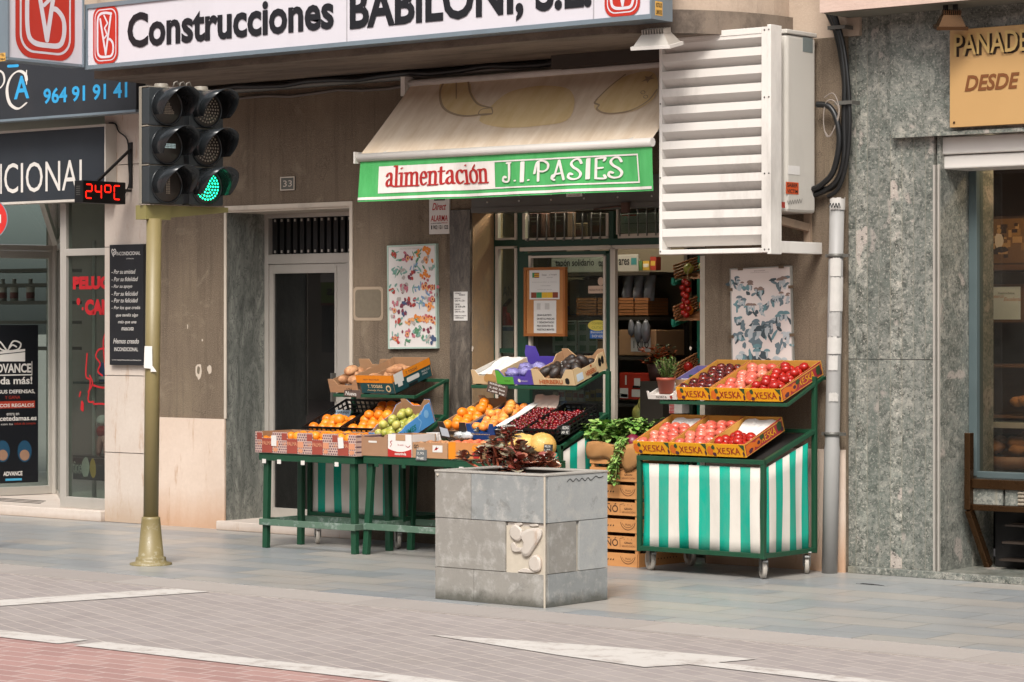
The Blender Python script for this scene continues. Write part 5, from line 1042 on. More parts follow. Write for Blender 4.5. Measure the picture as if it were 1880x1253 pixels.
# ---------------------------------------------------------------- crates and cartons
def panel(mb, poly, T, t=.006, mo=0, mi=1, inner_first=True):
    if inner_first: mb.prism(poly, -t, -t / 2, mi, T); mb.prism(poly, -t / 2, 0, mo, T)
    else: mb.prism(poly, -t, -t / 2, mo, T); mb.prism(poly, -t / 2, 0, mi, T)
def prof(w, h, hl, c=.05, d=.03):
    return [(0, 0), (w, 0), (w, h)] + ([(w - c, h), (w - c - d, hl), (c + d, hl), (c, h)] if hl < h else []) + [(0, h)]
def carton(name, label, F, w, l, h, mats, front=None, side=None, back=None, cat='fruit box', group=None, hb=None):
    """open fruit box in frame F: mats = (front outer, side outer, inner)"""
    hb = hb or h; o = thing(name, label, cat, tuple(F.translation), group); t = .006
    m = MB(); m.box(t, w - t, t, l - t, 0, .006, 0, F); m.build('base', mats[2], o)
    m = MB(); panel(m, front or prof(w, h, h), fT(F, 0, 0, 0), t); fp = m.build('front_panel', [mats[0], mats[2]], o)
    sp = side or [(t, 0), (l - t, 0), (l - t, hb), (t, h)]
    m = MB(); panel(m, sp, sT(F, w, 0, 0), t); rp = m.build('side_panel', [mats[1], mats[2]], o)
    m = MB(); panel(m, sp, sT(F, t, 0, 0), t, 0, 1, False); m.build('side_panel', [mats[1], mats[2]], o)
    m = MB(); panel(m, back or prof(w, hb, hb), fT(F, 0, l, 0), t, 0, 1, False); m.build('back_panel', [mats[0], mats[2]], o)
    return o, fp, rp
def lattice(name, label, F, w, l, h, mat, group=None, cat='crate', slats=3):
    o = thing(name, label, cat, tuple(F.translation), group)
    m = MB()
    for i in range(9): x = .01 + (w - .03) * i / 8; m.box(x, x + .01, 0, l, 0, .006, 0, F)
    for i in range(9): y = (l - .012) * i / 8; m.box(0, w, y, y + .012, .0065, .01, 0, F)
    m.build('base', mat, o)
    def wall(nm, T, n):
        m = MB(); k = h / (slats + .4)
        for j in range(slats + 1): m.box(0, n, j * k, j * k + (.016 if j == slats else .009), -.008, 0, 0, T)
        c = max(4, int(n / .045))
        for i in range(c + 1): x = (n - .01) * i / c; m.box(x, x + .01, 0, h, -.0075, -.0005, 0, T)
        m.build(nm, mat, o)
    wall('front_panel', fT(F, 0, 0, 0), w); wall('side_panel', sT(F, w, 0, 0), l); wall('side_panel', sT(F, .008, 0, 0), l); wall('back_panel', fT(F, 0, l, 0), w)
    return o
FM = {}
def fruit(kind, r, mats, sq=(1, 1, 1), stem=None, seed=1, wob=0., dimple=.0, n=14, m_=10, lobes=0, lob=.0):
    k = (kind, r, seed, mats[0].name)
    if k in FM: return FM[k]
    rn = random.Random(seed); mb = MB(); ph = rn.uniform(0, 6)
    mb.ball((0, 0, 0), r, n, m_, 0, sq)
    out = []
    for x, y, z in mb.v:
        a = math.atan2(y, x); rr = math.hypot(x, y); q = 1 + lob * math.cos(lobes * a + ph) * (rr / r) + wob * math.sin(2.3 * a + ph) * .5
        dz = -dimple * r * math.exp(-(rr / (r * .33)) ** 2) if z > 0 else 0
        out.append((x * q, y * q, z + dz))
    mb.v = out
    if stem == 'button': mb.ball((0, 0, r * sq[2] * .985 - dimple * r), r * .09, 6, 4, 1, (1, 1, .4))
    if stem == 'calyx':
        z = r * sq[2] * (1.0 - dimple) + .0006
        for i in range(5):
            a = i * 1.2566 + ph; mb.add([(0, 0, z), (r * .2 * math.cos(a - .4), r * .2 * math.sin(a - .4), z + .001), (r * .48 * math.cos(a), r * .48 * math.sin(a), z - r * .02), (r * .2 * math.cos(a + .4), r * .2 * math.sin(a + .4), z + .001)], [(0, 1, 2, 3)], 1)
    if stem == 'stalk': mb.tube([(0, 0, r * .8), (r * .25, 0, r * 1.7), (r * .8, r * .2, r * 2.5)], r * .06, 4, 1)
    if stem == 'label': mb.ball((r * .3, -r * .3, r * .84 * sq[2]), r * .22, 10, 4, 1, (1, 1, .25))
    me_o = mb.build(kind, mats); me = me_o.data; bpy.data.objects.remove(me_o); FM[k] = me; return me
def put_fruit(kind, meshes, P, label, group, cat=None, rn=RN, upright=.6):
    for p in P:
        o = bpy.data.objects.new(kind, rn.choice(meshes)); COL.objects.link(o); o.location = p
        o.rotation_euler = (rn.uniform(-upright, upright), rn.uniform(-upright, upright), rn.uniform(0, 6.28)); s = rn.uniform(.9, 1.07); o.scale = (s * rn.uniform(.95, 1.05), s * rn.uniform(.95, 1.05), s * rn.uniform(.93, 1.04))
        tag(o, label, cat or kind.replace('_', ' '), group)
def heap(F, x0, x1, y0, y1, z, r, rn=RN, layers=1, gap=2.02, flat=1., keep=lambda x, y, k: True, jit=.12):
    out = []
    for k in range(layers):
        s = r * gap; row = 0; y = y0 + r + k * r * .9
        while y <= y1 - r * .8:
            x = x0 + r + (s / 2 if (row + k) % 2 else 0) 
            while x <= x1 - r * .85:
                if keep((x - x0) / (x1 - x0), (y - y0) / (y1 - y0), k): out.append(F @ Vector((x + rn.uniform(-jit, jit) * r, y + rn.uniform(-jit, jit) * r, z + r * flat + k * r * 1.4 * flat + rn.uniform(0, jit * r))))
                x += s
            y += s * .87; row += 1
    return out
ORS = fruit_skin('orange peel', '#d9700f', '#e38a1c', None, 9, .42, .35); ORS2 = fruit_skin('mandarin peel', '#d8650a', '#e07a12', None, 9, .4, .35); APR = fruit_skin('apricot skin', '#d98a2b', '#e2a04a', '#cf6a3a', 14, .5)
STB = M('stem button', '#6d7a2c', .7); LBL = M('fruit label', '#d9d4ce', .5); CAL = M('calyx green', '#3c5a26', .6)
PTOM = fruit_skin('pink tomato skin', '#bf5a48', '#d08068', '#b03f33', 9, .3); RTOM = fruit_skin('red tomato skin', '#8f150e', '#a51f12', None, 9, .28); KTOM = fruit_skin('dark tomato skin', '#5a1c18', '#7d2a1c', '#17131a', 22, .2)
CHE = fruit_skin('cherry skin', '#3f060b', '#7d0f16', None, 30, .18); CHS = M('cherry stalk', '#6b6a2c', .6); LIM = fruit_skin('lime peel', '#9c9a38', '#b8ae5a', '#808a3c', 14, .4, .3)
MEL = fruit_skin('melon rind', '#c79a4e', '#d2a95f', '#b98a3e', 12, .5, .2, spots='#d9c08a'); AVO = fruit_skin('avocado skin', '#1f1a18', '#2c2622', '#3a2a22', 20, .45, .8); POT = fruit_skin('potato skin', '#a8764f', '#b98a62', '#8f6040', 16, .7, .3); PEA = fruit_skin('peach skin', '#d98a55', '#c9603a', '#a8382a', 12, .6)
oranges = [fruit('orange', .038, [ORS, STB], (1, 1, .95), 'button', s, .03, .05) for s in (1, 2)] + [fruit('orange', .038, [ORS, BLACK], (1, 1, .95), 'label', 3, .03)]
mands = [fruit('mandarin', .034, [ORS2, STB], (1, 1, .82), 'button', s, .03, .08) for s in (1, 2)]
ptoms = [fruit('tomato', .04, [PTOM, CAL], (1, 1, .8), 'button', 1, .03, .12, lobes=5, lob=.03), fruit('tomato', .04, [PTOM, LBL], (1.05, 1, .8), 'label', 2, .03, .0, lobes=5, lob=.03), fruit('tomato', .04, [PTOM, CAL], (1, 1, .78), None, 3, .03, .0, lobes=6, lob=.03)]
rtoms = [fruit('tomato', .034, [RTOM, CAL], (1, 1, .92), None, s, .03, .05) for s in (1, 2)]
ktoms = [fruit('tomato', .034, [KTOM, CAL], (1, 1, .82), ('calyx', None)[s % 2], s, .03, .1, lobes=5, lob=.03) for s in (1, 2)]
cherries = [fruit('cherry', .0135, [CHE, CHS], (1, 1, .95), ('stalk', None, None)[s], s, .02, .1, 10, 7) for s in (0, 1, 2)]
limes = [fruit('lime', .03, [LIM, STB], (1, 1, 1.12), None, s, .02, .05) for s in (1, 2)]; avos = [fruit('avocado', .042, [AVO, STB], (.8, .8, 1.3), None, s, .05) for s in (1, 2)]
pots = [fruit('potato', .045, [POT, STB], (1.35, .9, .8), None, s, .12, n=16) for s in (1, 2)]; melons = [fruit('melon', .088, [MEL, STB], (1.0, 1.0, .93), 'button', s, .02, .04, 24, 16) for s in (1, 2)]; peaches = [fruit('peach', .036, [PEA, STB], (1, 1, .95), None, 1, .03, .1)]
# ---------------------------------------------------------------- the yellow tomato boxes
YELB = M('yellow print', '#d6950f', .6, .1, 8, .05); MAG = M('raspberry print', '#982a33', .6, .15, 12, .05); TANB = M('tan board', '#c28c3c', .7, .1, 8, .05); MAGINK = M('maroon ink', '#8c1d1c', .6); ORP = M('orange print', '#c7641c', .6); LEAFP = M('leaf print', '#2b4527', .6); YELI = M('yellow ink', '#d9a11c', .6); PLUM = M('plum print', '#4a2333', .6)
XES = {'X': (.75, [[(.08, 1), (.6, 0)], [(.62, .95), (.05, .02)]]), 'E': (.66, [[(.5, .95), (.12, .9), (.1, .08), (.55, .0)], [(.1, .5), (.45, .55)]]), 'S': (.66, [[(.55, .95), (.2, .95), (.14, .62), (.5, .42), (.45, .05), (.05, .02)]]), 'K': (.7, [[(.12, 1), (.1, 0)], [(.58, .98), (.12, .45), (.62, .02)]]), 'A': (.72, [[(.02, 0), (.32, 1), (.62, 0)], [(.14, .35), (.52, .38)]])}
def xeska(label, F, w, l, h=.085):
    o, fp, rp = carton('tomato_box', label, F, w, l, h, (YELB, MAG, TANB), group='yellow tomato boxes', hb=h + .01)
    T = fT(F, 0, -.001, 0); m = MB(); r = random.Random(int(w * l * 9e4)); L_ = random.Random(5)
    pen(m, 'XESKA', T, w * .25, w * .86, h * .24, h * .48, (.0034, .0026, .4), .001, 0, 1, XES)
    m.flat(blob(.02, h * .45, .022, h * .36, r, .12), .0006, 1, T); m.flat(blob(.045, h * .74, .013, h * .18, r, .2), .0012, 2, T); m.flat(blob(.05, h * .2, .014, h * .14, r, .15), .0014, 3, T); m.flat([(w - .045, h), (w - .004, h * .98), (w - .006, h * .45)], .0008, 2, T); m.flat(blob(w - .014, h * .28, .008, h * .2, r, .2), .0012, 3, T)
    m.build('lettering', [MAGINK, ORP, LEAFP, PLUM], fp)
    T = sT(F, w + .001, 0, 0); m = MB()
    pen(m, 'XESKA', T, l * .42, l * .8, h * .28, h * .52, (.0034, .0026, .4), .001, 0, 1, XES)
    m.flat([(.01, h * .15), (.1, h * .12), (.12, h * .7), (.06, h * .9), (.012, h * .85)], .0006, 1, T); m.flat(blob(.15, h * .5, .04, h * .3, r, .1), .001, 1, T); m.flat(blob(.155, h * .5, .018, h * .15, r, .1), .0016, 3, T); m.flat(blob(.06, h * .3, .025, h * .16, r, .2), .0016, 3, T); m.flat(blob(.2, h * .72, .025, h * .18, r, .2), .0016, 2, T); m.flat(blob(l * .9, h * .6, .03, h * .35, r, .15), .0012, 2, T); m.flat(blob(l * .955, h * .3, .016, h * .2, r, .15), .0016, 3, T)
    m.box(.002, l - .006, h * .03, h * .08, 0, .0009, 4, T); m.box(.002, l - .006, h * .92, h, 0, .0009, 4, T)
    m.build('lettering', [YELI, ORP, LEAFP, PLUM, TANB], rp)
    return o
r = random.Random(31)
LF = [frame((1.652 + i * .289, -.772, .762), 19.5) for i in range(3)]; LW, LL = .286, .455
UF = [frame((1.812 + i * .271, -.522, 1.108), 19) for i in range(3)]; UW, UL = .268, .5
xeska('yellow box of pink tomatoes on the lower tier next to the green bunches', LF[0], LW, LL); xeska('yellow box of pink tomatoes in the middle of the lower tier', LF[1], LW, LL); xeska('yellow box half filled with red tomatoes on the lower tier', LF[2], LW, LL)
xeska('yellow box of dark red and black tomatoes on the upper shelf', UF[0], UW, UL); xeska('yellow box of pink tomatoes in the middle of the upper shelf', UF[1], UW, UL); xeska('yellow box full of red tomatoes on the upper shelf by the drain pipe', UF[2], UW, UL)
put_fruit('tomato', ptoms, heap(LF[0], .008, LW - .008, .008, .36, .02, .04, r, 1, 1.88), 'pink tomato in the lower yellow box nearest the green bunches', 'pink tomatoes by the green bunches')
put_fruit('tomato', ptoms, heap(LF[1], .008, LW - .008, .008, .44, .02, .04, r, 1, 1.88), 'pink tomato in the middle yellow box of the lower tier', 'pink tomatoes of the middle lower box')
put_fruit('tomato', rtoms, heap(LF[2], .008, LW - .008, .008, .27, .016, .034, r, 1, 1.88) + heap(LF[2], .03, LW - .02, .02, .24, .046, .034, r, keep=lambda x, y, k: (x * 5 + y * 3) % 1 < .6), 'red tomato in the half filled yellow box with white paper', 'red tomatoes of the half filled box')
put_fruit('tomato', ktoms, heap(UF[0], .008, UW - .008, .008, .49, .03, .034, r, 1, 1.92), 'dark red and black tomato in the upper shelf box', 'dark tomatoes')
put_fruit('tomato', ptoms, heap(UF[1], .008, UW - .008, .008, .49, .02, .04, r, 1, 1.88), 'pink tomato in the middle yellow box of the upper shelf', 'pink tomatoes of the upper shelf')
put_fruit('tomato', rtoms, heap(UF[2], .008, UW - .008, .008, .49, .02, .034, r, 1, 1.88) + heap(UF[2], .02, UW - .02, .02, .47, .05, .034, r, keep=lambda x, y, k: (x * 5 + y * 4) % 1 < .55), 'red tomato in the full yellow box beside the drain pipe', 'red tomatoes of the upper shelf')
def liner(F, pts, label, mat=PAPER):
    m = MB(); n = 10; rn = random.Random(9); (x0, x1, y0, y1, z0, z1) = pts
    for i in range(n + 1):
        for k in range(5): m.v.append(tuple(F @ Vector((x0 + (x1 - x0) * i / n, y0 + (y1 - y0) * k / 4, z0 + (z1 - z0) * (k / 4) ** 2 + rn.uniform(0, .012)))))
    for i in range(n):
        for k in range(4): m.f.append((i * 5 + k, i * 5 + k + 5, i * 5 + k + 6, i * 5 + k + 1)); m.m.append(0); m.s.append(False)
    return tag(m.build('paper_liner', mat, org=F.translation + F.to_3x3() @ Vector((x0, y0, z0))), label, 'paper')
liner(LF[2], (.012, LW - .012, .22, .445, .02, .075), 'crumpled white paper at the back of the half filled tomato box'); liner(LF[0], (.03, LW - .012, .3, .445, .02, .07), 'crumpled white paper behind the pink tomatoes by the green bunches')
# small white tray, herb pot and lilac box beside them
WHB = M('white board', '#c9c3bb', .7, .06, 8, .05)
F = frame((1.575, -.525, 1.107), 19); o, fp, rp = carton('white_tray', 'low white wooden tray with the herb pot on the upper shelf', F, .23, .3, .032, (WHB, WHB, WHB), prof(.23, .055, .032, .012, .01), cat='tray')
T = fT(F, 0, -.001, 0); m = MB(); put(m, 'NORTA', T, .07, .155, .009, .024, 0, bold=.01); m.flat(blob(.19, .016, .011, .012, r, .2), .0012, 1, T); m.build('lettering', [INK, M('berry print', '#8a2a25')], fp)
hp = F @ Vector((.085, .09, .006)); o = thing('herb_pot', 'rosemary like herb in a terracotta coloured pot on the white tray', 'potted plant', tuple(hp))
MB().lathe([(0, 0), (.045, 0), (.06, .085), (.064, .085), (.064, .105), (.056, .105), (.054, .09), (0, .085)], 22, 0, Matrix.Translation(hp)).build('pot', M('terracotta plastic', '#8f4431', .5, .1, 8, .05), o)
HL = M('herb green', '#5d7a3a', .6, .35, 40, .1); m = MB(); s2 = MB()
for i in range(34):
    a, e = r.uniform(0, 6.28), r.uniform(.0, .75); L_ = r.uniform(.09, .16); d = Vector((math.cos(a) * e, math.sin(a) * e, 1)).normalized(); b0 = hp + Vector((r.uniform(-.035, .035), r.uniform(-.035, .035), .09)); s2.tube([b0, b0 + d * L_], .0018, 4)
    for k in range(16): q = b0 + d * L_ * (.15 + .85 * k / 16); an = r.uniform(0, 6.28); leaf(m, q, (math.cos(an), math.sin(an), r.uniform(.3, 1.3)), r.uniform(.018, .03), .16, 0, r)
m.build('foliage', HL, o); s2.build('stems', M('herb stem', '#5a5632', .7), o)
LIL = M('lilac board', '#6d6592', .7, .08); F2 = frame((1.64, -.3, 1.185), 19); carton('lilac_tray', 'lilac lined cardboard tray with a few yellow fruits behind the herb pot', F2, .25, .27, .05, (CARD, CARD, LIL), cat='tray')
put_fruit('yellow_fruit', [fruit('yellow_fruit', .018, [fruit_skin('yellow skin', '#d6a91f', '#dcb93f', None, 9, .4), STB], (1.4, .9, .9), None, 1)], [F2 @ Vector((.05 + .03 * i, .03 + .008 * (i % 2), .02)) for i in range(4)], 'small yellow fruit in the lilac lined tray', 'yellow fruits in the lilac tray', 'fruit')
# ---------------------------------------------------------------- middle cart: upper shelf cartons
BF = lambda x: frame((x, -.51, 1.186), 17)
CREAMC = M('cream board', '#bfa57e', .7, .08, 8, .05); GRNC = M('bright green board', '#4f9a34', .65, .08); PURC = M('purple board', '#4a3a93', .65, .1)
F = BF(.07); o, fp, rp = carton('paper_lined_carton', 'pale carton lined with white paper on the cart before the window', F, .23, .34, .085, (CREAMC, CREAMC, WHB), prof(.23, .1, .06, .03, .03)); liner(F, (.012, .218, .05, .33, .05, .085), 'white wrapping paper bulging out of the pale carton', WHB)
T = fT(F, 0, -.001, 0); m = MB(); m.flat(blob(.16, .04, .06, .035, r, .1), .0008, 0, T); m.build('print', M('tan print', '#a8713c'), fp)
F = BF(.285); o, fp, rp = carton('purple_carton', 'green and purple carton holding bagged goods on the cart before the window', F, .32, .35, .08, (PURC, GRNC, PURC), prof(.32, .105, .055, .03, .04), back=[(0, 0), (.32, 0), (.32, .09), (.22, .09), (.2, .09), (.12, .09), (.1, .16), (.02, .17), (0, .12)])
T = fT(F, 0, -.001, 0); m = MB(); m.flat([(0, 0), (.15, 0), (.15, .055), (.07, .055), (.03, .1), (0, .1)], .0006, 0, T); m.flat(blob(.2, .028, .012, .013, r, .1), .001, 1, T); put(m, 'GARLIC', T, .07, .12, .02, .03, 2, z=.001); put(m, 'MORADO', T, .22, .27, .02, .03, 1, z=.001); m.build('print', [GRNC, WHITE, INK], fp)
BAG = M('purple net wrap', '#8078ad', .2, .5, 34, 1.5, spec=.9)
for i, (x, y) in enumerate(((.07, .1), (.16, .13), (.24, .11), (.09, .22), (.19, .24))):
    q = F @ Vector((x, y, .045)); b = MB(); b.ball(q, .055, 14, 9, 0, (1, .9, .7), None, .18, r); tag(b.build('garlic_bag', BAG, org=q), 'shiny purple wrapped bag in the green and purple carton', 'bag', 'purple wrapped bags')
F = BF(.6); o, fp, rp = carton('avocado_carton', 'cream carton of avocados with notched sides and avocado print', F, .36, .37, .1, (CREAMC, CREAMC, CARD), prof(.36, .11, .045, .06, .05), [(.006, 0), (.364, 0), (.364, .125), (.3, .125), (.25, .085), (.1, .085), (.06, .11), (.006, .11)], back=prof(.36, .14, .09, .05, .06))
T = fT(F, 0, -.001, 0); m = MB(); put(m, 'HERBERU', T, .06, .26, .008, .038, 0, bold=.03); m.flat(blob(.3, .03, .018, .024, r, .1), .001, 1, T); m.build('lettering', [M('rust ink', '#a5562a'), BLACK], fp)
T = sT(F, .361, 0, 0); m = MB(); put(m, 'HERBERU', T, .13, .25, .02, .055, 0, bold=.03); m.box(.03, .1, .015, .065, 0, .001, 2, T); m.flat(blob(.3, .07, .018, .03, r, .1), .001, 1, T); m.flat(blob(.335, .075, .016, .03, r, .1), .001, 1, T); m.flat(blob(.2, .075, .01, .01, r, .1), .001, 0, T); m.box(.19, .27, .0, .014, 0, .001, 1, T); m.build('lettering', [M('rust ink', '#a5562a'), BLACK, M('pale blue label', '#b8c2cc')], rp)
put_fruit('avocado', avos, heap(F, .02, .34, .02, .34, .02, .045, r, 1, 1.9) + [F @ Vector((x, y, .09)) for x, y in ((.2, .22), (.27, .25), (.14, .27))], 'dark avocado in the cream carton', 'avocados in the cream carton', upright=1.2)
# lower tier of the middle cart
BL = lambda x: frame((x, -.775, .815), 19)
F = BL(.0); o, fp, rp = carton('orange_carton', 'brown carton of oranges with black notched front on the middle cart', F, .245, .47, .1, (M('black carton print', '#2a2420', .6, .2, 14), CARD, CARD), prof(.245, .12, .055, .05, .02), back=prof(.245, .14, .12, .05, .02))
T = fT(F, 0, -.001, 0); m = MB(); m.flat([(.015, .02), (.085, .01), (.08, .07), (.01, .085)], .0006, 0, T); put(m, 'VALENCIA', T, .09, .17, .012, .03, 1, z=.001); m.build('print', [M('pale blue label', '#b8c2cc'), CREAMC], fp)
put_fruit('orange', oranges, heap(F, .01, .235, .01, .46, .04, .038, r, 1, 1.95) + heap(F, .03, .22, .16, .44, .075, .038, r, keep=lambda x, y, k: (x * 4 + y * 3) % 1 < .5), 'orange in the brown carton with the black front', 'oranges of the middle cart')
BLUEC = M('blue plastic', '#123f78', .45, .15, 8, .05)
F = BL(.252); o, fp, rp = carton('blue_crate', 'blue crate of apricot coloured fruit on the middle cart', F, .235, .47, .09, (BLUEC, BLUEC, BLUEC), prof(.235, .115, .05, .03, .03), cat='crate'); T = fT(F, 0, -.001, 0); m = MB(); [m.box(.03 + .014 * i, .038 + .014 * i, .036, .042, 0, .001, 0, T) for i in range(12)]; m.build('holes', CREAMC, fp)
put_fruit('mandarin', [fruit('mandarin', .036, [APR, STB], (1, 1, .85), 'button', 1, .03, .06)], heap(F, .01, .225, .01, .46, .04, .036, r, 1, 1.95) + heap(F, .03, .21, .16, .44, .075, .036, r, keep=lambda x, y, k: (x * 4 + y * 3) % 1 < .45), 'pale orange fruit in the blue crate', 'fruits of the blue crate')
F = BL(.495); o, fp, rp = carton('cherry_tray', 'tray of cherries lined with crumpled white paper', F, .24, .48, .075, (BLACK, BLACK, WHB), cat='tray'); CB1 = M('cherry bed', '#3d080c', .3, .4, 90, 1.)
m = MB(); m.box(.03, .234, .01, .42, .05, .062, 0, F); m.build('cherry_bed', CB1, o); liner(F, (.0, .06, .02, .47, .09, .1), 'white paper along the edge of the cherry tray'); liner(F, (.02, .23, .4, .47, .08, .15), 'white paper folded up at the back of the cherry tray', M('brownish paper', '#b9a597', .8))
put_fruit('cherry', cherries, heap(F, .05, .232, .01, .41, .06, .0135, r, 1, 2.1, jit=.75), 'bright red cherry in the tray lined with white paper', 'cherries in the paper lined tray', upright=1.2)
F = BL(.742); o = lattice('cherry_crate', 'black lattice crate of dark cherries at the end of the cart', F, .275, .48, .085, BLACK); m = MB(); m.box(.01, .265, .012, .4, .045, .058, 0, F); m.build('cherry_bed', CB1, o)
put_fruit('cherry', cherries, heap(F, .012, .264, .012, .38, .058, .0135, r, 1, 2.2, jit=.8), 'dark cherry in the black lattice crate', 'cherries in the black crate', upright=1.2)
# melons on a small table behind the planter
T3 = (.5, 1.12, -1.2, -.82); TZ3 = .7
table('small green table behind the planter carrying the melons', *T3, TZ3, .012, .165)
put_fruit('melon', melons[:1], [Vector((X(952, -.98), -.98, TZ3 + .1))], 'yellow melon partly hidden behind the red leaves', None, upright=.3)
put_fruit('melon', melons[1:], [Vector((X(967, -1.02), -1.02, TZ3 + .105))], 'largest yellow melon, in the centre above the red leaves', None, upright=.3)
put_fruit('melon', melons[:1], [Vector((X(996, -.98), -.98, TZ3 + .1))], 'yellow melon nearest the striped cloth', None, upright=.3)
# price cards
SLATE = M('slate card', '#2c2b2a', .6, .3, 20); CHALK = M('chalk', '#b9b5ad', .9)
def card(label, o_, w, h, rows, tilt=-15, yaw=0, mat=SLATE, roll=0, ink=CHALK, frame_=False):
    T = Matrix.Translation(o_) @ Matrix.Rotation(math.radians(yaw), 4, 'Z') @ Matrix.Rotation(math.radians(90 + tilt), 4, 'X') @ Matrix.Rotation(math.radians(roll), 4, 'Z')
    o = thing('price_card', label, 'price card', tuple(o_)); MB().box(0, w, 0, h, -.003, 0, 0, T).build('card', mat, o); m = MB(); n = len(rows)
    for i, s in enumerate(rows): put(m, s, T, w * .1, w * (.9 if len(s) > 5 else .75), h * (1 - (i + .82) / n), h * (1 - (i + .2) / n), 0, z=.001, bold=.015)
    m.build('lettering', ink, o); return o
def card_px(label, px0, px1, py0, py1, y, rows, **k):
    x = X(px0, y); return card(label, Vector((x, y, H(py1, x, y))), X(px1, y) - x, H(py0, x, y) - H(py1, x, y), rows, **k)
BRC = M('brown card', '#4a3a32', .7, .3, 20)
card_px('grey chalked price card hanging from the front of the mixed cartons', 763, 783, 820, 845, -1.0, ('KIWI', '2,95', 'kg'), tilt=-4, mat=M('grey card', '#5b5e5e', .6, .3, 20))
card_px('chalked price card standing on the black cherry crate', 1022, 1043, 781, 798, -.74, ('CEREZAS', '7.90 €'), tilt=-10, yaw=10)
card_px('brown chalked card hanging under the paper lined carton', 893, 930, 699, 719, -.53, ('BERENJENA', '2,50 lisa', '1,80 kg'), tilt=0, mat=BRC, roll=-12)
card_px('brown card with a printed potato hanging at the corner of the orange box', 631, 662, 704, 727, -.5, ('PATATA', 'Nueva'), tilt=-5, mat=BRC, roll=-4)
card_px('dark handwritten card in front of the brown orange carton', 846, 878, 783, 796, -.79, ('NARANJAS', '2,00 €', 'mesa'), tilt=-12)
card_px('black handwritten card lying on the avocados', 1012, 1034, 660, 682, -.26, ('AGUACATE', '4,50 kg', 'hass'), tilt=-30, yaw=15)
card_px('black card beside the melons with an orange ring behind it', 998, 1014, 816, 830, -1.05, ('MELON', '1,95'), tilt=-6)
card_px('pale blue handwritten card among the oranges by the entrance', 612, 640, 752, 772, -.3, ('NARANJA', 'mesa 2kg'), tilt=-20, mat=M('pale card', '#9fb0bb', .6), ink=INK)
card_px('small white handwritten label at the front of the cherry tray', 920, 945, 780, 793, -.79, ('CEREZA', 'roja 5,9'), tilt=-10, mat=M('pale card 2', '#a9a6a0', .6), ink=INK)
# ---------------------------------------------------------------- cart by the entrance
AF = lambda x, z=.752: frame((x, -.59, z), 22)
for i, (x, w_) in enumerate(((-1.45, .37), (-1.07, .43))):
    F = AF(x); lattice('black_crate', ('black plastic crate of oranges nearest the entrance step', 'black plastic crate heaped with oranges under the upper shelf')[i], F, w_, .5, .11, BLACK, 'black plastic orange crates')
    put_fruit('orange', [fruit('orange', .044, [ORS, STB], (1, 1, .95), 'button', k, .03, .05) for k in (4, 5)] + [fruit('orange', .044, [ORS, BLACK], (1, 1, .95), 'label', 6, .03)], heap(F, .015, w_ - .015, .015, (.3, .48)[i], .03, .044, r, 1, 1.95) + heap(F, .05, w_ - .03, (.08, .18)[i], (.2, .46)[i], .07, .044, r, keep=lambda x, y, k: i or x > .6), ('orange in the black crate nearest the entrance step', 'orange in the heaped black crate under the upper shelf')[i], ('oranges nearest the entrance', 'oranges under the shelf')[i])
LBC = M('light blue board', '#4f8fc8', .6, .08, 8, .05)
F = frame((-.62, -.8, .76), 22); o, fp, rp = carton('lime_carton', 'light blue carton of limes tilted behind the mixed cartons', F, .27, .4, .1, (LBC, LBC, CARD), prof(.27, .085, .05, .05, .03), [(.006, 0), (.394, 0), (.394, .15), (.34, .15), (.28, .11), (.1, .1), (.05, .085), (.006, .085)], back=prof(.27, .17, .12, .05, .05))
T = sT(F, .271, 0, 0); m = MB(); put(m, 'LIMES', T, .06, .2, .03, .07, 0, bold=.02, shear=.2); m.flat(arc(.33, .09, .025, .03, 0, 340, 18), .001, 1, T); m.stroke(cr([(.22, .02), (.26, .06), (.24, .1), (.29, .13)], 4), .004, .001, 1, T); m.build('lettering', [M('teal ink', '#1d7a6d'), M('pale blue ink', '#7fb2da')], rp)
put_fruit('lime', limes, heap(F, .015, .255, .015, .36, .03, .031, r) + heap(F, .04, .24, .06, .34, .075, .031, r, keep=lambda x, y, k: (x * 7 + y * 5) % 1 < .75), 'yellowish green lime in the light blue carton', 'limes in the light blue carton', upright=1.4)
UA = lambda x, z=1.103: frame((x, -.49, z), 17)
WDP = wood('printed plywood', '#8f6a4c', '#ab8461'); ORC = M('orange board', '#cf7a12', .6, .08, 8, .05); TLC = M('dark teal board', '#123f42', .6, .1, 8, .05)
F = UA(-1.3); o, fp, rp = carton('potato_carton', 'brown printed carton of potatoes on the upper shelf by the entrance', F, .31, .36, .085, (WDP, WDP, CARD), prof(.31, .1, .055, .05, .04), back=prof(.31, .14, .1, .1, .02)); T = fT(F, 0, -.001, 0); lettering('174', T, .17, .22, .012, .035, INK, fp)
put_fruit('potato', pots, heap(F, .03, .28, .03, .32, .02, .047, r, 1, 2.3) + heap(F, .06, .25, .1, .26, .07, .047, r, 1, 2.4), 'large brown potato in the printed carton', 'potatoes in the printed carton', upright=.5)
F = UA(-1.02); w_, l_, h_ = .345, .43, .135; o, fp, rp = carton('orange_teal_carton', 'orange and dark teal carton on the upper shelf by the entrance', F, w_, l_, h_, (TLC, TLC, CARD), cat='carton')
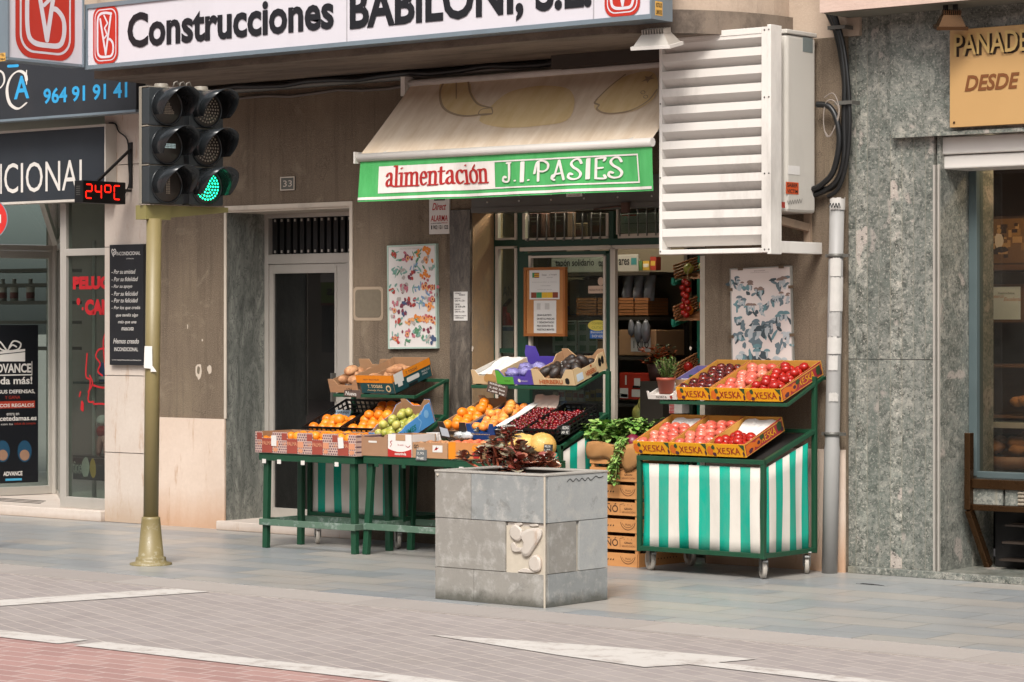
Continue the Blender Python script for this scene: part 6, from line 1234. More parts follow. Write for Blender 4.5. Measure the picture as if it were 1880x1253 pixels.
T = fT(F, 0, -.001, 0); m = MB(); m.box(0, w_, h_ * .58, h_, 0, .0006, 0, T); put(m, 'T. TOGIAS', T, .1, .24, h_ * .3, h_ * .48, 1, bold=.03, z=.001); put(m, 'Family Farm', T, .09, .25, h_ * .1, h_ * .22, 1, shear=.4, z=.001); m.flat(arc(.295, h_ * .27, .024, .026, 0, 340, 18), .001, 1, T); m.flat(blob(.295, h_ * .26, .014, .016, r, .2), .0015, 2, T); put(m, 'FRESH VEGETABLES', T, .07, .22, h_ * .72, h_ * .8, 3, z=.0012); m.build('print', [ORC, CREAMC, TLC, BRC], fp)
T = sT(F, w_ + .001, 0, 0); m = MB(); m.box(0, l_, h_ * .62, h_, 0, .0006, 0, T); m.box(.02, .12, h_ * .45, h_ * 1.0, 0, .001, 1, T); m.box(.05, .1, h_ * .25, h_ * .45, 0, .0012, 1, T); m.prism(rrect(.15, .29, h_ * .25, h_ * .5, .012, 3), 0, .001, 1, T); put(m, 'T. TOGIAS', T, .15, .28, h_ * .7, h_ * .86, 3, z=.0012, bold=.01); put(m, 'PRODUCE OF', T, .32, .41, h_ * .4, h_ * .5, 1, z=.001); put(m, 'CYPRUS', T, .32, .38, h_ * .25, h_ * .34, 1, z=.001); m.box(.16, .26, .004, .02, 0, .0009, 2, T); m.build('print', [ORC, WHITE, BLACK, BRC], rp)
put_fruit('sweet_potato', [fruit('sweet_potato', .045, [POT, STB], (1.9, .8, .8), None, 4, .15, n=16)], [F @ Vector((x, y, z)) for x, y, z in ((.1, .12, .07), (.22, .13, .07), (.14, .24, .07), (.25, .27, .09), (.12, .33, .08), (.2, .2, .11))], 'long brown sweet potato in the orange and teal carton', 'sweet potatoes in the teal carton', upright=.3)
# ---------------------------------------------------------------- boxes on the two front tables
def palma_mat():
    t = NT('palm box print'); v = t.tc.outputs['Object']; b = t.n('ShaderNodeTexBrick'); t.l(t.mapping(v, rot=(math.pi / 2, 0, 0)), b.inputs['Vector']); b.inputs['Scale'].default_value = 1; b.inputs['Brick Width'].default_value = .02; b.inputs['Row Height'].default_value = .018; b.inputs['Mortar Size'].default_value = .004
    b.inputs['Color1'].default_value = lin('#4a3440'); b.inputs['Color2'].default_value = lin('#5d4048'); b.inputs['Mortar'].default_value = lin('#b09488'); t.bsdf(b.outputs['Color'], .7); return t.m
PALM = palma_mat(); BRICKR = M('brick red board', '#8a3d30', .7, .12, 10, .05); SALM = M('salmon ink', '#bb7f5f', .7)
for i in range(4):
    F = frame((-1.512 + i * .2445, -1.05, TZ + .001), 0); w_, l_, h_ = .242, .38, .15
    o, fp, rp = carton('printed_fruit_box', ('printed fruit box with oranges at the doorway end of the worn table', 'second printed fruit box with oranges, next to the doorway end one', 'third printed fruit box, its oranges level with the rim', 'printed fruit box with a tilted white tag beside the plain carton')[i], F, w_, l_, h_, (PALM, PALM, CARD), prof(w_, h_, h_ * .7, .07, .006), group='printed boxes on the worn table')
    T = fT(F, 0, -.001, 0); m = MB(); m.box(.07, w_ - .07, .002, h_ * .68, 0, .0006, 0, T); m.box(.02, .07, h_ * .62, h_ * .95, 0, .0006, 0, T); put(m, 'LA PALMA', T, .03, w_ - .075, h_ * .38, h_ * .56, 1, bold=.02, z=.0012); m.box(w_ - .068, w_ - .012, h_ * .3, h_ * .58, 0, .0008, 1, T); m.flat(blob(w_ - .04, h_ * .16, .024, .016, r, .15), .001, 1, T); m.build('print', [BRICKR, SALM], fp)
    if i in (0, 3): q = face(T @ Vector(((.165, .08)[i // 3], .05, .003)), (1, 0, .1 if i else 0), (-.1 if i else 0, 0, 1)); m = MB(); m.box(0, .05, 0, .075, 0, .001, 0, q); m.build('paper_tag', PAPER, fp)
    put_fruit('orange', oranges, heap(F, .01, w_ - .01, .01, .36, .04, .039, r) + heap(F, .02, w_ - .015, .01, .33, (.045, .075, .085, .075)[i], .039, r, keep=lambda x, y, k: i or x < .7), ('orange in the printed box at the doorway end', 'orange in the second printed box from the doorway', 'orange in the third printed box, level with its rim', 'orange in the printed box with the tilted tag')[i], ('oranges of the doorway box', 'oranges of the second box', 'oranges of the third box', 'oranges of the tagged box')[i])
TZ2 = TZ + .007
def tcar(name, label, px0, px1, py0, hh, mats, rows, y=-.995, l=.25, front=None):
    x0, x1 = X(px0, y) + .002, X(px1, y) - .002; F = frame((x0, y, TZ2), 0); w_ = x1 - x0
    o, fp, rp = carton(name, label, F, w_, l, hh, mats, front(w_) if front else None, cat='carton'); m = MB(); rows(m, fT(F, 0, -.001, 0), w_, hh, r); 
    if m.v: m.build('print', [CARD, M('carton red', '#a3231f', .6), WHITE, BLACK, ORC, INK, LEAFP], fp)
    return F, w_
CARDB = M('plain brown carton', '#8f6c52', .85, .12, 14, .2); WHC = M('white carton', '#cbc5bf', .7, .05)
def rw0(m, T, w, h, r): m.prism(rrect(w * .32, w * .62, h * .7, h * .8, .006, 3), 0, .0006, 2, T)
tcar('plain_carton', 'plain brown carton with a hand hole on the front table', 660, 712, 795, .13, (CARDB, CARDB, CARD), rw0, front=lambda w: prof(w, .15, .13, .02, .02))
def rw1(m, T, w, h, r):
    P = [(0, 0), (w, 0)] + [(w * (1 - k / 8), h * (.36 - .14 * math.sin(k / 8 * 3.14))) for k in range(9)]; m.flat(P, .0006, 1, T); put(m, 'naturinda', T, w * .3, w * .78, h * .08, h * .2, 2, bold=.03, z=.0012); put(m, 'la uva', T, w * .42, w * .66, h * .5, h * .58, 1, z=.001); m.box(w * .33, w * .74, h * .72, h * .99, 0, .0008, 0, T)
    m.stroke(cr([(w * .1, h * .45), (w * .16, h * .55), (w * .1, h * .65), (w * .18, h * .7)], 4), .002, .001, 1, T); m.stroke(cr([(w * .76, h * .5), (w * .86, h * .44), (w * .95, h * .52)], 4), .002, .001, 1, T)
F1, w1 = tcar('red_white_carton', 'white carton with a red band and lettering on the front table', 712, 756, 795, .155, (WHC, WHC, CARD), rw1)
def rw2(m, T, w, h, r): put(m, 'GO', T, w * .04, w * .18, h * .6, h * .85, 5, bold=.02); m.box(w * .58, w * .86, h * .4, h * .85, 0, .0008, 2, T); m.flat([(w * .62, h * .5), (w * .7, h * .78), (w * .66, h * .66), (w * .76, h * .7), (w * .7, h * .55)], .0012, 1, T)
F2_, w2 = tcar('wood_pattern_carton', 'low wood coloured carton behind the hanging grey price card', 757, 822, 795, .105, (WDP, WDP, CARD), rw2)
def rw3(m, T, w, h, r):
    m.box(0, w * .22, 0, h, 0, .0006, 4, T); m.flat(blob(w * .5, h * .3, w * .16, h * .3, r, .05, 14), .001, 3, T); m.stroke([(w * (.4 + .05 * i), h * (.26 if i % 2 else .4)) for i in range(5)], .003, .0014, 4, T); m.flat(blob(w * .85, h * .3, w * .12, h * .25, r, .1), .001, 1, T); m.flat(blob(w * .82, h * .7, w * .1, h * .2, r, .1), .001, 4, T)
F3, w3 = tcar('peach_carton', 'orange printed carton with a round black emblem at the table end', 823, 884, 795, .115, (M('peach print', '#b97a45', .65, .2, 14), CARD, CARD), rw3)
put_fruit('peach', peaches, heap(F3, .01, w3 - .01, .01, .24, .06, .036, r) , 'peach in the orange printed carton', 'peaches in the printed carton')
put_fruit('kiwi', [fruit('kiwi', .03, [POT, STB], (1.2, 1, 1), None, 2, .03)], heap(F2_, .01, w2 - .01, .01, .23, .05, .031, r), 'brown kiwi in the wood coloured carton', 'kiwis in the wood coloured carton')
put_fruit('peach', peaches, heap(F1, .01, w1 - .01, .01, .23, .07, .036, r), 'peach in the white carton with a red band', 'peaches in the white carton')
PK = [M('pack white', '#cfc9c4', .4, .1), M('pack red', '#a32a22', .4, .1), glass('clear film', '#d6d9d6', 2.5, .25)]
for i, (px0, px1, py0, py1, mi, lab) in enumerate(((765, 792, 797, 822, 1, 'red and white pack behind the wood coloured carton'), (782, 803, 795, 815, 0, 'white folded carton lid behind the grey price card'), (805, 828, 799, 818, 1, 'punnet box with green fruit between the white packs'), (829, 846, 799, 815, 0, 'white pack standing behind the peach carton'), (862, 882, 800, 818, 0, 'white paper flap beside the red leaves'))):
    y = -.72; x0, x1, z0, z1 = FR(px0, px1, py0, py1, y); z0 = TZ2; m = MB(); m.box(x0, x1, y, y + .12, z0, z1, 0); o = thing('fruit_pack', lab, 'pack', (x0, y, z0)); m.build('box', PK[0] if mi == 0 else WHC, o, bevel=.003); m = MB(); T = face((0, y - .001, 0)); w_ = x1 - x0; h_ = z1 - z0
    if mi: m.box(x0, x1, z0, z0 + h_ * .6, 0, .0006, 1, T); m.flat(blob((x0 + x1) / 2, z0 + h_ * .78, w_ * .28, h_ * .12, r, .2), .001, 2, T)
    else: m.box(x0 + w_ * .1, x0 + w_ * .6, z0 + h_ * .85, z0 + h_ * .87, 0, .0006, 0, T)
    m.build('print', [M('print grey', '#8d8983'), PK[1], LEAFP], o)
for i, px in enumerate((846, 858)): q = Vector((X(px, -.78), -.78, TZ2 + .15)); b = MB(); b.ball(q, .05, 14, 9, 0, (1.1, .8, .55), None, .2, r); tag(b.build('film_bag', M('crumpled film', '#b9bcbb', .15, .25, 30, 1., spec=.8), org=q), ('crumpled clear bag on the peaches nearest the price card', 'crumpled clear bag on the peaches nearest the red leaves')[i], 'bag')
# ---------------------------------------------------------------- stacked wooden crates with the sacking and green bunches
cr_ = G(1172, 1043); kx1, ky = cr_.x, cr_.y; kx0 = kx1 - .4; kd = .56; CW = wood('crate plywood', '#a8703f', '#c08a55'); kh = .112
for i in range(7):
    z = i * kh; big = i % 2 == 1
    o = thing('wooden_crate', ('plywood crate standing on the pavement at the bottom of the stack', 'second plywood crate from the pavement, with bold lettering', 'third plywood crate from the pavement, with a printed smile curve', 'plywood crate in the middle of the stack, with bold lettering', 'plywood crate third from the top of the stack', 'plywood crate with bold lettering right under the sack lined one', 'topmost plywood crate, lined with brown sacking')[i], 'crate', (kx0, ky, z), 'stacked plywood crates')
    f = MB(); f.box(kx0, kx1 - .008, ky, ky + .006, z + .001, z + kh * .8); f.build('front_panel', CW, o)
    f = MB(); f.box(kx1 - .007, kx1, ky + .007, ky + kd, z + .001, z + kh * .8); f.build('side_panel', CW, o); f = MB(); f.box(kx0, kx0 + .007, ky + .007, ky + kd, z + .001, z + kh * .8); f.build('side_panel', CW, o)
    f = MB()
    for a in (kx0 + .008, kx1 - .032):
        for b in (ky + .007, ky + kd - .03): f.box(a, a + .024, b, b + .024, z + .001, z + kh - .001)
    f.build('corner_post', CW, o); MB().box(kx0 + .008, kx1 - .008, ky + .007, ky + kd, z + .004, z + .01).build('base', CW, o)
    T = face((0, ky - .0005, 0)); m = MB(); w_ = .4
    if big: put(m, 'MUÑÓ', T, kx0 + .04, kx0 + .235, z + kh * .18, z + kh * .72, 0, bold=.015, z=.0008); put(m, 'GRAN', T, kx0 + .285, kx0 + .35, z + kh * .36, z + kh * .48, 0, bold=.02, z=.0008); put(m, 'SELECCIÓN', T, kx0 + .265, kx0 + .375, z + kh * .17, z + kh * .29, 0, z=.0008); m.stroke([(kx0 + .252, z + kh * .15), (kx0 + .25, z + kh * .65), (kx0 + .28, z + kh * .72)], .0015, .0008, 0, T); [m.stroke([(kx0 + .285 + .03 * k, z + kh * (.62 + .04 * (k % 2)))], .003, .0008, 0, T) for k in range(3)]
    else:
        m.stroke(arc(kx0 + .315, z + kh * .7, .06, kh * .52, 190, 350, 14), .0022, .0008, 0, T); m.stroke(arc(kx0 + .315, z + kh * .68, .048, kh * .36, 200, 340, 12), .0012, .0008, 0, T); put(m, 'Muñó', T, kx0 + .295, kx0 + .34, z + kh * .42, z + kh * .55, 0, z=.0008)
        for k in range(3): m.stroke([(kx0 + .15 + .022 * k, z + kh * .38), (kx0 + .155 + .022 * k, z + kh * .42)], .004, .0008, 0, T)
    m.build('stencil', M('burnt ink', '#4a2f1c', .8), o)
    if i == 0:
        T = face((kx1 + .0005, 0, 0), (0, 1, 0)); m = MB(); [m.stroke([(ky + .15 + .035 * k, z + kh * .4)], .006, .0005, 0, T) for k in range(9)]; m.build('stencil', M('burnt ink', '#4a2f1c', .8), o)
def burlap():
    t = NT('burlap'); v = t.tc.outputs['Object']; w1_ = t.n('ShaderNodeTexWave'); t.l(v, w1_.inputs['Vector']); w1_.inputs['Scale'].default_value = 120; n = t.noise(v, 9, 5)
    t.bsdf(t.mix(n, '#8f6338', '#b3834f'), .95, t.math('ADD', w1_.outputs['Fac'], t.noise(v, 200, 2)), .5, .003); return t.m
o = thing('burlap_sack', 'brown sacking folded over the rim of the topmost crate', 'sacking', ((kx0 + kx1) / 2, ky, 7 * kh)); zt_ = 7 * kh + .015; m = MB(); n = 26
ring = [(kx0 - .01 + (kx1 - kx0 + .02) * i / n, 0) for i in range(n + 1)]
for i in range(n + 1):
    x = kx0 - .014 + (kx1 - kx0 + .028) * i / n; hem = .1 + .012 * math.sin(x * 23) + .018 * math.sin(x * 9 + 1) + (.03 if i > n * .7 else 0)
    for k in range(8):
        if k < 2: y, z = ky + .1 - .05 * k, zt_ - .05 + .04 * k
        else: u = (k - 2) / 5; y, z = ky - .012 - .012 * math.sin(u * 3.1) + .006 * math.sin(x * 40 + k), zt_ + .012 - (hem + .02) * u + .012 * math.sin(x * 17)
        m.v.append((x, y, z))
for i in range(n):
    for k in range(7): m.f.append((i * 8 + k, i * 8 + k + 1, i * 8 + k + 9, i * 8 + k + 8)); m.m.append(0); m.s.append(True)
m.box(kx1 + .004, kx1 + .012, ky, ky + kd, zt_ - .1, zt_ + .005); m.box(kx0 + .01, kx1 - .01, ky + .1, ky + kd - .02, zt_ - .06, zt_ - .04)
b_ = m.build('cloth', burlap(), o); b_.modifiers.new('thick', 'SOLIDIFY').thickness = .004
VG1 = [fruit_skin('celery leaf', '#6d9642', '#86aa58', None, 9, .4), fruit_skin('pale leaf', '#8aa857', '#a5bd70', None, 9, .4), fruit_skin('deep leaf', '#4f7532', '#5f883c', None, 9, .4)]; VST = M('green stalk', '#8f9f55', .5, .2)
def bunch(label, base, n, spread, size, hang=None, tall=.16):
    o = thing('green_bunch', label, 'vegetables', tuple(base), 'leafy bunches on the sacking'); m = MB(); s = MB()
    for i in range(n):
        a = r.uniform(0, 6.28); e = r.uniform(.1, 1.) * spread; b0 = base + Vector((r.uniform(-.04, .04), r.uniform(-.05, .05), 0))
        if hang: 
            P = [b0, b0 + Vector((r.uniform(-.02, .05), -.1, .05)), b0 + Vector((r.uniform(-.02, .05), -.16 - r.uniform(0, .02), -.1)), b0 + Vector((r.uniform(-.03, .04), -.165, -hang * r.uniform(.6, 1.)))]
        else: tip = b0 + Vector((math.cos(a) * e, math.sin(a) * e * .8, tall * r.uniform(.5, 1.1))); P = [b0, (b0 + tip) / 2 + Vector((0, 0, .04)), tip]
        P = cr([tuple(p) for p in P], 5); s.tube(P, .003, 5)
        for p in P[3:]:
            for k in range(3): an = r.uniform(0, 6.28); leaf(m, Vector(p), (math.cos(an), math.sin(an) - .2, r.uniform(-.9, .6) if hang else r.uniform(-.4, .8)), size * r.uniform(.7, 1.3), .34, r.choice((0, 0, 1, 1, 2)), r, .2, .3)
    m.build('foliage', VG1, o); s.build('stalks', VST, o)
zt2 = zt_ - .02
bunch('broad leaved green bunch spilling over the sacking nearest the planter', Vector((kx0 + .06, ky + .1, zt2)), 26, .14, .058)
bunch('leafy green bunch reaching towards the tomato boxes', Vector((kx0 + .26, ky + .16, zt2)), 26, .17, .048, None, .17)
bunch('narrow green bunch hanging down in front of the sacking', Vector((kx0 + .23, ky + .12, zt2 + .02)), 8, .025, .034, .24)
q = Vector((kx1 - .09, ky + .06, zt_ + .02)); b = MB(); b.ball(q, .055, 18, 12); b.tube([q + Vector((0, 0, .05)), q + Vector((-.02, -.01, .09))], .008, 6, 1); tag(b.build('red_onion', [fruit_skin('beet skin', '#5f1226', '#6d1a30', None, 9, .4), VST], org=q), 'round dark red vegetable between the green bunches and the tomato box', 'vegetable')
# ---------------------------------------------------------------- posters and papers on the wall
def poster_frame(name, label, c4, y, mats, tk=.02, bw=.008):
    """sheet hung on the wall; corners (top left, bottom left, bottom right) from the wall plane"""
    T0 = face((0, y, 0)); tl, bl, br = [Vector((*PL(T0, *p), 0)) for p in c4]; rx = br - bl; up = tl - bl; w_ = rx.length; h_ = up.length
    T = face(T0 @ bl, (rx.x, 0, rx.y), (-rx.y, 0, rx.x)); o = thing(name, label, 'poster', tuple(T0 @ bl))
    MB().box(bw, w_ - bw, bw, h_ - bw, -tk, .0, 0, T).build('sheet', mats[0], o)
    m = MB(); m.box(0, w_, 0, bw, -tk, .004, 0, T); m.box(0, w_, h_ - bw, h_, -tk, .004, 0, T); m.box(0, bw, bw, h_ - bw, -tk, .004, 0, T); m.box(w_ - bw, w_, bw, h_ - bw, -tk, .004, 0, T); m.build('frame', mats[1], o)
    return o, T, w_, h_
r = random.Random(17); POSTW = M('poster white', '#c6c0bb', .5, .03, 5, .02)
o, T, w_, h_ = poster_frame('fruit_chart', 'tilted framed chart of painted fruits on the brown wall', ((705, 452), (713, 641), (803, 640)), -.025, (POSTW, M('pale green frame', '#9db0a4', .35)), .024, .012)
inkm = [M('chart ' + n, c, .6) for n, c in (('plum', '#6d3240'), ('rose', '#a8606a'), ('orange', '#c8752a'), ('peach', '#c98f5c'), ('leaf', '#4d7a5c'), ('teal', '#6f9488'), ('blue', '#6a87a3'), ('grey', '#9a938c'), ('navy', '#3c4a66'), ('red', '#9c3a30'))]
m = MB(); zz = .0008
spec = [(.2, .9, (4, 5, 9)), (.42, .87, (1, 1, 0)), (.62, .9, (4, 2, 4)), (.83, .93, (2, 2)), (.8, .85, (3, 2, 7)), (.18, .75, (5, 4, 5)), (.35, .74, (7, 5)), (.5, .71, (0, 9)), (.65, .77, (5, 4, 6)), (.78, .71, (9, 2, 2)), (.92, .77, (7, 5)), (.14, .58, (9, 5)), (.35, .58, (1, 0, 1, 7)), (.6, .58, (5, 6)), (.78, .6, (1, 3, 3, 9)), (.92, .58, (9, 1)), (.17, .44, (7, 1)), (.36, .44, (0, 8, 0)), (.5, .45, (0, 9)), (.66, .43, (6, 6, 5)), (.8, .48, (6, 7)), (.92, .47, (0, 1)), (.84, .4, (3, 2)), (.14, .37, (1, 7)), (.36, .36, (8, 0)), (.22, .26, (5, 4, 9)), (.44, .26, (7, 3)), (.6, .28, (4, 2)), (.75, .29, (2, 1, 3)), (.9, .27, (3, 9)), (.15, .1, (1, 9, 5)), (.4, .14, (1, 0, 1)), (.62, .17, (4, 4, 5)), (.78, .1, (4, 5)), (.8, .18, (0,)), (.9, .1, (8, 8)), (.84, .1, (7,)), (.42, .06, (4,))]
for u, v, cs in spec:
    for c in cs:
        for k in range(4):
            cx, cy = u * w_ + r.gauss(0, .024), v * h_ + r.gauss(0, .017); leafy = c in (4, 5, 6)
            m.flat(blob(cx, cy, r.uniform(.012, .028) if leafy else r.uniform(.009, .018), r.uniform(.004, .01) if leafy else r.uniform(.009, .017), r, .2, 9, r.uniform(0, 3.1)), zz, c, T); zz += .00001
        if c in (1, 3) and r.random() < .6: m.flat(blob(u * w_, v * h_, .016, .018, r, .08), zz + .0005, 3, T); m.flat(blob(u * w_, v * h_, .007, .009, r, .1), zz + .0008, 0, T)
put(m, 'FRUTAS DE VERANO', T, w_ * .26, w_ * .68, h_ * .955, h_ * .968, 7, z=.001); m.build('illustration', inkm, o)
o, T, w_, h_ = poster_frame('mushroom_chart', 'framed grey blue chart of painted mushrooms beside the drain pipe', ((1337, 494), (1345, 700), (1457, 698)), -.02, (M('aged poster white', '#c9beb8', .5, .04, 5, .02), M('clip frame', '#8f8d86', .3)), .018, .007)
inkm2 = [M('mushroom ' + n, c, .6) for n, c in (('slate', '#5d6c72'), ('pale', '#a3a9ab'), ('teal', '#5f7f84'), ('brown', '#7c675e'), ('dark', '#3b474c'))]
m = MB(); zz = .0008
def mush(cx, cy, s, cap):
    global zz
    for k in range(7): m.flat(blob(cx + r.gauss(0, s * .55), cy - s * .5 + r.gauss(0, s * .3), s * r.uniform(.25, .6), s * r.uniform(.12, .3), r, .3, 9, r.uniform(0, 3)), zz, r.choice((0, 2, 4, 1, 0)), T); zz += .00001
    for k in range(3):
        x, y, q = cx + r.uniform(-.6, .6) * s, cy + r.uniform(-.3, .3) * s, s * r.uniform(.35, .6)
        m.flat(blob(x, y - q * .5, q * .28, q * .7, r, .12), zz + .0004, 1, T); m.flat([(x + q * .8 * math.cos(a * .314), y + q * .55 * math.sin(a * .314)) for a in range(11)], zz + .0006, cap, T); zz += .00001
for u, v, s, c in ((.08, .9, .04, 0), (.27, .86, .045, 3), (.5, .82, .05, 3), (.86, .9, .055, 3), (.15, .72, .045, 0), (.33, .66, .05, 3), (.53, .66, .045, 1), (.72, .73, .04, 1), (.9, .75, .042, 3), (.14, .56, .04, 2), (.85, .56, .055, 2), (.5, .45, .08, 4), (.4, .5, .06, 0), (.62, .5, .06, 0), (.14, .42, .045, 0), (.85, .38, .06, 1), (.18, .22, .055, 1), (.5, .26, .065, 2), (.82, .16, .06, 1), (.2, .06, .05, 2), (.5, .06, .05, 0), (.7, .05, .05, 2)): mush(u * w_, v * h_, s * 1.25, c)
put(m, 'SETAS Y HONGOS', T, w_ * .4, w_ * .58, h_ * .965, h_ * .975, 3, z=.001); put(m, 'comestibles y venenosos', T, w_ * .34, w_ * .64, h_ * .95, h_ * .958, 3, z=.001); m.build('illustration', inkm2, o)
m = MB()
for u, v in ((.18, 1.), (.85, 1.), (0., .82), (1., .82), (0., .4), (1., .4)): m.box(u * w_ - .02, u * w_ + .02, v * h_ - .014, v * h_ + .006, .004, .007, 0, T)
m.build('clip', M('tarnished clip', '#5a4a38', .5), o)
def notice(name, label, px0, px1, py0, py1, y, rows, cat='notice', mat=PAPER, mats=None, th=.004, bold=.015):
    x0, x1, z0, z1 = FR(px0, px1, py0, py1, y); o = thing(name, label, cat, (x0, y, z0)); MB().box(x0, x1, y, y + th, z0, z1).build('sheet', mat, o); T = face((0, y - .0005, 0)); m = MB(); w_, h_ = x1 - x0, z1 - z0
    for s, a, b, c, d, mi, sh in rows: put(m, s, T, x0 + w_ * a, x0 + w_ * b, z1 - h_ * d, z1 - h_ * c, mi, bold=bold, shear=sh, z=.001) if s else m.box(x0 + w_ * a, x0 + w_ * b, z1 - h_ * d, z1 - h_ * c, 0, .0008, mi, T)
    m.build('lettering', mats or [INK, REDINK, M('notice grey', '#8d8a86', .7)], o); return o
notice('alarm_sign', 'white alarm company sign with red lettering under the awning', 788, 825, 357, 430, -.014, (('', .25, .78, .02, .16, 0, 0), ('SECURITAS', .27, .76, .1, .14, 2, 0), ('', .3, .73, .03, .08, 1, 0), ('Direct', .15, .85, .22, .4, 1, .4), ('ALARMA', .08, .92, .53, .68, 1, .1), ('con servicio inmediato', .08, .6, .71, .74, 0, 0), ('POLICÍA', .62, .92, .7, .74, 1, 0), ('902 121 122', .2, .94, .78, .88, 0, 0), ('', .1, .15, .78, .88, 0, 0)), 'sign', WHITE, th=.012)
notice('opening_hours_notice', 'white handwritten opening hours sheet on the dark granite strip', 833, 858, 536, 589, -.03, (('HORARIO', .1, .55, .03, .08, 0, 0), ('INVIERNO', .4, .85, .09, .14, 0, 0), ('MAÑANAS', .06, .5, .2, .25, 0, 0), ('DE 9 a 2h', .1, .8, .28, .34, 0, 0), ('TARDES', .06, .45, .41, .46, 0, 0), ('DE 5:30 a 8h', .1, .85, .48, .55, 0, 0), ('SÁBADOS', .06, .5, .58, .63, 0, 0), ('DE 9 a 2h', .1, .8, .66, .72, 0, 0), ('SÁBADO TARDE', .06, .93, .8, .85, 0, 0), ('CERRADO', .1, .75, .88, .93, 0, 0)))
# cork board on the glass
yb_ = .2; x0, x1, z0, z1 = FR(963, 1039, 491, 618, yb_); CK = thing('notice_board', 'cork notice board with two white sheets hung on the shop glass', 'notice board', (x0, yb_, z0)); ORW = M('orange wood', '#8f5526', .45, .12, 6, .05)
MB().box(x0 + .02, x1 - .02, yb_, yb_ + .015, z0 + .02, z1 - .02).build('cork', M('cork', '#a87343', .9, .2, 60, .4), CK); m = MB(); m.box(x0, x1, yb_ - .012, yb_ + .02, z0, z0 + .02); m.box(x0, x1, yb_ - .012, yb_ + .02, z1 - .02, z1); m.box(x0, x0 + .02, yb_ - .012, yb_ + .02, z0 + .02, z1 - .02); m.box(x1 - .02, x1, yb_ - .012, yb_ + .02, z0 + .02, z1 - .02); m.build('frame', ORW, CK, bevel=.002); MB().tube([((x0 + x1) / 2, yb_ + .02, z1), ((x0 + x1) / 2 + .01, yb_ + .03, z1 + .06)], .003, 5).build('hook', BLACK, CK)
REDS = M('flag red', '#a3301f'); YLS = M('flag yellow', '#c9a02a'); GRS = M('flag green', '#2f7a4c')
rows = [('', .1, .17, .09, .26, 5, 0)] + [('', .17, .33, .09 + .035 * i, .125 + .035 * i, 3 + i % 2, 0) for i in range(5)] + [('Setas', .42, .58, .13, .2, 2, 0), ('y hongos', .66, .92, .13, .2, 2, 0), ('temporada', .58, .78, .24, .28, 2, 0), ('información y venta', .1, .92, .4, .43, 2, 0), ('consultar', .38, .72, .52, .55, 2, 0), ('precios en tienda', .28, .75, .65, .68, 2, 0)] + [('', .06 + .18 * i, .235 + .18 * i, .76, .95, 3 + (i * 2) % 5 % 3, 0) for i in range(5)]
notice('flag_sheet', 'white sheet with a striped flag and a row of food pictures on the cork board', 972, 1027, 496, 550, yb_ - .004, rows, 'sheet', mats=[INK, REDINK, M('notice grey', '#8d8a86', .7), M('food brown', '#7a3a24'), YLS, GRS, REDS], th=.002)
notice('handwritten_sheet', 'white handwritten sheet low on the cork board', 980, 1021, 552, 612, yb_ - .003, (('', .14, .3, .08, .28, 2, 0), ('', .5, .7, .08, .28, 2, 0), ('GRAN SURTIDO', .15, .8, .42, .48, 0, 0), ('DE SETAS FRESCAS', .15, .93, .53, .59, 0, 0), ('Y DESHIDRATADAS', .15, .92, .64, .7, 0, 0), ('PROCEDENTES DE', .15, .88, .75, .81, 0, 0), ('NUESTROS MONTES', .15, .92, .86, .92, 0, 0)), 'sheet', th=.002, mats=[INK, REDINK, M('sketch grey', '#b5b1ab', .8)])
yg_ = ys + .027
m = MB(); T = face((0, yg_, 0)); c = PL(T, 1097, 598); m.flat(arc(c[0], c[1], .085, .038, 0, 350, 24), .001, 0, T); x0, x1, z0, z1 = FR(1083, 1112, 606, 622, yg_); m.box(x0, x1, z0, z1, 0, .0006, 1, T); put(m, 'COMERÇ', T, c[0] - .05, c[0] + .05, c[1] + .004, c[1] + .022, 2, z=.002); put(m, 'CIUTAT', T, c[0] - .05, c[0] + .05, c[1] - .024, c[1] - .006, 2, z=.002); put(m, 'Bienvenidos', T, x0 + .01, x1 - .01, z1 - .024, z1 - .008, 3, z=.002); put(m, 'SHOP HERE', T, x0 + .02, x1 - .02, z0 + .008, z0 + .026, 3, z=.002)
tag(m.build('window_sticker', [M('pale yellow sticker', '#c2b04a', .5), M('blue sticker', '#1a4f8a', .5), M('olive ink', '#6f7a2a'), WHITE], org=T @ Vector((c[0], c[1], 0))), 'yellow oval and blue sticker low on the shop glass', 'sticker')
m = MB(); c = PL(T, 1103, 517); m.flat(arc(c[0], c[1], .026, .03, 0, 345, 20), .001, 0, T); x0, x1, z0, z1 = FR(1080, 1118, 525, 539, yg_); m.box(x0, x1 - .02, z0, z1, 0, .0006, 0, T); put(m, 'PRODUCTO DE TERRA', T, x0 + .01, x1 - .03, z0 + .018, z0 + .03, 1, z=.002); tag(m.build('window_sticker', [M('peach sticker', '#b59a84', .6), INK], org=T @ Vector((c[0], c[1], 0))), 'round pale sticker above a peach coloured strip on the shop glass', 'sticker')
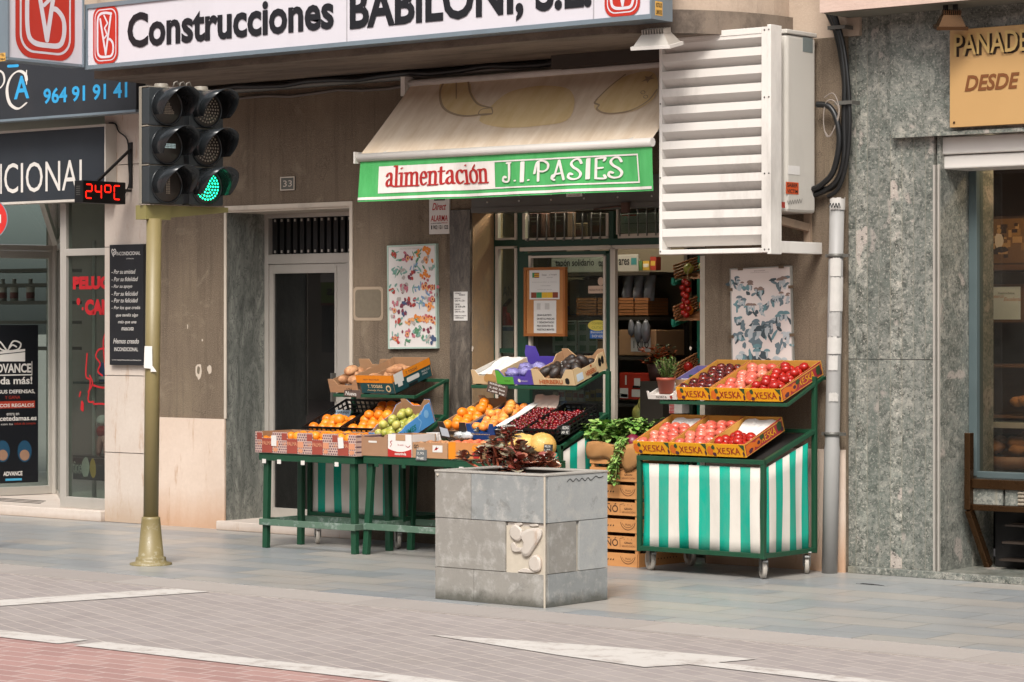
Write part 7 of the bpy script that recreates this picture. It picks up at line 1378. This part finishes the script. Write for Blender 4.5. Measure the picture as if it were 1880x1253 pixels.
# ---------------------------------------------------------------- inside the shop
WK = wood('wicker', '#7a4a26', '#9c6638', .7, (60, 60, 40)); SHF = M('shelf dark', '#3a342d', .5, .2, 5)
SU = thing('shop_shelving', 'dark metal shelving just inside the shop window', 'shelving', (X(1150, .95), .95, .05))
sx0_, sx1_ = X(1010, .95), X(1200, .95)
for py in (500, 582, 655, 741): z = H(py, X(1160, .95), .95); MB().box(sx0_, sx1_, .9, 1.4, z - .025, z).build('shelf', SHF, SU)
m = MB(); [m.box(a, a + .03, b, b + .03, .05, 2.2) for a in (sx0_, sx1_ - .03) for b in (1.37,)]; m.build('post', SHF, SU); MB().box(sx0_ - .2, sx1_, 1.41, 1.43, .4, 2.25).build('back_panel', M('shelf back', '#6f6655', .8, .2, 4), SU)
def inbox(name, label, px0, px1, py0, py1, y, dp, mat, rows=(), mats=None, cat='box', group=None):
    x0, x1, z0, z1 = FR(px0, px1, py0, py1, y); o = thing(name, label, cat, (x0, y, z0), group); b = MB().box(x0, x1, y, y + dp, z0, z1).build('body', mat, o, bevel=.004); T = face((0, y - .001, 0)); m = MB(); w_, h_ = x1 - x0, z1 - z0
    for s, a, b_, c, d, mi in rows: put(m, s, T, x0 + w_ * a, x0 + w_ * b_, z1 - h_ * d, z1 - h_ * c, mi, bold=.02, z=.001) if s else m.box(x0 + w_ * a, x0 + w_ * b_, z1 - h_ * d, z1 - h_ * c, 0, .0008, mi, T)
    if rows: m.build('print', mats or [INK, WHITE, REDINK], o)
    return o
for i, (a, b) in enumerate(((1058, 1094), (1097, 1134), (1136, 1163), (1165, 1190))):
    x0, x1, z0, z1 = FR(a, b, 551, 579, .95); o = thing('wicker_basket', ('wicker basket behind the glass nearest the cork board', 'wicker basket behind the glass beside the door post', 'wicker basket with silver bags just inside the open door', 'wicker basket at the end of the shop shelf')[i], 'basket', (x0, .95, z0), 'baskets on the shop shelf'); m = MB()
    for k in range(6): z = z0 + (z1 - z0) * k / 5.2; m.box(x0 + .002 * (k % 2), x1 - .002 * (k % 2), .95 + .002 * (k % 2), 1.2, z, z + (z1 - z0) / 6, 0)
    m.build('weave', WK, o)
SIL = M('silver film', '#8a8c93', .22, .3, 16, .8, .3)
for i, (a, b, t_) in enumerate(((1141, 1159, 505), (1161, 1178, 507), (1180, 1200, 505))):
    x0, x1, z0, z1 = FR(a, b, t_, 553, .99); m = MB(); n = 6
    for k in range(n + 1):
        z = z0 + (z1 - z0) * k / n; d = .05 * math.sin(math.pi * min(.95, (k + .6) / n)) + .004
        for x in (x0, (x0 + x1) / 2, x1): m.v.append((x + r.uniform(-.006, .006) + .015 * k / n, .99 - (d if x not in (x0, x1) else 0), z))
        for x in (x1, (x0 + x1) / 2, x0): m.v.append((x + .015 * k / n, 1.0 + (d if x not in (x0, x1) else 0), z))
    for k in range(n):
        for j in range(6): m.f.append((k * 6 + j, k * 6 + (j + 1) % 6, k * 6 + 6 + (j + 1) % 6, k * 6 + 6 + j)); m.m.append(0); m.s.append(True)
    tag(m.build('snack_bag', SIL, org=(x0, .99, z0)), ('silver bag nearest the door post in the wicker basket', 'silver bag between the two others in the basket', 'silver bag furthest from the door post')[i], 'bag', 'silver bags')
for i, (a, b, c, d) in enumerate(((1158, 1172, 588, 618), (1172, 1184, 590, 628), (1184, 1199, 588, 630))): x0, x1, z0, z1 = FR(a, b, c, d, .92); q = Vector(((x0 + x1) / 2, .88, (z0 + z1) / 2)); b_ = MB(); b_.ball(q, (z1 - z0) / 2, 10, 8, 0, (.45, .35, 1), None, .12, r); tag(b_.build('snack_bag', SIL, org=q), ('small silver bag hanging above the open cardboard box', 'small silver bag hanging between two others below the basket', 'longer silver bag hanging at the shelf end')[i], 'bag', 'hanging silver bags')
inbox('cardboard_box', 'open brown cardboard box with a white label inside the door', 1136, 1205, 606, 653, .9, .35, CARD, (('', .33, .85, .3, .85, 1), ('1 KILO', .4, .8, .42, .72, 0)))
inbox('cardboard_box', 'brown carton with a dark curl mark behind the shop glass', 1096, 1119, 618, 652, .93, .3, CARD, (('S', .3, .6, .66, .95, 0), ('', .1, .8, .2, .24, 0)))
inbox('drinks_case', 'red drinks case with a white cup emblem on the lowest shop shelf', 1137, 1192, 685, 734, .88, .35, M('case red', '#a12a17', .5, .1, 6), (('', .02, .3, .58, .95, 1), ('', .05, .28, .8, .92, 3), ('', .42, .78, .62, .9, 1), ('', .5, .7, .2, .55, 1), ('', .45, .75, .48, .58, 0), ('', .2, .25, .1, .45, 1)), [INK, WHITE, REDINK, M('case blue', '#3f4d63')], 'case')
inbox('hanging_banner', 'white banner with dark lettering about bottle caps at the top of the shop glass', 1012, 1172, 469, 500, 1.1, .01, M('banner grey', '#8a877f', .7, .1, 4), (('tapón solidario', .05, .5, .2, .75, 0), ('tapón ca', .55, .72, .25, .8, 0), ('ares', .78, .9, .25, .62, 0), ('', .92, .98, .2, .6, 3)), [INK, WHITE, REDINK, M('banner teal', '#2f6a6a')], 'banner')
inbox('pale_sack', 'pale translucent sack of dried goods behind the shop glass', 1046, 1093, 514, 577, 1.12, .15, M('sack pale', '#8f8a7d', .5, .3, 9, .6), cat='sack')
for i, (a, b) in enumerate(((1014, 1058), (1060, 1096))): inbox('product_chart', ('pale chart with green boxes nearest the cork board', 'pale chart with green boxes beside the yellow sticker')[i], a, b, 589, 649, .85, .01, M('chart pale', '#8f968c', .6, .06), [('', .12 + .5 * (k % 2), .45 + .5 * (k % 2), .12 + .32 * (k // 2), .3 + .32 * (k // 2), 3) for k in range(6)] + [('', .1, .9, .05, .07, 0)], [INK, WHITE, REDINK, M('chart green', '#4a6a50')], 'chart', 'pale charts behind the glass')
# fire extinguisher in the narrow window
x = X(926, .5); z0 = H(668, x, .5); o = thing('fire_extinguisher', 'red fire extinguisher with a white label behind the narrow pane', 'extinguisher', (x, .5, z0)); Tm = Matrix.Translation((x, .5, z0))
MB().lathe([(0, 0), (.06, 0), (.065, .02), (.065, .3), (.04, .37), (.02, .38), (.02, .42), (0, .42)], 20, 0, Tm).build('body', M('extinguisher red', '#8a1c17', .3), o); m = MB(); m.lathe([(.0665, .06), (.0665, .28)], 20, 0, Tm); m.lathe([(.067, .24), (.067, .27)], 20, 1, Tm); m.build('label_band', [WHITE, M('label blue', '#4a6a86')], o); m = MB(); m.bar((x, .5, z0 + .42), (x + .09, .46, z0 + .47), .02); m.tube(cr([(x, .46, z0 + .43), (x - .06, .44, z0 + .4), (x - .075, .44, z0 + .2)], 4), .009, 6); m.build('handle', BLACK, o)
x0, x1, z0, z1 = FR(918, 944, 525, 545, .42); m = MB(); T = face((0, .4, 0)); put(m, 'DAN', T, x0, x1, z0, z1, 0); tag(m.build('glass_lettering', M('faint letters', '#4b4a48'), org=(x0, .4, z0)), 'faint grey capitals inside the narrow pane', 'lettering')
# goods behind the transom panes
for i, (a, b, c, col, lab) in enumerate(((970, 994, 392, '#4a2a1c', 'dark red pack behind the transom pane nearest the awning alarm'), (1001, 1035, 408, '#6a5a48', 'pale printed box behind the transom bars'), (1010, 1042, 390, '#58402f', 'box with a round print standing high behind the transom bars'), (1048, 1078, 410, '#6f5a41', 'tan box low behind the transom bars'), (1078, 1118, 392, '#5f5140', 'box with a pale oval print behind the transom bars'))):
    inbox('stored_box', lab, a, b, c, 436, .5 + .12 * (i % 2), .1, M('stored %d' % i, col, .7, .25, 9), (('', .15, .85, .15, .2, 1), ('', .2, .6, .3, .36, 1), ('', .25, .75, .5, .8, 2)), [INK, M('faded cream', '#8d7f6a'), M('faded rust', '#6d3a26')], group='boxes behind the transom')
inbox('stored_paper', 'white papers stacked behind the transom pane beside the louvres', 1138, 1215, 392, 428, .4, .1, M('stored white', '#a8a49c', .7, .1, 6), (('', .05, .4, .05, .12, 2), ('', .05, .95, .5, .52, 0)), cat='papers')
PKC = [M('packet ' + c, h, .5, .15, 12, .05) for c, h in (('red', '#8f2f22'), ('cream', '#b5a88e'), ('green', '#4b6b3f'), ('yellow', '#b08f38'), ('blue', '#3f5a78'), ('brown', '#6d4a30'), ('white', '#b5b0a6'))]
for py, n0, n1 in ((497, 1016, 1198), (579, 1016, 1054), (652, 1016, 1090), (738, 1015, 1130)):
    px = n0
    while px < n1:
        w_ = r.uniform(7, 13); h_ = r.uniform(14, 26); x0, x1, z0, z1 = FR(px, px + w_, py - h_, py, 1.2); mt = r.choice(PKC); b = MB(); b.box(x0, x1, 1.2, 1.26, z0 + .002, z1); b.box(x0 + .006, x1 - .006, 1.197, 1.1995, z0 + (z1 - z0) * .35, z0 + (z1 - z0) * .7, 1)
        tag(b.build('grocery_packet', [mt, r.choice(PKC)], org=(x0, 1.2, z0)), 'small coloured packet lined up on the dark shelves behind the shop glass', 'packet', 'packets on the dark shop shelves'); px += w_ + r.uniform(1, 3)
# teal stand with baskets, vine tomatoes
TEALP = M('teal paint', '#1d7a62', .45, .15, 8, .05); sy = .75; sx = X(1287, sy)
ST = thing('basket_stand', 'teal metal stand with sloping arms inside the shop doorway', 'stand', (sx, sy, .05)); m = MB(); m.box(sx - .02, sx + .02, sy - .02, sy + .02, .05, H(470, sx, sy)); m.box(sx + .5, sx + .54, sy - .02, sy + .02, .05, 2.0); m.build('post', TEALP, ST)
arms = ((505, 521), (577, 597), (680, 704))
for a, b in arms:
    yf_ = YX(1236, sx); m = MB()
    for x in (sx, sx + .52): m.bar((x, sy - .02, H(a, sx, sy)), (x, yf_, H(b, sx, yf_)), .025); m.bar((x, yf_, H(b, sx, yf_)), (x, yf_, H(b, sx, yf_) + .04), .02)
    m.build('arm', TEALP, ST)
    i = [p[0] for p in arms].index(a); yb2, zb2_ = sy - .05, H(a, sx, sy) + .03; zf_ = H(b, sx, yf_) + .03; o = thing('wicker_tray', ('sloping wicker tray at the top of the teal stand', 'sloping wicker tray behind the hanging tomatoes', 'sloping wicker tray low on the teal stand')[i], 'basket', (sx, yf_, zf_), 'wicker trays on the teal stand'); m = MB(); L_ = Vector((0, yb2 - yf_, zb2_ - zf_)); u = L_.normalized(); up = Vector((0, -u.z, u.y))
    for x in (sx + .015, sx + .5):
        for k in range(5):
            q = Vector((x, yf_, zf_)) + up * (.012 + .02 * k); n = 12
            m.tube([q + L_ * (j / n) + Vector((.004 * (-1) ** (j + k), 0, 0)) for j in range(n + 1)], .008, 5)
    m.add([(sx + .02, yf_, zf_), (sx + .5, yf_, zf_), (sx + .5, yb2, zb2_), (sx + .02, yb2, zb2_)], [(0, 1, 2, 3)]); m.build('weave', WK, o)
    put_fruit('pepper', [fruit('pepper', .035, [(LIM, ORS, RTOM)[i], STB], (1, .9, 1.2), None, 5 + i, .08)], [Vector((sx + .06 + .07 * k, yf_ + .1 + .09 * (k % 3), zf_ + .05 + (zb2_ - zf_) * (.1 + .09 * (k % 3)) / max(.1, yb2 - yf_))) for k in range(6)], ('greenish pepper in the top wicker tray of the teal stand', 'orange pepper in the wicker tray behind the hanging tomatoes', 'red pepper in the lowest wicker tray of the teal stand')[i], ('peppers of the top tray', 'peppers of the middle tray', 'peppers of the lowest tray')[i], upright=1.)
yv = YX(1262, sx + .0) - .06; xv_ = X(1262, .42); vt = thing('vine_tomatoes', 'string of small red tomatoes hanging from the teal stand', 'tomatoes', (xv_, .42, H(512, xv_, .42)))
for k in range(12):
    py = 517 + (k // 2) * 11.5 + (4 if k % 2 else 0); px = 1257 + (10 if k % 2 else 0); x = X(px, .42 + .02 * (k % 2)); MB().ball((x, .42 - .012 * (k % 3), H(py, x, .42)), .023, 12, 8, 0, (1, 1, .95)).build('tomato', RTOM, vt)
m = MB(); m.tube(cr([(xv_, .44, H(582, xv_, .42)), (xv_, .43, H(520, xv_, .42)), (xv_ - .01, .44, H(500, xv_, .42)), (xv_ + .01, .46, H(488, xv_, .42))], 4), .004, 5); m.tube(cr([(xv_, .43, H(520, xv_, .42)), (xv_ + .03, .43, H(508, xv_, .42)), (xv_ + .05, .43, H(515, xv_, .42))], 4), .003, 5); m.build('string', M('raffia', '#a8946c', .8), vt)
# deeper goods: fridge cabinet, produce, flowers
fx0, fx1 = X(1203, 1.9), X(1285, 1.9); FR_ = thing('fridge_cabinet', 'dark glazed fridge cabinet at the back of the shop', 'fridge', (fx0, 1.9, .05)); MB().box(fx0, fx1 + .5, 1.95, 2.4, .05, 2.1).build('body', M('fridge dark', '#211e1a', .5, .2, 4), FR_)
m = MB(); [m.box(fx0, fx1 + .5, 1.9, 1.949, H(py + 3, fx0, 1.9), H(py - 3, fx0, 1.9)) for py in (545, 552, 630, 636, 690)]; m.build('shelf_edge', M('fridge edge', '#8d8a80', .4), FR_)
VEGM = M('shop vegetables', '#4f4a1d', .6, .5, 14, .3)
for i, (px, py, w_) in enumerate(((1215, 535, .2), (1240, 530, .16), (1213, 612, .22), (1245, 615, .18))):
    x = X(px, 1.75); z = H(py, x, 1.75); m = MB()
    for k in range(7): m.ball((x + r.uniform(-w_ / 2, w_ / 2), 1.75 + r.uniform(-.05, .05), z + r.uniform(0, .1)), r.uniform(.03, .06), 8, 6, 0, (1.3, 1, .8), None, .15, r)
    tag(m.build('vegetable_pile', VEGM, org=(x, 1.75, z)), ('pile of yellowish vegetables beside the silver bags', 'pile of yellowish vegetables behind the hanging tomatoes', 'heap of vegetables behind the cardboard box', 'heap of vegetables behind the lower wicker tray')[i], 'vegetables')
x = X(1208, .8); z = H(700, x, .8); o = thing('orange_flowers', 'pot of small orange flowers behind the herb pot', 'potted plant', (x, .8, z)); MB().lathe([(0, 0), (.06, 0), (.08, .12), (0, .12)], 16, 0, Matrix.Translation((x, .8, z))).build('pot', M('flower pot dark', '#3a1f18', .6), o); m = MB()
for k in range(150): a = r.uniform(0, 6.28); q = Vector((x + .13 * math.cos(a) * r.random(), .8 + .1 * math.sin(a) * r.random(), z + .12 + r.uniform(0, .13))); leaf(m, q, (math.cos(a), math.sin(a), r.uniform(-.2, 1)), .035, .4, 0 if k % 3 else 1, r)
m.build('blossom', [M('flower orange', '#a84a16', .6, .3), M('flower leaf', '#2f3a1c', .6, .3)], o); MB().box(x - .1, x + .1, .72, .92, .05, z - .001).build('stand', SHF, o)
PEAR = fruit_skin('pale squash skin', '#8f8a45', '#a39c58', '#6f7a35', 8, .5); q0 = []
gw = X(1180, .85); cz_ = H(783, gw, .85); o = thing('squash_crate', 'dark crate of pale squashes under the lowest shop shelf', 'crate', (gw, .85, .05)); MB().box(X(1155, .85), X(1235, .85), .8, 1.2, .05, cz_).build('body', SHF, o)
put_fruit('squash', [fruit('squash', .07, [PEAR, STB], (1, 1, 1.3), None, 1, .05, n=16)], [Vector((X(px, .85), .85, H(py, X(px, .85), .85))) for px, py in ((1180, 765), (1198, 758), (1213, 770), (1190, 745))], 'pale green squash in the dark crate under the shelf', 'squashes under the shop shelf', upright=.8)
inbox('striped_pack', 'small red and white striped pack under the white tray', 1228, 1252, 738, 760, .55, .1, M('pack cream', '#b5aca4', .5), [('', .05, .42, .05 + .12 * k, .12 + .12 * k, 2) for k in range(8)], cat='pack')
# ---------------------------------------------------------------- lamps of the bakery and greengrocer, and one added to brighten the pet shop
def strip(label, x0, x1, y, z, st, col):
    o = thing('ceiling_lamp', label, 'lamp', ((x0 + x1) / 2, y, z)); MB().box(x0, x1, y - .06, y + .06, z + .0, z + .03).build('lamp_body', WHITE, o); MB().box(x0 + .02, x1 - .02, y - .045, y + .045, z - .012, z - .001).build('tube', emit('lamp ' + label[:9], col, st), o)
strip('warm strip lamp over the bakery display', X(1797, 1.) + .1, X(1797, 1.) + 1.8, 0.72, 2.84, 30, '#ffe6c8')
strip('ceiling strip lamp inside the greengrocer', X(1100, 1.6), X(1100, 1.6) + 1.2, .62, 2.7, 30, '#fff0d8')
strip('tube lamp inside the pet shop', -7.3, -5.6, 1.9, 2.9, 12, '#f4f6f0')  # added fill light for the dark pet shop room, not a known fitting
# stall awning across the street, mirrored in the entrance door
Xr = -10.4; Yr = -9.6
o = thing('stall_awning', 'green lettered stall awning across the street mirrored in the entrance door', 'awning', (Xr, Yr, 0)); m = MB(); m.box(Xr - 1.3, Xr + .9, Yr - .01, Yr, 1.86, 2.14); m.build('valance', M('stall green', '#6f8f2a', .8), o)
m = MB(); m.box(Xr - 1.3, Xr + .9, Yr - .02, Yr + .012, 2.142, 2.26); m.build('front_bar', WHITE, o); m = MB(); m.box(Xr - 1.3, Xr + .9, Yr + .0005, Yr + .004, 1.84, 1.87); T = face((0, Yr, 0), (-1, 0, 0)); m.build('border', M('stall red', '#7d2a20', .8), o)
lettering('frutas y hortalizas', T, -Xr - .85, -Xr + 1.2, 1.93, 2.1, INK, o, bold=.03); m = MB(); [m.tube([(x, Yr - .2, 0), (x, Yr - .2, 2.2)], .03, 8) for x in (Xr - 1.2, Xr + .8)]; m.build('post', ALU_D, o)
# ---------------------------------------------------------------- light, sky, camera
wd = bpy.data.worlds.new('World'); scene.world = wd; wd.use_nodes = True
nt = wd.node_tree; bg = nt.nodes['Background']
sk = nt.nodes.new('ShaderNodeTexSky'); sk.sky_type = 'NISHITA'; sk.sun_disc = False
SUN_EL, SUN_AZ = math.radians(47), math.radians(152)       # high, from the street side
sk.sun_elevation = SUN_EL; sk.sun_rotation = SUN_AZ; sk.dust_density = 4; sk.air_density = 1.; sk.ozone_density = .6
hs = nt.nodes.new('ShaderNodeHueSaturation'); hs.inputs['Saturation'].default_value = .28
nt.links.new(sk.outputs[0], hs.inputs['Color']); nt.links.new(hs.outputs[0], bg.inputs[0]); bg.inputs[1].default_value = .12
sl = bpy.data.lights.new('sun', 'SUN'); sl.energy = 2.0; sl.angle = math.radians(20); sl.color = (1, .955, .9)
so = bpy.data.objects.new('sun', sl); COL.objects.link(so)
dv = Vector((math.sin(SUN_AZ) * math.cos(SUN_EL), math.cos(SUN_AZ) * math.cos(SUN_EL), math.sin(SUN_EL)))
so.rotation_euler = dv.to_track_quat('Z', 'Y').to_euler(); so.location = dv * 30
cam = bpy.data.cameras.new('camera'); co = bpy.data.objects.new('camera', cam); COL.objects.link(co)
co.location = (CAMX, CAMY, CAMZ); co.rotation_euler = (math.pi / 2, 0, PHI)
cam.sensor_width = 36; cam.lens = FPX / 1880 * 36; cam.shift_y = (HOR - 626.5) / 1880; cam.clip_start = .5; cam.clip_end = 2000
scene.camera = co
scene.render.engine = 'CYCLES'; scene.cycles.use_denoising = True
scene.cycles.max_bounces = 8; scene.cycles.transparent_max_bounces = 16
vs = scene.view_settings; vs.view_transform = 'Standard'; vs.look = 'None'; vs.gamma = 1; vs.use_curve_mapping = False; vs.exposure = 0.85
